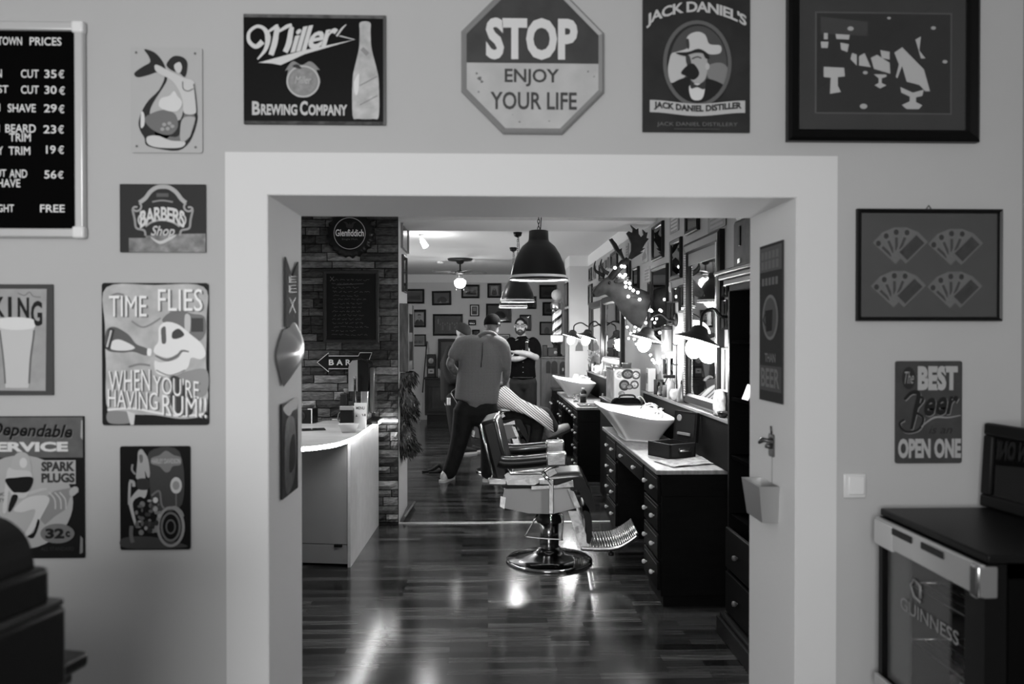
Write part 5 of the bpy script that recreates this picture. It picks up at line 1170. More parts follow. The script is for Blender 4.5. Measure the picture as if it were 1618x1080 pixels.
for args in (('black-framed dark picture of antlers, high above the bookcase end', 1033.5, 1050, 358, 349, 412, 407, .03, .008, .13, 'frame', 'animal'),
    ('small pale tin sign with printed panels, right of the antler picture', 1059.5, 1073.5, 341, 336, 371, 363, 0, 0, .16, 'plate', 'text'),
    ('black-framed tall picture hung below the small panelled tin sign', 1062, 1079, 381, 374, 443, 439, .035, .008, .14, 'frame', 'portrait'),
    ('black-framed picture partly cut by the doorway top, left of a dark tin sign', 1086.5, 1106.5, 322, 315, 372, 363, .03, .008, .11, 'frame', 'portrait'),
    ('dark tin sign partly cut by the doorway top, nearest the bookcase', 1120, 1148.5, 330, 322, 368, 356, 0, 0, .07, 'plate', 'text'),
    ('very tall dark board picture in a black frame beside the deer neck', 1032.5, 1057, 425, 415, 541, 546, .03, .008, .12, 'frame', None),
    ('small dark-framed picture in the upper pair left of the large mirror', 1066.5, 1075.5, 455, 452, 477, 478, .012, .03, .09, 'frame', 'scene'),
    ('black-framed picture touching the large mirror edge', 1077, 1087, 451, 448, 493, 494, .02, .008, .07, 'frame', 'portrait'),
    ('narrow dark picture between the tall board and the large mirror', 1057.8, 1067, 477, 474, 512, 514, .015, .01, .06, 'frame', None),
    ('little dark-framed picture right of the large mirror, under the bookcase cornice', 1146, 1153.5, 451, 450, 469, 469, .012, .02, .08, 'frame', None),
    ('small dark picture right of the large mirror, level with its middle', 1146, 1153.5, 474, 473, 520, 521, .012, .03, .06, 'frame', None),
    ('small pale-edged picture low on the right of the large mirror', 1146, 1153.5, 549, 549, 618, 619, .012, .25, .08, 'frame', 'portrait'),
    ('farthest small dark picture on the right wall beside the pillar', 932.5, 936.5, 424, 422, 444, 443, .03, .02, .06, 'frame', None),
    ('pale narrow print beside the farthest small dark picture', 938.5, 942, 421, 420, 441, 440, .02, .2, .35, 'frame', 'text'),
    ('small white print high on the right wall beyond the deer antlers', 957, 963, 410, 406, 426, 424, .015, .3, .42, 'frame', 'text'),
    ('black-framed picture high on the wall behind the deer antler', 967, 977, 399, 396, 423, 420, .04, .008, .14, 'frame', None),
    ('black-framed oval-like portrait behind the deer brow tines', 948.5, 955.5, 418, 415, 444, 441, .03, .01, .2, 'frame', 'portrait'),
    ('narrow patterned tin sign between the two antlers', 989.5, 993.5, 386, 384, 408, 405, 0, 0, .25, 'plate', 'text'),
    ('pale embossed metal plate right of the deer antler', 1014, 1024.5, 387, 382, 417, 413, 0, 0, .3, 'plate', 'scene'),
    ('dark-framed picture above the deer neck lights', 1002, 1011, 424, 420, 461, 459, .025, .015, .06, 'frame', None),
    ('narrow picture behind the deer ear', 992.5, 997.5, 414, 411, 444, 441, .02, .03, .1, 'frame', 'text'),
    ('pale metal lettered plate above the string lights', 1018.5, 1028, 424, 420, 447, 444, 0, 0, .3, 'plate', 'text'),
    ('narrow dark-framed picture left of the tall board picture', 1027, 1031.3, 446, 444, 474, 473, .015, .01, .07, 'frame', None),
    ('white-matted picture in a thin black frame by the deer nose', 931.5, 936.8, 451, 447, 482, 481, .03, .01, .35, 'frame', 'mat'),
    ('small wide dark frame behind the deer muzzle', 938.5, 950, 455, 447, 463, 457, .04, .01, .3, 'frame', None),
    ('sketched poster on the wall below the tall board picture', 1034, 1051.5, 578, 574, 609, 614, 0, 0, .34, 'plate', 'animal'),
    ('narrow dark-framed card below the gooseneck lamp', 1052.5, 1058, 566, 565, 591, 594, .012, .012, .07, 'frame', 'text'),
    ('pale narrow framed print left of the hanging rod', 1060, 1069, 563, 562, 601, 604, .012, .4, .5, 'frame', 'text'),
    ('busy sticker poster beside the large mirror', 1078, 1089, 570, 571, 608, 613, 0, 0, .14, 'plate', 'scene'),
    ('small black and white card above the spray bottle', 1051, 1059.5, 611, 612, 625, 628, 0, 0, .2, 'plate', 'text')):
    rpic(*args)
t = thing('hanging_rod', 'thin black vertical rod with hooks on the wall beside the sticker poster', 'rod', (RW_ - .012, onX(1071.5, 580, RW_).y, 0)); b = MB()
z0, z1 = onX(1071.5, 621, RW_).z, onX(1071.5, 545, RW_).z; b.tube([(0, 0, z0), (0, 0, z1)], .005, 8); b.build('rod', G(.02, .4), t)
for z in (z0, onX(1071.5, 576, RW_).z, z1): MB().tube([(.012, 0, z), (-.02, 0, z), (-.03, 0, z + .015)], .004, 6).build('hook', G(.02, .4), t)
P = RW.pt(1081, 548); t = thing('paper_flyer', 'tilted pale flyer fixed under the nearest gooseneck lamp arm', 'flyer', M=wallM(P + Vector((-.01, 0, 0)), (0, -1, 0), (-1, 0, 0)) @ Matrix.Rotation(-.35, 4, 'Z'))
MB().box((-.10, -.09, 0), (.10, .09, .002)).build('paper', mottle(.3, .5, 18), t); MB().prism([(-.05, -.03), (.05, -.03), (.0, .05)], .002, .0025).build('picture', G(.06, .5), t)
P = RW.pt(1062.5, 535); t = thing('metal_canister', 'tall grey metal canister fixed to the wall between the two nearer lamps', 'canister', (RW_ - .045, P.y, P.z)); MB().lathe([(0, -.10), (.04, -.10), (.042, -.09), (.042, .09), (.036, .1), (0, .105)], 16).build('body', G(.25, .3, .6), t); MB().lathe([(.043, .07), (.043, .1), (0, .108)], 16).build('lid', G(.03, .4), t)
P = RW.pt(1062, 454); t = thing('wall_ornament', 'small pale ornament on the wall above the narrow dark picture', 'ornament', (RW_ - .015, P.y, P.z)); MB().lathe([(0, -.04), (.012, -.035), (.014, 0), (.008, .02), (.012, .035), (0, .045)], 12).build('figure', G(.4, .4), t)

# ------------------------------------------------------------------ gooseneck lamps
def gooseneck(label, y, xs, zr, ya, tilt=.28, power=13):
    t = thing('gooseneck_lamp', label, 'wall lamp', (RW_, ya, zr + .14), group='gooseneck wall lamps over the mirrors')
    MB().lathe([(0, 0), (.05, 0), (.05, .012), (.02, .02)], 18, None, TR((0, 0, .0), 0, -PI / 2)).build('wall_plate', G(.015, .4), t)
    dy = y - ya; c = Vector((xs - RW_, dy, -.14)); ax = Vector((-math.sin(tilt), 0, -math.cos(tilt)))
    dome = c - ax * .085
    MB().tube(spline([(0, 0, 0), (-.06, dy * .1, .0), (dome.x * .6, dy * .6, .045), (dome.x * .95, dy * .95, .01), tuple(dome)], 6), .009, 8).build('arm', G(.012, .35), t)
    Ms = Matrix.Translation(c) @ Vector((0, 0, -1)).rotation_difference(ax).to_matrix().to_4x4()
    prof = [(.132, -.004), (.128, .002), (.075, .026), (.055, .04), (.05, .06), (.04, .078), (.018, .088), (0, .09)]
    MB().lathe([(r, z) for r, z in prof] , 28, None, Ms, True, False).build('shade', G(.03, .4), t)
    MB().lathe([(.129, -.004), (.124, -.002), (.07, .02), (.03, .025), (0, .026)], 28, None, Ms, True, False).build('shade_lining', G(.85, .4), t)
    g = MB(); g.ball((0, 0, -.045), (.052, .052, .062), None, 18, Ms); g.build('bulb', EMI(22), t)
    l = lamp('gooseneck_lamp_light', 'POINT', (0, 0, 0), power, .07); l.location = Vector((RW_, ya, zr + .14)) + c + ax * .125
    return t
gooseneck('nearest dark gooseneck wall lamp, in front of the large mirror', 4.52, 1.195, 1.55, 4.66)
gooseneck('dark gooseneck wall lamp between the deer and the large mirror', 6.0, 1.195, 1.555, 6.0)
gooseneck('dark gooseneck wall lamp at the tall mirrors of the farther desk', 9.55, 1.19, 1.56, 9.75)
gooseneck('farthest dark gooseneck wall lamp, in front of the pillar', 10.5, 1.11, 1.56, 10.95, power=10)
P = onY(915, 547, 11.3); t = thing('apron_plaque', 'grey apron-shaped plaque hanging on the white pillar', 'plaque', (P.x, 11.296, P.z)); b = MB()
b.prism([(-.055, -.065), (.055, -.065), (.05, 0), (.025, .035), (.018, .06), (-.018, .06), (-.025, .035), (-.05, 0)], 0, .008, None, TR((0, 0, 0), PI / 2)); b.build('plaque', G(.12, .6), t); MB().tube([(-.015, -.006, .058), (0, -.004, .085), (.015, -.006, .058)], .003, 6).build('loop', G(.05, .5), t)

# ------------------------------------------------------------------ mounted deer with string lights
DY = 7.0
dq = lambda px, py, y=DY: onY(px, py, y)
deer = thing('deer_head', 'mounted fallow deer head with broad antlers on the right wall', 'deer head', (RW_, DY, 1.8)); O = Vector((RW_, DY, 1.8))
def rem(mb, name, m, parent, vox=.012, it=6, loc=None):
    o = mb.build(name, m, parent)
    r = o.modifiers.new('join', 'REMESH'); r.mode = 'VOXEL'; r.voxel_size = vox; r.use_smooth_shade = True
    s = o.modifiers.new('soften', 'SMOOTH'); s.iterations = it; s.factor = .5
    return o
b = MB(); pth = [(1021, 490), (1014, 488), (1000, 478), (988, 468), (976, 459), (966, 453)]; rad = [.17, .165, .145, .115, .095, .085]
b.tube([dq(*p) - O for p in pth], [(r, r * .8) for r in rad], 18)
hp = [(972, 450), (962, 450), (953, 455), (946, 460.5), (940.5, 465), (938, 467)]; b.tube([dq(*p) - O for p in hp], [(.075, .062), (.078, .062), (.062, .05), (.048, .04), (.036, .034), (.02, .02)], 16)
b.ball(dq(968, 449) - O, (.08, .065, .075), None, 16)
body = rem(b, 'hide', G(.065, .9, 0, .2, noise=.5, nscale=9), deer, .012, 8)
for s in (-1, 1):
    e = MB(); p0 = dq(971, 446) - O + Vector((0, s * .05, 0)); p1 = p0 + Vector((.10, s * .12, .035))
    e.tube([p0, p0.lerp(p1, .35), p0.lerp(p1, .7), p1], [(.014, .02), (.018, .04), (.014, .032), (.003, .005)], 10); e.build('ear', G(.06, .85), deer)
    MB().ball(dq(961.5, 447.5) - O + Vector((0, s * .058, 0)), .014, None, 12).build('eye', G(.006, .1), deer)
MB().ball(dq(938.8, 466) - O, (.02, .024, .018), None, 12).build('nose', G(.012, .3), deer)
c3 = lambda x, y: (960 + x / 13.483, 335 + y / 13.483)
palm = [c3(*p) for p in ((400, 1010), (455, 850), (455, 700), (400, 560), (355, 480), (400, 440), (480, 475), (490, 400), (440, 310), (560, 405), (605, 380), (610, 500), (660, 565), (715, 510), (690, 400), (760, 470), (800, 465), (775, 580), (825, 600), (760, 680), (690, 800), (745, 800), (640, 880), (705, 880), (560, 970), (470, 1030))]
palm2 = [c3(*p) for p in ((395, 1020), (330, 900), (230, 800), (150, 650), (80, 540), (110, 535), (140, 515), (180, 570), (240, 640), (300, 760), (355, 735), (350, 790), (390, 900), (430, 990))]
ANT = G(.018, .6, noise=.4, nscale=14)
for y, pl, th in ((DY - .10, palm, .035), (DY + .14, palm2, .05)):
    q = [dq(*p, DY) - O for p in pl]; m = MB(); Ma = TR((0, y - DY, 0), PI / 2)
    m.prism([(v.x, v.z) for v in q], -th / 2, th / 2, None, Ma); s = 1 if y > DY else -1
    p0 = dq(964, 440) - O + Vector((0, s * .04, 0)); p2 = dq(989, 411) - O + Vector((0, y - DY, 0)); p1 = dq(977, 424) - O + Vector((0, s * .1, 0))
    m.tube(spline([p0, p1, p2], 5), [.026] * 11, 10)
    tn = [(960, 433), (953.5, 428.5), (947.5, 420), (949.4, 410)] if s < 0 else [(957, 435), (951, 432), (943, 427), (940.5, 420), (942.4, 411)]
    m.tube(spline([dq(*p) - O + Vector((0, s * .06, 0)) for p in tn], 4), [.02 - .016 * i / ((len(tn) - 1) * 4) for i in range((len(tn) - 1) * 4 + 1)], 8)
    o = m.build('antler', ANT, deer); bv = o.modifiers.new('edge', 'BEVEL'); bv.width = .006; bv.segments = 2
MB().prism(rrect(-.27, -.20, .0, .16, .1), 0, .012, None, wallM(Vector((-.014, 0, -.02)), (0, -1, 0), (-1, 0, 0))).build('shield', G(.03, .4), deer)
sl = thing('string_lights', 'string of small glowing bulbs draped over the deer neck and wall', 'string lights', (RW_ - .02, 6.9, 1.9)); O2 = Vector((RW_ - .02, 6.9, 1.9)); rr = random.Random(13)
c4 = lambda x, y: (920 + x / 9, 380 + y / 9)
bp = [c4(*p) for p in ((465, 385), (560, 365), (600, 370), (535, 490), (580, 515), (612, 485), (617, 595), (672, 607), (620, 655), (680, 670), (725, 707), (790, 735), (655, 795), (815, 835), (605, 938), (870, 780), (880, 905), (905, 955), (940, 995), (880, 1000), (970, 985), (905, 1040), (985, 1000))]
c5 = lambda x, y: (920 + x / 9, 480 + y / 9)
bp += [c5(*p) for p in ((618, 192), (640, 328), (692, 415), (750, 190), (790, 240), (850, 200), (905, 268), (755, 325), (810, 365), (745, 390), (830, 410), (800, 300), (990, 210), (660, 490), (740, 500), (770, 570), (970, 725), (1000, 795), (1028, 832))]
bp += [(1030 + x / 9, 560 + y / 9) for x, y in ((15, 75), (38, 112), (85, 110), (120, 90), (100, 122), (165, 30), (230, 30))] + [(1030 + x / 9, 460 + y / 9) for x, y in ((188, 500), (112, 588), (185, 838))]
W3 = []
for i, (x, y) in enumerate(bp):
    d = DY - .17 + rr.uniform(-.02, .04) if i < 14 else None
    p = onY(x, y, d) if d else onX(x, y, RW_ - .03 - rr.uniform(0, .03)); W3.append(p - O2)
    if i in (0, 9): MB
    MB().ball(p - O2, .0135 if i < 18 else .012, None, 10).build('bulb', EMI(10), sl)
w = MB()
for a0, a1 in ((0, 18), (18, 23), (23, 35), (35, 42), (42, 49)): w.tube(spline(W3[a0:a1], 3), .0025, 5)
w.build('wire', G(.05, .5), sl)
lamp('string_lights_glow', 'POINT', onX(1040, 530, 1.28), 4, .12)

# ------------------------------------------------------------------ bookcase at the doorway
bk = thing('bookcase', 'tall shallow black bookcase just inside the doorway on the right', 'bookcase', (1.27, 3.15, 0)); BKM = G(.004, .55, 0, .2); D = .155; L = 1.03; zt = 1.84
b = MB(); b.box((D - .012, 0, .1), (D, L, zt)); b.box((0, 0, .1), (D, .025, zt)); b.box((0, L - .025, .1), (D, L, zt)); b.box((0, 0, zt - .03), (D, L, zt)); b.build('carcass', BKM, bk)
for z in (.62, .93, 1.235, 1.535): MB().rbox((.006, .025, z), (D - .012, L - .025, z + .022), .003).build('shelf', G(.003, 1.0, 0, 0), bk)
MB().rbox((-.055, -.01, 0), (D, L + .012, .09), .004).rbox((-.04, -.005, .09), (D, L + .008, .115), .008).build('plinth', G(.012, .4), bk)
for z in (.13, .36):
    o = MB().rbox((-.018, .02, z), (.004, L - .02, z + .21), .005).build('drawer', BKM, bk)
    for y in (.25, .8): MB().lathe(KNOB, 12, None, TR((-.016, y, z + .1), 0, -PI / 2)).build('knob', G(.12, .3), o)
c = MB()
for k, (pr_, z0, z1) in enumerate(((.02, 0, .03), (.045, .03, .055), (.07, .055, .075))): c.rbox((-pr_, -pr_, zt + z0), (D, L + min(pr_, .03), zt + z1), .006)
c.build('cornice', G(.012, .35), bk)
t = thing('leather_case', 'worn grey case with metal clasps standing on the bookcase', 'case', (1.335, 3.91, zt + .076)); MB().rbox((-.05, -.24, 0), (.075, .24, .26), .02).build('body', G(.05, .5, noise=.5, nscale=12), t)
for y in (-.14, .12): MB().rbox((-.058, y - .02, .03), (-.048, y + .02, .055), .003).build('clasp', CHROME(.7, .2), t); MB().rbox((-.056, y - .015, .12), (-.048, y + .015, .22), .003).build('strap', G(.012, .5), t)
t = thing('rolled_leather', 'dark rolled leather bundle on top of the worn grey case', 'bundle', (1.35, 3.92, zt + .338)); b = MB()
b.tube([(0, -.26, .075), (0, .26, .075)], [(.075, .068)] * 2, 16); b.build('roll', G(.016, .5, noise=.4, nscale=8), t); MB().tube(spline([(-.07, .05, .02), (-.07, .05, .13), (0, .05, .155), (.06, .05, .12)], 4), .006, 6).build('strap', G(.04, .4), t)
t = thing('tent_card', 'small white tent card on a dark bookcase shelf', 'card', (1.315, 3.93, 1.2575)); b = MB(); Mw = TR((0, 0, 0)); b.add([(-.035, .05, 0), (-.035, -.05, 0), (-.005, -.05, .075), (-.005, .05, .075)], [(0, 1, 2, 3)]); b.add([(.03, .05, 0), (.03, -.05, 0), (-.005, -.05, .075), (-.005, .05, .075)], [(3, 2, 1, 0)]); b.build('card', G(.6, .5), t, solid=.0015)
# ------------------------------------------------------------------ barber chairs
CY = 5.55
def barber_chair(label, x, y, rz, cushion_tilt=0):
    t = thing('barber_chair', label, 'barber chair', (x, y, 0), rz, 'vintage barber chairs')
    CH = G(.62, .24, 1.0, nscale=14, bump=.25); LEA = G(.005, .34, 0, .8); PAN = G(.40, .5)
    MB().lathe([(.30, 0), (.302, .012), (.288, .024), (.21, .042), (.12, .062), (.085, .082), (.075, .10), (0, .10)], 48).build('base', CHROME(.5, .12), t)
    MB().lathe([(.066, .08), (.066, .30), (0, .30)], 28).build('column', CHROME(.22, .2), t)
    MB().lathe([(.088, .275), (.086, .29), (.062, .37), (.0, .37)], 28).build('column_boot', G(.012, .5), t)
    b = MB(); lp = [(-.08, -.09, .345), (-.155, -.09, .21), (-.15, -.09, .19), (.075, -.09, .175), (.085, -.09, .19), (.095, -.09, .335), (.06, -.085, .345)]; b.tube(spline(lp, 3), .006, 8); b.build('foot_pump', CHROME(.5, .25), t)
    RX = Matrix.Rotation(PI / 2, 4, 'X')
    for s in (-1, 1):
        p = [(-.30, .555), (-.325, .44), (-.285, .425), (-.14, .395), (.02, .392), (.185, .435), (.135, .565)]
        o = MB().prism(p, s * .275 - .008, s * .275 + .008, None, RX).build('side_panel', PAN, t)
        for q, y in (([(-.12, .555), (.16, .575), (.155, .62), (.05, .585), (-.12, .578)], .285), ([(-.30, .65), (-.28, .585), (-.1, .585), (.05, .665), (.03, .70), (-.28, .665)], .282), ([(-.33, .44), (-.30, .425), (-.29, .50), (-.325, .51)], .282), ([(.12, .56), (.16, .545), (.205, .44), (.17, .435)], .282)):
            MB().prism(q, s * y - .008, s * y + .008, None, RX).build('side_trim', CH, o)
    b = MB(); b.prism([(-.30, .41), (.18, .41), (.16, .555), (-.28, .555)], -.265, .265, None, Matrix.Rotation(PI / 2, 4, 'X')); b.build('seat_box', G(.02, .5), t)
    b = MB(); pr = [(-.28, .55), (.16, .545), (.21, .545), (.245, .57), (.235, .61), (.19, .632), (0, .615), (-.28, .60)]
    b.prism([(p.x, p.y) for p in spline([(x_, z_, 0) for x_, z_ in pr], 4, True)], -.245, .245, None, Matrix.Rotation(PI / 2, 4, 'X'), True); b.build('seat', LEA, t)
    b = MB(); pr = [(.175, .60), (.225, .60), (.27, .54), (.305, .44), (.30, .40), (.275, .405), (.215, .50)]
    b.prism([(p.x, p.y) for p in spline([(x_, z_, 0) for x_, z_ in pr], 4, True)], -.24, .24, None, Matrix.Rotation(PI / 2, 4, 'X'), True); b.build('leg_pad', LEA, t)
    b = MB(); pr = [(.225, .395), (.265, .39), (.285, .33), (.28, .20), (.25, .19), (.245, .30)]
    b.prism([(p.x, p.y) for p in spline([(x_, z_, 0) for x_, z_ in pr], 4, True)], -.22, .22, None, Matrix.Rotation(PI / 2, 4, 'X'), True); b.build('lower_leg_pad', LEA, t)
    # back: cushion inside a shell, chrome piping round the face
    Mb = TR((-.315, 0, .60), 0, -.245)
    b = MB(); b.rbox((-.055, -.25, .0), (.062, .25, .42), .03, None, Mb, 3); bk_ = b.build('backrest', LEA, t)
    pp = []
    for y, z in ((-.235, .02), (-.235, .38), (-.20, .42), (.20, .42), (.235, .38), (.235, .02)): pp.append(Mb @ Vector((.058, y, z)))
    MB().tube(pp, .006, 8).build('piping', CHROME(.5, .25), bk_)
    MB().tube([Mb @ Vector((-.05, y, z)) for y, z in ((-.24, .02), (-.24, .40), (.24, .40), (.24, .02))], .008, 8).build('back_edge_trim', CHROME(.5, .25), bk_)
    b = MB(); b.rbox((-.40, -.22, .575), (-.25, .22, .62), .012); b.rbox((-.41, -.29, .58), (-.28, -.25, .63), .01); b.rbox((-.41, .25, .58), (-.28, .29, .63), .01); b.build('back_bracket', CH, t)
    for s in (-1, 1):
        b = MB(); pts = [(-.335, s * .30, .745), (-.30, s * .30, .735), (-.2, s * .30, .735), (0, s * .30, .755), (.02, s * .30, .757)]
        b.tube(spline(pts, 4), [(.042, .046)] * 17, 12); ar_ = b.build('armrest', LEA, t)
        MB().rbox((.0, s * .30 - .05, .717), (.135, s * .30 + .05, .805), .012, None, TR((0, 0, 0), 0, -.03)).build('armrest_cap', CH, ar_)
        MB().tube([(-.30, s * .30 - s * .045, .74), (-.2, s * .30 - s * .047, .745), (.0, s * .30 - s * .047, .765)], .004, 6).build('armrest_piping', CHROME(.5, .3), ar_)
        b = MB(); b.tube([(-.27, s * .29, .70), (-.26, s * .29, .66), (-.05, s * .29, .665), (.0, s * .29, .70), (.06, s * .29, .715)], .011, 8); b.build('armrest_support', CH, t)
    b = MB(); b.rbox((-.006, -.325, .40), (.026, -.30, .60), .004); b.rbox((-.07, -.325, .595), (.026, -.30, .625), .004, None, TR((0, 0, 0))); b.build('lever_bracket', CH, t)
    b = MB(); b.tube([(.012, -.312, .59), (-.045, -.312, .675)], .014, 8); b.tube([(.01, -.312, .41), (.01, -.312, .285)], .008, 8); b.build('lever', CHROME(.85, .08), t)
    for s in (-1, 1): MB().prism([(.115, .425), (.185, .43), (.275, .15), (.21, .145)], s * .20 - .008, s * .20 + .008, None, RX).build('footrest_arm', CH, t)
    arc = spline([(.21, 0, .145), (.34, 0, .14), (.45, 0, .15), (.53, 0, .19), (.59, 0, .235)], 6)
    b = MB()
    for i, p in enumerate(arc):
        if i == 0: continue
        b.tube([(p.x, -.205, p.z + .012), (p.x, .205, p.z + .012)], .009, 8)
    fp = b.build('footplate', CHROME(.62, .25), t)
    for s in (-1, 1): MB().tube([(p.x, s * .21, p.z) for p in arc], [(.014, .006)] * len(arc), 8).build('footplate_rail', CH, fp)
    MB().tube([(.43, 0, .14), (.43, 0, .06)], .01, 8).lathe([(.022, .045), (.022, .065), (0, .066)], 12, None, TR((.43, 0, 0))).build('footplate_peg', G(.05, .3, .8), t)
    return t
ch1 = barber_chair('empty black and chrome barber chair nearest the doorway', .428, CY, math.radians(-4))
ch2 = dup(ch1, 'black and chrome barber chair with the caped client lying in it', Matrix.Translation((.16, 9.25, 0)) @ Matrix.Rotation(math.radians(-3), 4, 'Z'))
for c in ch2.children:      # this back is let down for the reclining client
    if c.name.startswith('backrest'):
        c.matrix_local = TR((-.33, 0, .60)) @ Matrix.Rotation(-.30, 4, 'Y') @ TR((.33, 0, -.60))

# ------------------------------------------------------------------ people
SKIN = G(.28, .55, 0, .3); HAIR = G(.012, 1.0, 0, .1); BEARD = G(.022, .8)
def checks(g0, g1, per):
    m = bpy.data.materials.new('checked_cloth'); m.use_nodes = True; nt = m.node_tree; b = nt.nodes['Principled BSDF']; tc = nt.nodes.new('ShaderNodeTexCoord')
    sep = nt.nodes.new('ShaderNodeSeparateXYZ'); nt.links.new(tc.outputs['Object'], sep.inputs[0]); outs = []
    for ax in ('X', 'Z'):
        mu = nt.nodes.new('ShaderNodeMath'); mu.operation = 'MULTIPLY'; mu.inputs[1].default_value = 1 / per; nt.links.new(sep.outputs[ax], mu.inputs[0])
        fr = nt.nodes.new('ShaderNodeMath'); fr.operation = 'FRACT'; nt.links.new(mu.outputs[0], fr.inputs[0])
        gt = nt.nodes.new('ShaderNodeMath'); gt.operation = 'GREATER_THAN'; gt.inputs[1].default_value = .45; nt.links.new(fr.outputs[0], gt.inputs[0]); outs.append(gt)
    ad = nt.nodes.new('ShaderNodeMath'); ad.operation = 'ADD'; nt.links.new(outs[0].outputs[0], ad.inputs[0]); nt.links.new(outs[1].outputs[0], ad.inputs[1])
    mr = nt.nodes.new('ShaderNodeMapRange'); mr.inputs['From Max'].default_value = 2; mr.inputs['To Min'].default_value = g0; mr.inputs['To Max'].default_value = g1
    nt.links.new(ad.outputs[0], mr.inputs['Value']); nt.links.new(mr.outputs['Result'], b.inputs['Base Color']); b.inputs['Roughness'].default_value = .85; b.inputs['Specular IOR Level'].default_value = .2
    return m
def stripes(g0, g1, per, dirv):
    m = bpy.data.materials.new('striped_cloth'); m.use_nodes = True; nt = m.node_tree; b = nt.nodes['Principled BSDF']; tc = nt.nodes.new('ShaderNodeTexCoord')
    dp = nt.nodes.new('ShaderNodeVectorMath'); dp.operation = 'DOT_PRODUCT'; dp.inputs[1].default_value = tuple(Vector(dirv).normalized() / per); nt.links.new(tc.outputs['Object'], dp.inputs[0])
    fr = nt.nodes.new('ShaderNodeMath'); fr.operation = 'FRACT'; nt.links.new(dp.outputs['Value'], fr.inputs[0])
    gt = nt.nodes.new('ShaderNodeMath'); gt.operation = 'GREATER_THAN'; gt.inputs[1].default_value = .42; nt.links.new(fr.outputs[0], gt.inputs[0])
    mr = nt.nodes.new('ShaderNodeMapRange'); mr.inputs['To Min'].default_value = g0; mr.inputs['To Max'].default_value = g1
    nt.links.new(gt.outputs[0], mr.inputs['Value']); nt.links.new(mr.outputs['Result'], b.inputs['Base Color']); b.inputs['Roughness'].default_value = .7
    return m
def limb(mb, pts, rad, n=12):
    mb.tube(spline(pts, 4), [((r if not hasattr(r, '__len__') else r)) for r in resample(rad, (len(pts) - 1) * 4 + 1)], n)
    for p, r in ((pts[0], rad[0]), (pts[-1], rad[-1])):
        rr_ = r if not hasattr(r, '__len__') else min(r); mb.ball(p, rr_ * .98, None, 12)
    return mb
def resample(rad, N):
    out = []
    for i in range(N):
        u = i / (N - 1) * (len(rad) - 1); k = min(int(u), len(rad) - 2); f = u - k
        a, b = rad[k], rad[k + 1]
        if hasattr(a, '__len__') or hasattr(b, '__len__'):
            a = a if hasattr(a, '__len__') else (a, a); b = b if hasattr(b, '__len__') else (b, b); out.append((a[0] + (b[0] - a[0]) * f, a[1] + (b[1] - a[1]) * f))
        else: out.append(a + (b - a) * f)
    return out
def hand(mb, wrist, dirv, palm_n, side=1, curl=.35, size=1.0):
    """palm, four unequal bent fingers, thumb from the side of the palm"""
    d = Vector(dirv).normalized(); n = Vector(palm_n); n = (n - d * n.dot(d)).normalized(); w = d.cross(n) * side; p0 = Vector(wrist)
    L = .095 * size
    mb.tube([p0, p0 + d * L * .5, p0 + d * L], [(.016 * size, .028 * size), (.017 * size, .040 * size), (.013 * size, .038 * size)], 10) if abs(w.z) > .5 else mb.tube([p0, p0 + d * L * .5, p0 + d * L], [.024 * size, .030 * size, .026 * size], 10)
    for k, (off, ln) in enumerate(((.030, .070), (.010, .080), (-.010, .074), (-.030, .058))):
        q = p0 + d * L * .95 + w * off * size; a = q + (d * math.cos(curl * .5) + n * math.sin(curl * .5)) * ln * .45 * size; b = a + (d * math.cos(curl * 1.6) + n * math.sin(curl * 1.6)) * ln * .55 * size
        mb.tube([q - d * .01, q, a, b], [.009 * size, .009 * size, .0085 * size, .0065 * size], 8); mb.ball(b, .0065 * size, None, 8)
    q = p0 + d * L * .3 + w * .030 * size; a = q + (d * .6 + w * .8).normalized() * .035 * size; b = a + (d * .85 + w * .4 + n * .3).normalized() * .03 * size
    mb.tube([q - w * .01, q, a, b], [.012 * size, .012 * size, .0105 * size, .008 * size], 8); mb.ball(b, .008 * size, None, 8)
def head(mb, c, fwd, up=(0, 0, 1), s=1.0):
    """skull, jaw, nose, ears; c is the middle of the head"""
    f = Vector(fwd).normalized(); u = Vector(up); u = (u - f * u.dot(f)).normalized(); r = f.cross(u)
    M = Matrix((r, f, u)).transposed().to_4x4(); M.translation = Vector(c)
    mb.ball((0, -.012 * s, .03 * s), (.076 * s, .094 * s, .088 * s), None, 20, M)
    mb.ball((0, .03 * s, -.045 * s), (.058 * s, .062 * s, .075 * s), None, 16, M)
    mb.ball((0, .06 * s, -.085 * s), (.03 * s, .03 * s, .026 * s), None, 12, M)
    mb.tube([M @ Vector((0, .085 * s, .018 * s)), M @ Vector((0, .10 * s, -.01 * s)), M @ Vector((0, .112 * s, -.03 * s)), M @ Vector((0, .085 * s, -.036 * s))], [.009 * s, .012 * s, .016 * s, .012 * s], 8)
    for sx in (-1, 1):
        mb.tube([M @ Vector((sx * .074 * s, -.012 * s, .018 * s)), M @ Vector((sx * .086 * s, -.02 * s, .008 * s)), M @ Vector((sx * .078 * s, -.008 * s, -.028 * s))], [(.012 * s, .02 * s), (.014 * s, .022 * s), (.008 * s, .012 * s)], 8)
        mb.ball((sx * .03 * s, .07 * s, -.02 * s), (.022 * s, .018 * s, .02 * s), None, 10, M)
    return M
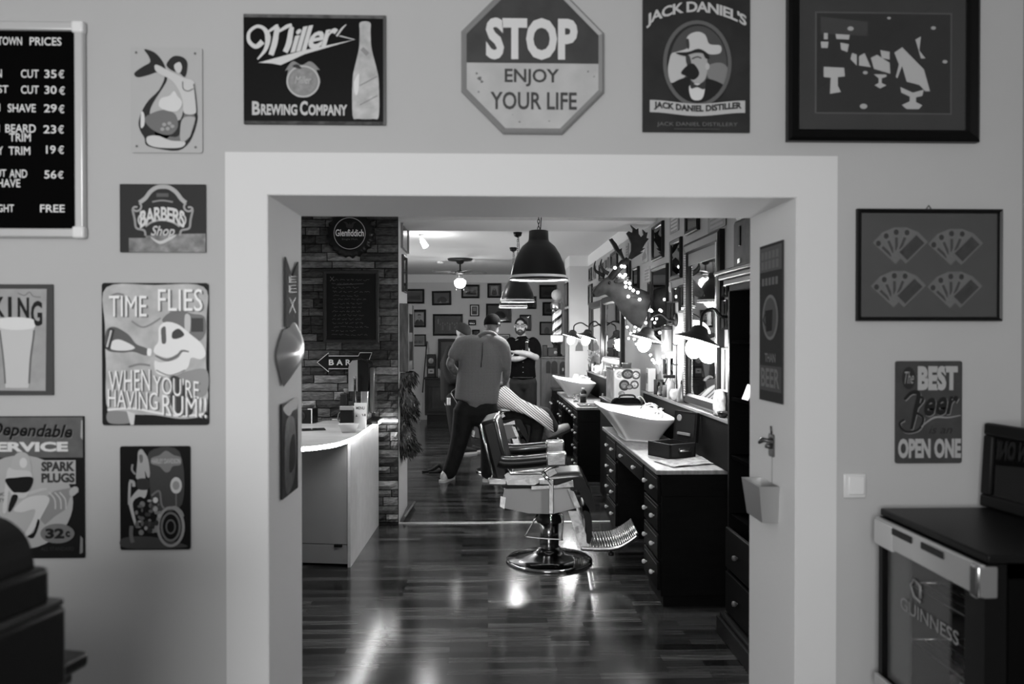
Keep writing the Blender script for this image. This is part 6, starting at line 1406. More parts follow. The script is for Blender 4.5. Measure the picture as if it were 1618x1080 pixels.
def shoe(parent, ankle_x, y, rz, g, sole, L=.29, pitch=0, z=0, name='shoe'):
    M = TR((ankle_x, y, z), 0, 0, rz) @ Matrix.Rotation(pitch, 4, 'X')
    b = MB(); b.tube([(0, -.07, .05), (0, -.03, .065), (0, .05, .06), (0, .13, .045), (0, L - .09, .035), (0, L - .075, .032)], [(.04, .034), (.058, .042), (.05, .046), (.036, .05), (.024, .044), (.008, .02)], 12, None, M)
    o = b.build(name, g, parent)
    MB().prism([(p.x, p.y) for p in spline([(-.036, -.10, 0), (.036, -.10, 0), (.042, 0, 0), (.05, .1, 0), (.035, L - .08, 0), (-.03, L - .08, 0), (-.048, .1, 0), (-.04, 0, 0)], 3, True)], 0, .026, None, M).build('sole', sole, o)
    return o

# the barber seen from behind ------------------------------------------
BO = Vector((-.12, 8.62, 0))
def bq(px, py, dy=0): p = onY(px, py, 8.62 + dy) - BO; return p
man = thing('person', 'person in a checked short-sleeved shirt seen from behind, bending over the reclining client', 'person', BO)
b = MB()
hc = bq(778, 514, .10); fw_ = Vector((.45, .75, -.50)); M = head(b, hc, fw_, (.15, .3, .9), 1.02)
limb(b, [bq(768, 534, .02), bq(772, 526, .06), hc + Vector((0, -.02, -.03))], [.068, .06, .062])
limb(b, [bq(757, 650), bq(757, 620), bq(759, 590), bq(762, 555, .01), bq(764, 540, .02)], [(.15, .11), (.155, .115), (.165, .11), (.175, .105), (.10, .08)], 16)
limb(b, [bq(730, 543, .0), bq(720, 556, -.02), bq(711, 573, -.03)], [.058, .052, .044])
limb(b, [bq(711, 574, -.03), bq(716, 583, .07), bq(727, 589, .20)], [.045, .046, .031]); hand(b, bq(727, 589, .20), (.6, .8, .05), (0, 0, -1), 1, .5)
limb(b, [bq(793, 544), bq(798, 560, -.01), bq(801, 580, .01)], [.06, .054, .048])
limb(b, [bq(801, 580, .01), bq(800, 592, .05), bq(797, 605, .15)], [.046, .044, .031]); hand(b, bq(797, 605, .15), (-.5, .8, -.3), (0, 0, -1), -1, .5)
for s, kp in ((-1, [bq(733, 650), bq(724, 690), bq(711, 738)]), (1, [bq(770, 650), bq(772, 695), bq(771, 740)])): limb(b, kp, [.092, .066, .046])
rem(b, 'body', G(.19, .6, 0, .3, noise=.35, nscale=26), man, .009, 5)
SH = checks(.04, .30, .0125); SH_PL = SH
b = MB()
limb(b, [bq(752, 634), bq(754, 618), bq(757, 592), bq(761, 565, .0), bq(763, 546, .01), bq(766, 536, .02)], [(.236, .15), (.24, .155), (.238, .15), (.238, .142), (.21, .125), (.11, .10)], 20)
limb(b, [bq(748, 540), bq(730, 543, .0), bq(722, 553, -.02), bq(718, 560, -.025)], [.085, .082, .076, .074])
limb(b, [bq(775, 538), bq(792, 545), bq(798, 560, -.01), bq(799, 578, .01)], [.088, .08, .07, .062])
sh_ = rem(b, 'shirt', SH, man, .012, 8)
cl = MB(); cl.tube(spline([bq(757, 531, -.07), bq(763, 527, -.085), bq(772, 525, -.085), bq(781, 527, -.05), bq(787, 533, .05)], 4), [(.022, .014)] * 17, 8); cl.build('collar', SH, sh_)
MB().tube([bq(763, 541, -.128), bq(762, 560, -.155), bq(760, 580, -.152)], .004, 6).build('back_pleat', G(.03, .8), sh_)
b = MB()
limb(b, [bq(754, 632), bq(754, 655)], [(.215, .13), (.20, .135)], 18)
for kp in ([bq(735, 648), bq(727, 690), bq(719, 720), bq(710, 745)], [bq(771, 648), bq(773, 695), bq(772, 722), bq(771, 746)]): limb(b, kp, [(.135, .125), (.10, .105), (.088, .095), (.082, .09)])
rem(b, 'trousers', G(.012, .8, noise=.3, nscale=12), man, .012, 6)
shoe(man, bq(704, 758).x, .0, -.35, G(.68, .5), G(.55, .5), .27); shoe(man, bq(771, 758).x, .02, -.25, G(.68, .5), G(.55, .5), .27)
b = MB(); K = 14
def capfn(u, v):
    ph_ = u * 2 * PI; th_ = v * (.60 - .10 * math.sin(ph_)) * PI; return M @ Vector((.083 * math.sin(th_) * math.cos(ph_), -.016 + .101 * math.sin(th_) * math.sin(ph_), .034 + .094 * math.cos(th_) - .012 * v * (1 - math.sin(ph_))))
b.grid(capfn, 20, 9, None, closed_u=True); b.build('hair', HAIR, man, solid=.004)
b = MB(); b.ball((0, .05, -.075), (.056, .058, .05), None, 14, M); b.build('beard', BEARD, man)

# person in a dark beanie behind the barber ----------------------------------
EO = Vector((-.36, 10.6, 0))
def eq(px, py, dy=0): return onY(px, py, 10.6 + dy) - EO
ben = thing('person', 'person in a dark beanie and dark clothes, half hidden behind the checked shirt', 'person', EO)
b = MB(); hc = eq(731, 528, 0); fw_ = Vector((.8, -.25, -.45)); M = head(b, hc, fw_, (.3, 0, .95), 1.0)
limb(b, [eq(724, 546), eq(726, 537)], [.066, .058])
limb(b, [eq(720, 640), eq(719, 600), eq(721, 570), eq(724, 552)], [(.15, .11), (.15, .11), (.19, .11), (.12, .09)], 16)
limb(b, [eq(712, 556, -.06), eq(707, 580, -.1), eq(716, 600, -.16)], [.055, .045, .036]); limb(b, [eq(716, 600, -.16), eq(735, 597, -.25)], [.04, .03]); hand(b, eq(735, 597, -.25), (1, -.2, 0), (0, 0, -1), 1, .5)
limb(b, [eq(738, 556, .05), eq(745, 580, .05), eq(752, 596, -.05)], [.055, .045, .03]); hand(b, eq(752, 596, -.05), (.8, -.5, -.1), (0, 0, -1), -1, .5)
for kp in ([eq(717, 645, -.05), eq(722, 680, -.05), eq(727, 712, -.05)], [eq(727, 645, .08), eq(733, 680, .08), eq(737, 712, .08)]): limb(b, kp, [.09, .066, .05])
rem(b, 'body', SKIN, ben, .010, 5)
b = MB(); limb(b, [eq(716, 632), eq(716, 605), eq(719, 575), eq(723, 552)], [(.165, .13), (.17, .13), (.20, .13), (.13, .10)], 16); limb(b, [eq(712, 553, -.05), eq(707, 580, -.1), eq(715, 600, -.16), eq(731, 598, -.23)], [.075, .068, .06, .045]); limb(b, [eq(737, 555, .05), eq(745, 578, .05), eq(751, 594, -.04)], [.07, .065, .05])
rem(b, 'sweater', G(.012, .85), ben, .013, 6)
b = MB()
for kp in ([eq(716, 628, -.05), eq(720, 680, -.05), eq(727, 708, -.05)], [eq(726, 630, .08), eq(733, 680, .08), eq(738, 708, .08)]): limb(b, kp, [.115, .085, .07])
rem(b, 'trousers', G(.02, .85), ben, .013, 6)
b = MB()
def bean(u, v): th_ = v * .56 * PI; ph_ = u * 2 * PI; return M @ Vector((.092 * math.sin(th_) ** .8 * math.cos(ph_), -.022 + .112 * math.sin(th_) ** .8 * math.sin(ph_), .036 + .105 * math.cos(th_)))
b.grid(bean, 20, 9, None, closed_u=True); bn = b.build('beanie', G(.022, .9), ben, solid=.006)
b = MB(); b.ball((0, .045, -.07), (.058, .06, .055), None, 14, M); b.build('beard', BEARD, ben)
shoe(ben, eq(731, 714).x, -.05, -1.0, G(.02, .5), G(.5, .5)); shoe(ben, eq(738, 714).x, .1, -1.0, G(.02, .5), G(.5, .5))
MB().grid(lambda u, v: eq(706 + 6 * u, 628 + 12 * v, -.19 + .015 * math.sin(u * 9)), 8, 6, None).build('white_towel', G(.6, .8), ben, solid=.01)

# standing man with folded arms -------------------------------------------------
SO = Vector((.49, 11.2, 0))
def sq(px, py, dy=0): return onY(px, py, 11.2 + dy) - SO
smn = thing('person', 'person with glasses and a beard in a black short-sleeved shirt, standing with folded arms', 'person', SO)
b = MB(); hc = sq(822.5, 516, -.02); M = head(b, hc, (-.12, -1, .02), (0, 0, 1), 1.02)
limb(b, [sq(825, 538, .02), sq(824, 528, .01)], [.066, .06])
limb(b, [sq(826, 605), sq(825, 585), sq(825, 560), sq(825, 543), sq(825, 537, .01)], [(.155, .11), (.15, .11), (.175, .115), (.19, .10), (.09, .075)], 16)
limb(b, [sq(805, 541), sq(802, 553), sq(803, 563, -.05)], [.058, .05, .046]); limb(b, [sq(803, 563, -.05), sq(815, 567, -.16), sq(830, 563, -.17)], [.046, .043, .03])
limb(b, [sq(845, 541), sq(848, 555), sq(847, 565, -.05)], [.058, .05, .046]); limb(b, [sq(847, 565, -.05), sq(834, 559, -.20), sq(815, 556, -.19)], [.046, .044, .030]); hand(b, sq(815, 556, -.19), (-1, .2, .1), (0, 1, 0), 1, .4)
hand(b, sq(830, 562, -.16), (.35, -.1, .9), (-.2, 1, 0), 1, .9, .95)
for kp in ([sq(817, 600), sq(816, 650), sq(815, 700)], [sq(836, 600), sq(838, 650), sq(839, 700)]): limb(b, kp, [.092, .066, .05])
rem(b, 'body', SKIN, smn, .009, 4)
b = MB(); limb(b, [sq(826, 597), sq(825.5, 580), sq(825, 560), sq(825, 545), sq(825, 537.5, .01)], [(.19, .14), (.18, .135), (.195, .135), (.20, .12), (.095, .09)], 18)
limb(b, [sq(808, 540), sq(803, 547), sq(802, 557, -.01)], [.075, .07, .064]); limb(b, [sq(842, 540), sq(847, 547), sq(849, 560, -.01)], [.075, .072, .066])
shs = rem(b, 'shirt', G(.003, 1.0, 0, .1), smn, .011, 6)
for y in (572, 580, 588): MB().ball(sq(826.5, y, -.135), (.006, .004, .006), None, 8).build('button', G(.25, .4), shs)
b = MB(); limb(b, [sq(826, 594), sq(826, 606)], [(.18, .13), (.18, .135)], 16)
for kp in ([sq(817, 604), sq(816, 650), sq(815, 702)], [sq(836, 604), sq(838, 650), sq(839, 702)]): limb(b, kp, [.115, .09, .078])
rem(b, 'jeans', G(.012, .9, noise=.3, nscale=10), smn, .013, 6)
MB().tube([sq(810 + i * 4, 596.5, -.137 * math.sin(math.acos(max(-1, min(1, (810 + i * 4 - 826) / 20.5)))) - .004) for i in range(9)], (.012), 8).build('belt', G(.008, .5), smn)
shoe(smn, sq(815, 706).x, -.05, PI, G(.03, .4), G(.02, .5)); shoe(smn, sq(839, 706).x, -.05, PI, G(.03, .4), G(.02, .5))
b = MB()
def hairfn(u, v): th_ = v * .47 * PI; ph_ = u * 2 * PI; k = .5 + .5 * math.sin(ph_); return M @ Vector((.081 * math.sin(th_) * math.cos(ph_), -.016 + .098 * math.sin(th_) * math.sin(ph_) * (1 - .12 * k), .034 + .092 * math.cos(th_) - .035 * v * (1 - k)))
b.grid(hairfn, 20, 9, None, closed_u=True); b.build('hair', HAIR, smn, solid=.005)
b = MB(); b.ball((0, .062, -.082), (.05, .05, .04), None, 14, M)
for sx in (-1, 1): b.tube([M @ Vector((sx * .07, .0, -.01)), M @ Vector((sx * .066, .02, -.05)), M @ Vector((sx * .045, .06, -.08))], [.010, .014, .02], 8)
b.tube([M @ Vector((-.03, .092, -.055)), M @ Vector((0, .106, -.046)), M @ Vector((.03, .092, -.055))], .009, 8); b.build('beard', BEARD, smn)
MB().tube([M @ Vector((-.02, .104, -.064)), M @ Vector((0, .108, -.063)), M @ Vector((.02, .104, -.064))], .006, 6).build('mouth', G(.16, .5), smn)
for sx in (-1, 1):
    e = MB().ball((sx * .031, .0745, .012), .0115, None, 12, M).build('eye', G(.3, .3), smn); MB().ball((sx * .031, .0835, .012), .006, None, 8, M).build('iris', G(.015, .3), e)
    MB().tube([M @ Vector((sx * .014, .090, .034)), M @ Vector((sx * .033, .090, .039)), M @ Vector((sx * .052, .078, .034))], .0045, 6).build('eyebrow', HAIR, smn)
g = MB()
for sx in (-1, 1):
    g.tube([M @ Vector((sx * .033 + .024 * math.cos(k * PI / 8), .098, .010 + .019 * math.sin(k * PI / 8))) for k in range(16)], .0022, 6, None, None, True); g.tube([M @ Vector((sx * .056, .096, .014)), M @ Vector((sx * .082, .0, .018))], .003, 6)
g.tube([M @ Vector((-.009, .099, .014)), M @ Vector((.009, .099, .014))], .003, 6); g.build('glasses', G(.004, .7), smn)
hd2 = sq(832.5, 551, -.20); t = thing('hair_clipper', 'small black clipper held up in the folded arm', 'clipper', SO + hd2); b = MB(); b.rbox((-.02, -.018, -.07), (.02, .018, .09), .012); b.build('body', G(.008, .3), t); MB().rbox((-.018, -.012, .09), (.018, .012, .105), .003).build('blade', CHROME(.7, .2), t)

# reclining client under the striped cape --------------------------------------------
KO = Vector((.16, 9.25, 0))
def kq(px, py, dy=0): return onY(px, py, 9.25 + dy) - KO
cli = thing('person', 'person in jeans and pale boots reclining in the barber chair under a striped cape', 'person', KO)
b = MB(); hc = Vector((-.39, 0, 1.24)); M = head(b, hc, (.6, 0, .8), (-.8, 0, .6), 1.0)
limb(b, [Vector((-.29, 0, 1.10)), Vector((-.36, 0, 1.18))], [.062, .058])
limb(b, [Vector((-.10, 0, .72)), Vector((-.16, 0, .84)), Vector((-.22, 0, .98)), Vector((-.28, 0, 1.09))], [(.12, .16), (.12, .16), (.125, .19), (.10, .16)], 16)
limb(b, [Vector((-.25, -.19, 1.04)), Vector((-.2, -.27, .90)), Vector((-.12, -.29, .845))], [.052, .046, .042]); limb(b, [Vector((-.12, -.29, .845)), kq(796, 641, -.30), kq(803, 641.5, -.30)], [.043, .038, .03]); hand(b, kq(803, 641.5, -.30), (1, .05, -.02), (0, 0, -1), -1, .25)
limb(b, [Vector((-.25, .19, 1.04)), Vector((-.16, .27, .88)), Vector((-.05, .29, .845))], [.052, .046, .04]); hand(b, Vector((.0, .29, .845)), (1, 0, 0), (0, 0, -1), 1, .3)
limb(b, [Vector((-.06, -.10, .715)), kq(828, 655, -.11), kq(851, 662, -.12)], [.095, .08, .06]); limb(b, [kq(851, 662, -.12), kq(846, 690, -.12), kq(841, 712, -.1)], [.062, .052, .042])
limb(b, [Vector((-.06, .10, .715)), kq(835, 650, .11), kq(861, 652, .12)], [.095, .08, .06]); limb(b, [kq(861, 652, .12), kq(871, 668, .12), kq(878, 680, .12)], [.06, .05, .042])
rem(b, 'body', SKIN, cli, .010, 5)
b = MB(); limb(b, [Vector((-.08, -.10, .715)), kq(826, 656, -.11), kq(851, 663, -.12)], [.115, .10, .082]); limb(b, [kq(851, 663, -.12), kq(847, 690, -.12), kq(842, 708, -.1)], [.085, .075, .07])
limb(b, [Vector((-.08, .10, .715)), kq(835, 652, .11), kq(861, 653, .12)], [.115, .10, .08]); limb(b, [kq(861, 653, .12), kq(870, 668, .12), kq(875, 677, .12)], [.08, .072, .07])
rem(b, 'jeans', G(.030, .85, noise=.4, nscale=9), cli, .012, 6)
A0 = kq(877, 690, .12)
Mb = Matrix.Translation(A0) @ Matrix.Rotation(-.45, 4, 'Y') @ Matrix.Rotation(-PI / 2, 4, 'Z')
b = MB(); b.tube([(0, -.05, .10), (0, -.045, .06), (0, 0, .055), (0, .08, .06), (0, .16, .048), (0, .205, .04), (0, .215, .038)], [(.04, .05), (.052, .05), (.058, .05), (.05, .052), (.036, .05), (.024, .04), (.006, .012)], 12, None, Mb); b.tube([(0, -.02, .06), (0, -.035, .15)], [.056, .06], 12, None, Mb)
bo = rem(b, 'boot', G(.5, .6, noise=.3, nscale=14), cli, .008, 5); MB().prism([(p.x, p.y) for p in spline([(-.036, -.09, 0), (.036, -.09, 0), (.046, .1, 0), (.03, .2, 0), (-.03, .2, 0), (-.048, .1, 0)], 3, True)], -.012, .016, None, Mb).build('sole', G(.04, .6), bo)
A1 = kq(841, 722, -.1); Mb = Matrix.Translation(A1) @ Matrix.Rotation(-.2, 4, 'Y') @ Matrix.Rotation(-PI / 2, 4, 'Z')
b = MB(); b.tube([(0, -.05, .10), (0, -.045, .06), (0, .08, .06), (0, .16, .048), (0, .205, .04)], [(.04, .05), (.052, .05), (.05, .052), (.036, .05), (.016, .03)], 12, None, Mb); rem(b, 'boot', G(.5, .6, noise=.3, nscale=14), cli, .008, 5)
b = MB(); b.grid(lambda u, v: M @ Vector((.083 * math.sin(v * .52 * PI) * math.cos(u * 2 * PI), -.016 + .101 * math.sin(v * .52 * PI) * math.sin(u * 2 * PI), .034 + .094 * math.cos(v * .52 * PI))), 20, 9, None, closed_u=True); b.build('hair', HAIR, cli, solid=.004)
# cape: a sheet over chest, lap and knees
spine = [Vector((-.27, 0, 1.18)), Vector((-.17, 0, 1.17)), kq(782, 603), kq(800, 612), kq(822, 630), kq(842, 640), kq(858, 648), kq(867, 655)]
wid = [.10, .26, .36, .40, .40, .40, .38, .30]; drop = [.10, .18, .26, .22, .14, .16, .19, .16]
SP = spline(spine, 4); WD = resample(wid, len(SP)); DR = resample(drop, len(SP))
def cape(u, v):
    k = v * (len(SP) - 1); i = min(int(k), len(SP) - 2); f = k - i; p = SP[i].lerp(SP[i + 1], f); w = WD[i] + (WD[i + 1] - WD[i]) * f; d = DR[i] + (DR[i + 1] - DR[i]) * f
    s = (u - .5) * 2; return (p.x + .05 * s * s * v + .012 * math.sin(s * 7 + v * 5), p.y + w * math.sin(s * 1.35), p.z - d * (1 - math.cos(s * 1.35)) * 1.3 + .012 * math.sin(s * 11 + v * 9) * v)
b = MB(); b.grid(cape, 34, 40, stripes(.045, .46, .021, (.78, 0, .95))); cp = b.build('striped_cape', None, cli, solid=.006)
MB().rbox((-.02, -.045, -.012), (.075, .045, .012), .006, None, Matrix.Translation(kq(806, 645, -.335)) @ Matrix.Rotation(-.05, 4, 'Y')).build('folded_towel', G(.7, .7), cli)
# small things on the rear floor
p = onZ(681, 746, 0); b = MB(); b.tube(spline([(p.x - .10, p.y, .012), (p.x - .02, p.y - .03, .02), (p.x + .05, p.y, .05), (p.x + .09, p.y + .04, .075), (p.x + .13, p.y, .03), (p.x + .07, p.y - .05, .012), (p.x - .02, p.y - .06, .01)], 5), [.01 + .012 * math.sin(i / 30 * PI) for i in range(31)], 8); tag(b.build('dark_strap', G(.012, .7)), 'dark looped strap lying on the floor left of the checked-shirt person', 'strap')
# ------------------------------------------------------------------ back wall pictures and furniture
BWP = Plane('F', BW)
def bpic(lab, x0, y0, x1, y1, fwid=.035, fg=.008, pg=.05, art=None, tilt=0):
    root, a = framed('framed_picture', lab, 'framed picture', (x0, y0, x1, y1), fwid, fg, BWP, depth=.03, pg=mottle(pg, .35, 5), group='pictures on the back wall', tilt=tilt)
    W_, H_ = x1 - x0, y1 - y0; q = lambda u, v: (x0 + u * W_, y0 + v * H_)
    if art == 'portrait':
        a.rect('backdrop', *q(.16, .16), *q(.84, .86), A(120), 1); a.blob('sitter', [q(*p) for p in ((.2, .86), (.22, .66), (.38, .56), (.62, .56), (.78, .66), (.8, .86))], .012, 2, 3)
        a.disc('sitter', *q(.5, .41), W_ * .13, H_ * .12, A(110), 3, 14); a.blob('sitter', [q(*p) for p in ((.37, .34), (.42, .26), (.58, .26), (.63, .34), (.5, .31))], .02, 4, 3); a.line('sitter', [q(.44, .46), q(.56, .46)], .6, .03, 4); a.poly('sitter', [q(.46, .55), q(.54, .55), q(.5, .68)], A(130), 4)
    elif art == 'group':
        for k in range(9): a.disc('group_photograph', *q(.17 + .08 * k, .42 + .06 * (k % 2)), W_ * .022, H_ * .05, A(72), 2, 8); a.poly('group_photograph', [q(.14 + .08 * k, .75), q(.145 + .08 * k, .5 + .05 * (k % 2)), q(.195 + .08 * k, .5 + .05 * (k % 2)), q(.2 + .08 * k, .75)], A(45 + 10 * (k % 3)), 1)
        a.rect('group_photograph', *q(.16, .22), *q(.2, .45), A(85), 1)
    elif art == 'car':
        a.rect('photograph', *q(.15, .18), *q(.88, .85), A(64), 1); a.poly('photograph', [q(.25, .78), q(.3, .55), q(.45, .4), q(.65, .4), q(.75, .55), q(.82, .78)], A(34), 2); a.poly('photograph', [q(.35, .85), q(.45, .7), q(.5, .85)], A(95), 3); a.poly('photograph', [q(.7, .8), q(.8, .68), q(.85, .8)], A(90), 3)
    elif art == 'mat':
        a.rect('mat_board', *q(.08, .06), *q(.92, .94), A(190), 1); a.rect('photograph', *q(.22, .16), *q(.78, .84), A(60), 2); a.rect('photograph', *q(.32, .25), *q(.68, .55), A(110), 3)
    elif art == 'pale':
        a.rect('print', *q(.12, .1), *q(.9, .9), A(120), 1); a.blob('print', [q(*p) for p in ((.35, .85), (.4, .5), (.55, .4), (.7, .55), (.72, .85))], A(85), 2)
    elif art == 'oval':
        a.rect('mat_board', *q(.25, .2), *q(.75, .8), A(100), 1); a.blob('sitter', [q(*p) for p in ((.32, .78), (.36, .5), (.44, .35), (.5, .3), (.58, .36), (.66, .5), (.68, .78))], A(36), 2, 3); a.disc('sitter', *q(.5, .38), W_ * .08, H_ * .09, A(85), 3, 12)
    elif art == 'dark':
        a.poly('photograph', [q(.2, .7), q(.35, .45), q(.6, .5), q(.8, .35), q(.82, .75)], A(38), 1)
    a.done(); return root
bpic('black-framed dark picture at the top left of the back wall, half behind the partition', 636, 456.5, 670.5, 479.5, art='dark')
bpic('tilted black frame with a car photograph near the top of the back wall', 682.5, 459.5, 713, 482, art='car', tilt=.02, pg=.03)
bpic('black-framed picture reflecting the fan lamp', 729, 449.5, 757.5, 471, pg=.06, art='dark')
bpic('black-framed oval portrait right of the fan lamp', 770, 447.5, 792, 470.5, pg=.05, art='oval')
bpic('black-framed portrait of a moustached man in a dark coat', 652, 489, 673, 516.7, art='portrait', pg=.03)
bpic('large black-framed old group photograph on the back wall', 684, 496, 731, 530, art='group', pg=.025)
bpic('small black frame with a wide white mat on the back wall', 742.5, 481, 757, 499.5, .02, art='mat')
bpic('tiny black frame below the white-matted picture', 740, 505, 752, 513.7, .025, art='dark')
bpic('large black-framed picture behind the lower pendant lamps', 768, 479.5, 807.5, 509.5, pg=.05, art='car')
bpic('black-framed dark picture just right of the pendant lamps', 832, 468, 847, 488, pg=.02, art='dark')
bpic('black-framed grey picture above and left of the barber pole globe', 852, 450, 879, 472, pg=.04, art='dark')
bpic('black-framed picture left of the barber pole top', 857, 477, 881, 498.5, pg=.05, art='dark')
bpic('dark-framed picture behind the head of the person with glasses', 821, 497, 839, 522.5, .03, .03, .07, art='oval')
bpic('pale framed print left of the barber pole cylinder', 852.5, 508, 874, 529, .025, art='pale')
bpic('black-framed group picture low on the left, beside the leaning pole', 644, 528, 673, 547, .022, art='group', pg=.09)
bpic('small dark frame above the checked-shirt person\'s left shoulder', 746, 520.5, 758, 536, .025, art='dark')
bpic('pale framed print between the two men\'s heads', 786, 527.5, 805.5, 552, .015, art='pale', pg=.85)  # pale print, its tone raised further to imitate reflecting glass
PIL = Plane('L', 1.159)
def ppic(lab, x0, x1, y0, y1, pg):
    P0 = onX(x0, (y0 + y1) / 2, 1.159); P1 = onX(x1, (y0 + y1) / 2, 1.159); zt = onX((x0 + x1) / 2, y0, 1.159).z; zb_ = onX((x0 + x1) / 2, y1, 1.159).z; c = (P0 + P1) / 2; c.z = (zt + zb_) / 2
    w = abs(P0.y - P1.y); h = zt - zb_; M_ = wallM(c, (0, -1, 0), (-1, 0, 0)); t = thing('framed_picture', lab, 'framed picture', M=M_ @ Matrix.Translation((0, 0, .002)), group='pictures on the pillar side')
    MB().rbox((-w / 2, -h / 2, 0), (w / 2, h / 2, .02), .004).build('frame', G(.01, .4), t); MB().box((-w / 2 + .03, -h / 2 + .03, .02), (w / 2 - .03, h / 2 - .03, .0215)).build('print', mottle(pg, .6, 9), t)
ppic('tall dark picture on the pillar side above the barber pole', 893.5, 898.5, 447, 484, .1)
ppic('tall dark picture on the pillar side beside the pole cylinder', 893.5, 898.5, 488, 530, .04)

# cabinet, mirror, clocks at the back left ---------------------------------------------
YB = 14.5
def yq(px, py): return onY(px, py, YB)
c0, c1 = yq(671, 600), yq(764, 600); zt = yq(700, 596.5).z
sb = thing('sideboard', 'dark panelled sideboard against the back wall, left of the people', 'sideboard', (c0.x, YB, 0)); w = c1.x - c0.x; SBM = G(.022, .5, noise=.4, nscale=4)
MB().rbox((0, .015, .12), (w, .385, zt - .03), .006).build('body', SBM, sb); MB().rbox((-.02, -.01, zt - .03), (w + .02, .39, zt), .006).build('top', SBM, sb); MB().box((.04, .03, 0), (w - .04, .37, .12)).build('plinth', G(.01, .5), sb)
for k in range(2):
    x0, x1 = .06 + k * w / 2, w / 2 - .03 + k * w / 2
    f = MB(); q = .07
    for (a0, b0, a1, b1) in ((x0, .18, x1, .18 + q), (x0, zt - .1 - q, x1, zt - .1), (x0, .18 + q, x0 + q, zt - .1 - q), (x1 - q, .18 + q, x1, zt - .1 - q)): f.rbox((a0, -.006, b0), (a1, .018, b1), .005)
    d = f.build('door', SBM, sb); MB().box((x0 + q, .004, .18 + q), (x1 - q, .016, zt - .1 - q)).build('door_panel', G(.035, .5, noise=.3, nscale=5), d)
m0, m1 = yq(691, 540), yq(741, 540); mz = yq(700, 535).z
t = thing('standing_mirror', 'tall dark-framed mirror standing on the sideboard', 'mirror', (m0.x, YB + .16, zt)); w = m1.x - m0.x; h = mz - zt
f = MB(); q = .055
for a0, b0, a1, b1 in ((0, 0, w, q), (0, h - q, w, h), (0, q, q, h - q), (w - q, q, w, h - q)): f.rbox((a0, 0, b0), (a1, .05, b1), .008)
f.build('frame', G(.008, .35), t); MB().box((q, .02, q), (w - q, .03, h - q)).build('mirror_glass', G(.10, .06, 1.0), t)
for k, x in enumerate((695.5, 701)): tag_ = 0
for k, (x, h_, g) in enumerate(((693, .16, .5), (695.5, .14, .4), (697.5, .12, .3))):
    p = yq(x, 590); pot('candle', ('pale candle in front of the standing mirror, leftmost of three', 'pale candle in front of the standing mirror, middle of three', 'pale candle in front of the standing mirror, rightmost of three')[k], 'candle', (p.x, YB + .06, zt), [(0, 0), (.011, 0), (.011, h_), (0, h_ + .003)], G(g, .5), group='candles on the sideboard')
p = yq(681.5, 570); z1 = yq(681, 580).z; z2 = yq(681, 559.5).z
t = thing('radio', 'small dark box with a pale front on the sideboard, under the round clock', 'radio', (p.x, YB + .1, zt)); MB().rbox((-.085, -.07, 0), (.07, .07, z1 - zt), .01).build('case', G(.02, .4), t); MB().rbox((-.06, -.074, (z1 - zt) * .4), (.045, -.068, (z1 - zt) * .85), .003).build('front_plate', G(.30, .5), t); MB().box((-.03, -.076, (z1 - zt) * .58), (.02, -.0735, (z1 - zt) * .68)).build('slot', G(.02, .5), t)
t = thing('mantel_clock', 'dark mantel clock with a pale round dial standing on the small box', 'clock', (p.x, YB + .1, z1)); MB().rbox((-.09, -.06, 0), (.075, .06, z2 - z1), .012).build('case', G(.022, .4), t)
MB().lathe([(0, 0), (.05, 0), (.05, .008), (0, .009)], 24, None, TR((-.008, -.06, (z2 - z1) / 2), PI / 2)).build('dial', G(.35, .5), t)
h_ = MB(); h_.box((-.010, -.071, (z2 - z1) / 2), (-.006, -.0695, (z2 - z1) / 2 + .035)); h_.box((-.010, -.071, (z2 - z1) / 2 - .03), (-.006, -.0695, (z2 - z1) / 2 + .002)); h_.box((-.03, -.071, (z2 - z1) / 2 - .002), (.014, -.0695, (z2 - z1) / 2 + .002)); h_.build('clock_hands', G(.02, .5), t)
a0, a1 = onY(674.7, 539, BW - .05), onZ(663.5, 655, 0); a1 = Vector((onY(663.5, 657, BW - .5).x, BW - .5, 0)); b = MB(); b.tube([a1 + Vector((0, 0, .02)), a1.lerp(a0, .36)], .012, 8, G(.45, .5)); b.tube([a1.lerp(a0, .36), a0], .011, 8, G(.02, .5)); tag(b.build('leaning_pole', G(.02, .5)), 'thin pole leaning against the back wall left of the sideboard', 'pole')

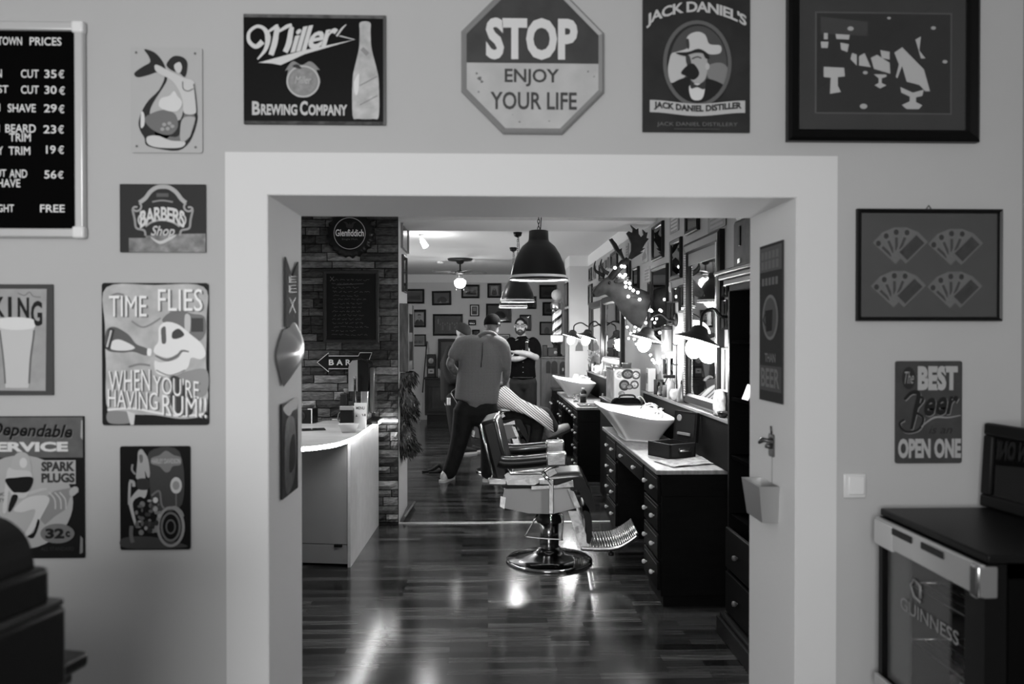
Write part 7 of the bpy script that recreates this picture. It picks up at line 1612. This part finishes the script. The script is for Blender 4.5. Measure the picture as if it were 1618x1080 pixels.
# cabinet with arched windows and barber pole at the back right ----------------------------
YC = 12.0
def zq(px, py): return onY(px, py, YC)
c0, c1 = zq(856, 600), zq(898, 600); zt = zq(870, 563).z
t = thing('display_cabinet', 'grey wooden cabinet with three arched openings, under the barber pole', 'cabinet', (c0.x, YC, 0)); w = c1.x - c0.x; CB = G(.085, .5, noise=.3, nscale=5, stretch=(5, 5, 1))
MB().rbox((0, .012, 0), (w, .45, zt - .03), .006).build('body', CB, t); MB().rbox((-.015, -.01, zt - .03), (w + .01, .46, zt), .006).build('top', CB, t)
for k, (px0, px1, y0, y1, g) in enumerate(((864, 869, 571, 588, .5), (872.5, 879.5, 571, 589, .85), (885.5, 893.5, 572, 590.5, .03))):
    x0, x1 = zq(px0, 580).x - c0.x, zq(px1, 580).x - c0.x; za, zb_ = zq(870, y0).z, zq(870, y1).z; r = (x1 - x0) / 2; xm = (x0 + x1) / 2
    ou = [(x0, zb_), (x1, zb_)] + [(xm + r * math.cos(i * PI / 8), za - r * 1.6 + r * 1.6 * math.sin(i * PI / 8)) for i in range(9)]
    o = MB().prism([(x_ + (x_ - xm) * .35, z_ + (.012 if z_ > zb_ else -.012)) for x_, z_ in ou], -.012, -.004, None, Matrix.Rotation(PI / 2, 4, 'X') @ Matrix.Diagonal((1, 1, -1, 1))).build('arched_opening', G(.02, .5), t)
    MB().prism(ou, -.004, .002, None, Matrix.Rotation(PI / 2, 4, 'X') @ TR((0, 0, .0))).build('arched_pane', mottle(g, .5, 9), o)
    if k == 2: MB().ball((xm, -.006, (za + zb_) / 2 - .02), (.02, .01, .035), None, 10).build('ornament', G(.3, .4), o)
for nm, lab, cat, x0, x1, y0, y1, dy, g in (('wooden_case', 'dark case at the left end of the arched cabinet top', 'case', 857.5, 865, 545, 562.5, .1, .02), ('small_radio', 'dark box with a pale round dial in front of the barber pole', 'radio', 866, 881, 549, 562.5, .06, .015)):
    p0, p1 = onY(x0, 555, YC + dy), onY(x1, 555, YC + dy); hz = onY(870, y0, YC + dy).z - zt; q = thing(nm, lab, cat, (p0.x, YC + dy, zt)); MB().rbox((0, 0, 0), (p1.x - p0.x, .12, hz), .008).build('case', G(g, .4), q)
    if 'radio' in nm: MB().lathe([(0, 0), (.026, 0), (.026, .006), (0, .007)], 18, None, TR(((p1.x - p0.x) * .8, 0, hz * .45), PI / 2)).build('dial', G(.3, .4), q)
PXm, PYm = onY(880, 510, 12.3).x, 12.3
pz = lambda py: onY(880, py, PYm).z
bp_ = thing('barber_pole', 'striped barber pole with a pale globe on top, standing on the arched cabinet', 'barber pole', (PXm, PYm, zt)); R = .082; zz = lambda py: pz(py) - zt
MB().lathe([(0, 0), (.085, 0), (.085, .02), (.06, .04), (.06, zz(546)), (0, zz(546))], 24).build('foot', G(.02, .4), bp_)
MB().lathe([(.05, zz(547)), (.09, zz(541)), (.092, zz(540)), (.08, zz(539)), (.08, zz(530)), (.098, zz(529.5)), (.098, zz(528)), (0, zz(528))], 28).build('lower_collar', CHROME(.7, .2), bp_)
MB().lathe([(.088, zz(489)), (.1, zz(487)), (.1, zz(480)), (.08, zz(477)), (.05, zz(475.5)), (0, zz(475.5))], 28).build('upper_collar', CHROME(.7, .25), bp_)
b = MB(); z0, z1 = zz(528), zz(489); n, mz_ = 48, 40; vs = []; fs = []; WHT, DRK, GRY = EMI(.36), G(.03, .3), EMI(.06)
for j in range(mz_ + 1):
    for i in range(n): vs.append((R * .86 * math.cos(2 * PI * i / n), R * .86 * math.sin(2 * PI * i / n), z0 + (z1 - z0) * j / mz_))
sets = {0: [], 1: [], 2: []}
for j in range(mz_):
    for i in range(n):
        k = ((i / n) - (j / mz_) * 1.25 + .3) % .5 / .5; c = 0 if k < .36 else (1 if k < .72 else 2)
        sets[c].append((j * n + i, j * n + (i + 1) % n, (j + 1) * n + (i + 1) % n, (j + 1) * n + i))
for c, m in ((0, WHT), (1, DRK), (2, GRY)): b.add(vs, sets[c], m, None, True)
b.build('striped_cylinder', None, bp_); MB().lathe([(R, z0), (R, z1)], 32, None, None, True, False).build('glass_tube', PANE(), bp_); MB().lathe([(.086, zz(540)), (.094, zz(538)), (.097, zz(533.5)), (.094, zz(529))], 28, None, None, True, False).build('glass_collar', EMI(.45), bp_)
MB().ball((0, 0, zz(466)), .088, None, 24).build('globe', G(.62, .3), bp_)

# ------------------------------------------------------------------ ceiling: pendants, fan, spotlight
def pendant(label, x, y, zr):
    t = thing('pendant_lamp', label, 'pendant lamp', (x, y, zr), group='large black pendant lamps'); S = .385 / 92
    prof = [(46, 0), (46.5, 2), (44, 3), (43, 12), (40, 25), (34, 40), (26, 53), (17, 60.5), (15.8, 64), (15.3, 77), (13, 78), (0, 78)]
    MB().lathe([(r * S, z * S) for r, z in prof], 48, None, None, True, False).build('shade', G(.006, .28), t)
    MB().lathe([(45.5 * S, .5 * S), (42 * S, 12 * S), (39 * S, 25 * S), (33 * S, 39 * S), (25 * S, 51 * S), (15 * S, 58 * S), (0, 58.5 * S)], 48, None, None, True, False).build('shade_lining', G(.85, .5), t)
    MB().ball((0, 0, 22 * S), (.045, .045, .055), None, 18).build('bulb', EMI(30), t)
    MB().tube([(46.3 * S * math.cos(i * PI / 24), 46.3 * S * math.sin(i * PI / 24), .5 * S) for i in range(48)], .004, 6, None, None, True).build('rim', G(.01, .3), t)
    b = MB(); z = 78 * S; top = CZ - zr - .05; k = 0
    while z < top:
        Ml = TR((0, 0, z + .012), 0, 0, (k % 2) * PI / 2); b.tube([(.007 * math.cos(i * PI / 5), 0, .015 * math.sin(i * PI / 5)) for i in range(10)], .0026, 5, None, Ml, True); z += .024; k += 1
    b.build('chain', G(.02, .4, .5), t); MB().tube(spline([(.012, 0, 78 * S), (.022, 0, (78 * S + top) / 2), (.01, 0, top)], 5), .003, 6).build('cable', G(.012, .5), t)
    MB().lathe([(.012, top - .005), (.04, top + .01), (.05, top + .05), (0, top + .05)], 20).build('canopy', G(.008, .35), t)
    l = lamp('pendant_light', 'POINT', (x, y, zr + .035), 16, .11)
    return t
pendant('nearest large black pendant lamp with a chain', onY(851, 442, 5.26).x, 5.26, 1.58 + 87 * 5.26 / F)
pendant('middle black pendant lamp, partly hidden behind the nearest one', onY(818, 477, 8.76).x, 8.76, 1.58 + 52 * 8.76 / F)
pendant('farthest black pendant lamp, hanging lowest in view', onY(811, 486, 10.28).x, 10.28, 1.58 + 43 * 10.28 / F)
FY = 11.8; fxx = onY(727, 440, FY).x; fz = lambda py: onY(727, py, FY).z
fan = thing('ceiling_fan', 'four-bladed ceiling fan with a glowing glass lamp', 'ceiling fan', (fxx, FY, 0))
MB().lathe([(0, CZ), (.185, CZ), (.185, CZ - .015), (.17, CZ - .03), (.06, CZ - .035), (.055, CZ - .06), (.03, CZ - .08), (0, CZ - .08)], 28).build('ceiling_rose', G(.02, .4), fan)
MB().tube([(0, 0, CZ - .07), (0, 0, fz(428))], .012, 8).build('down_rod', G(.02, .4), fan)
MB().lathe([(0, fz(427)), (.05, fz(427.5)), (.075, fz(429)), (.075, fz(431)), (.06, fz(433)), (0, fz(433))], 24).build('motor', G(.08, .3, .5), fan)
MB().lathe([(.03, fz(433)), (.035, fz(436)), (.03, fz(439)), (.045, fz(441)), (0, fz(441))], 20).build('lamp_holder', CHROME(.6, .3), fan)
for k in range(4):
    an = .35 + k * PI / 2; Mk = TR((0, 0, fz(429.5)), 0, 0, an)
    o = MB().prism(rrect(.14, -.055, .42, .055, .03), -.004, .004, None, Mk @ Matrix.Rotation(.2, 4, 'X')).build('blade', G(.12, .4), fan); MB().rbox((.06, -.02, -.004), (.18, .02, .004), .003, None, Mk).build('blade_arm', G(.05, .3, .6), o)
gl = MB(); gl.lathe([(0, fz(455)), (.04, fz(454.5)), (.075, fz(451)), (.088, fz(446.5)), (.08, fz(443)), (.05, fz(441)), (.04, fz(440))], 28); gl.build('glass_shade', EMI(12), fan)
for sx in (-.055, .055): MB().tube([(sx, -.03, fz(436)), (sx, -.03, fz(457))], .003, 6).ball((sx, -.03, fz(458)), .009, None, 8).build('pull_cord', G(.55, .4), fan)
lamp('fan_lamp_light', 'POINT', (fxx, FY, fz(446) - .005), 16, .09)
sy = 8.98; sx = onY(666, 372, sy).x
sp = thing('ceiling_spotlight', 'small white tilted ceiling spotlight near the partition', 'ceiling light', (sx, sy, CZ))
MB().lathe([(0, 0), (.03, 0), (.03, -.012), (.012, -.02), (.012, -.05), (0, -.05)], 16).build('mount', G(.6, .4), sp)
o = MB().tube([(-.005, 0, -.045), (.012, -.01, -.075), (.05, -.03, -.14)], [.016, .028, .034], 16).build('tube_lamp', EMI(9), sp)
lamp('ceiling_spotlight_light', 'POINT', (sx + .06, sy - .04, CZ - .22), 6, .05)
p = onZ(696, 412.5, CZ); t = thing('smoke_detector', 'small white smoke detector on the ceiling beside the fan', 'smoke detector', (p.x, p.y, CZ)); MB().lathe([(0, 0), (.055, 0), (.055, -.02), (.045, -.035), (0, -.035)], 20).build('housing', G(.7, .4), t)
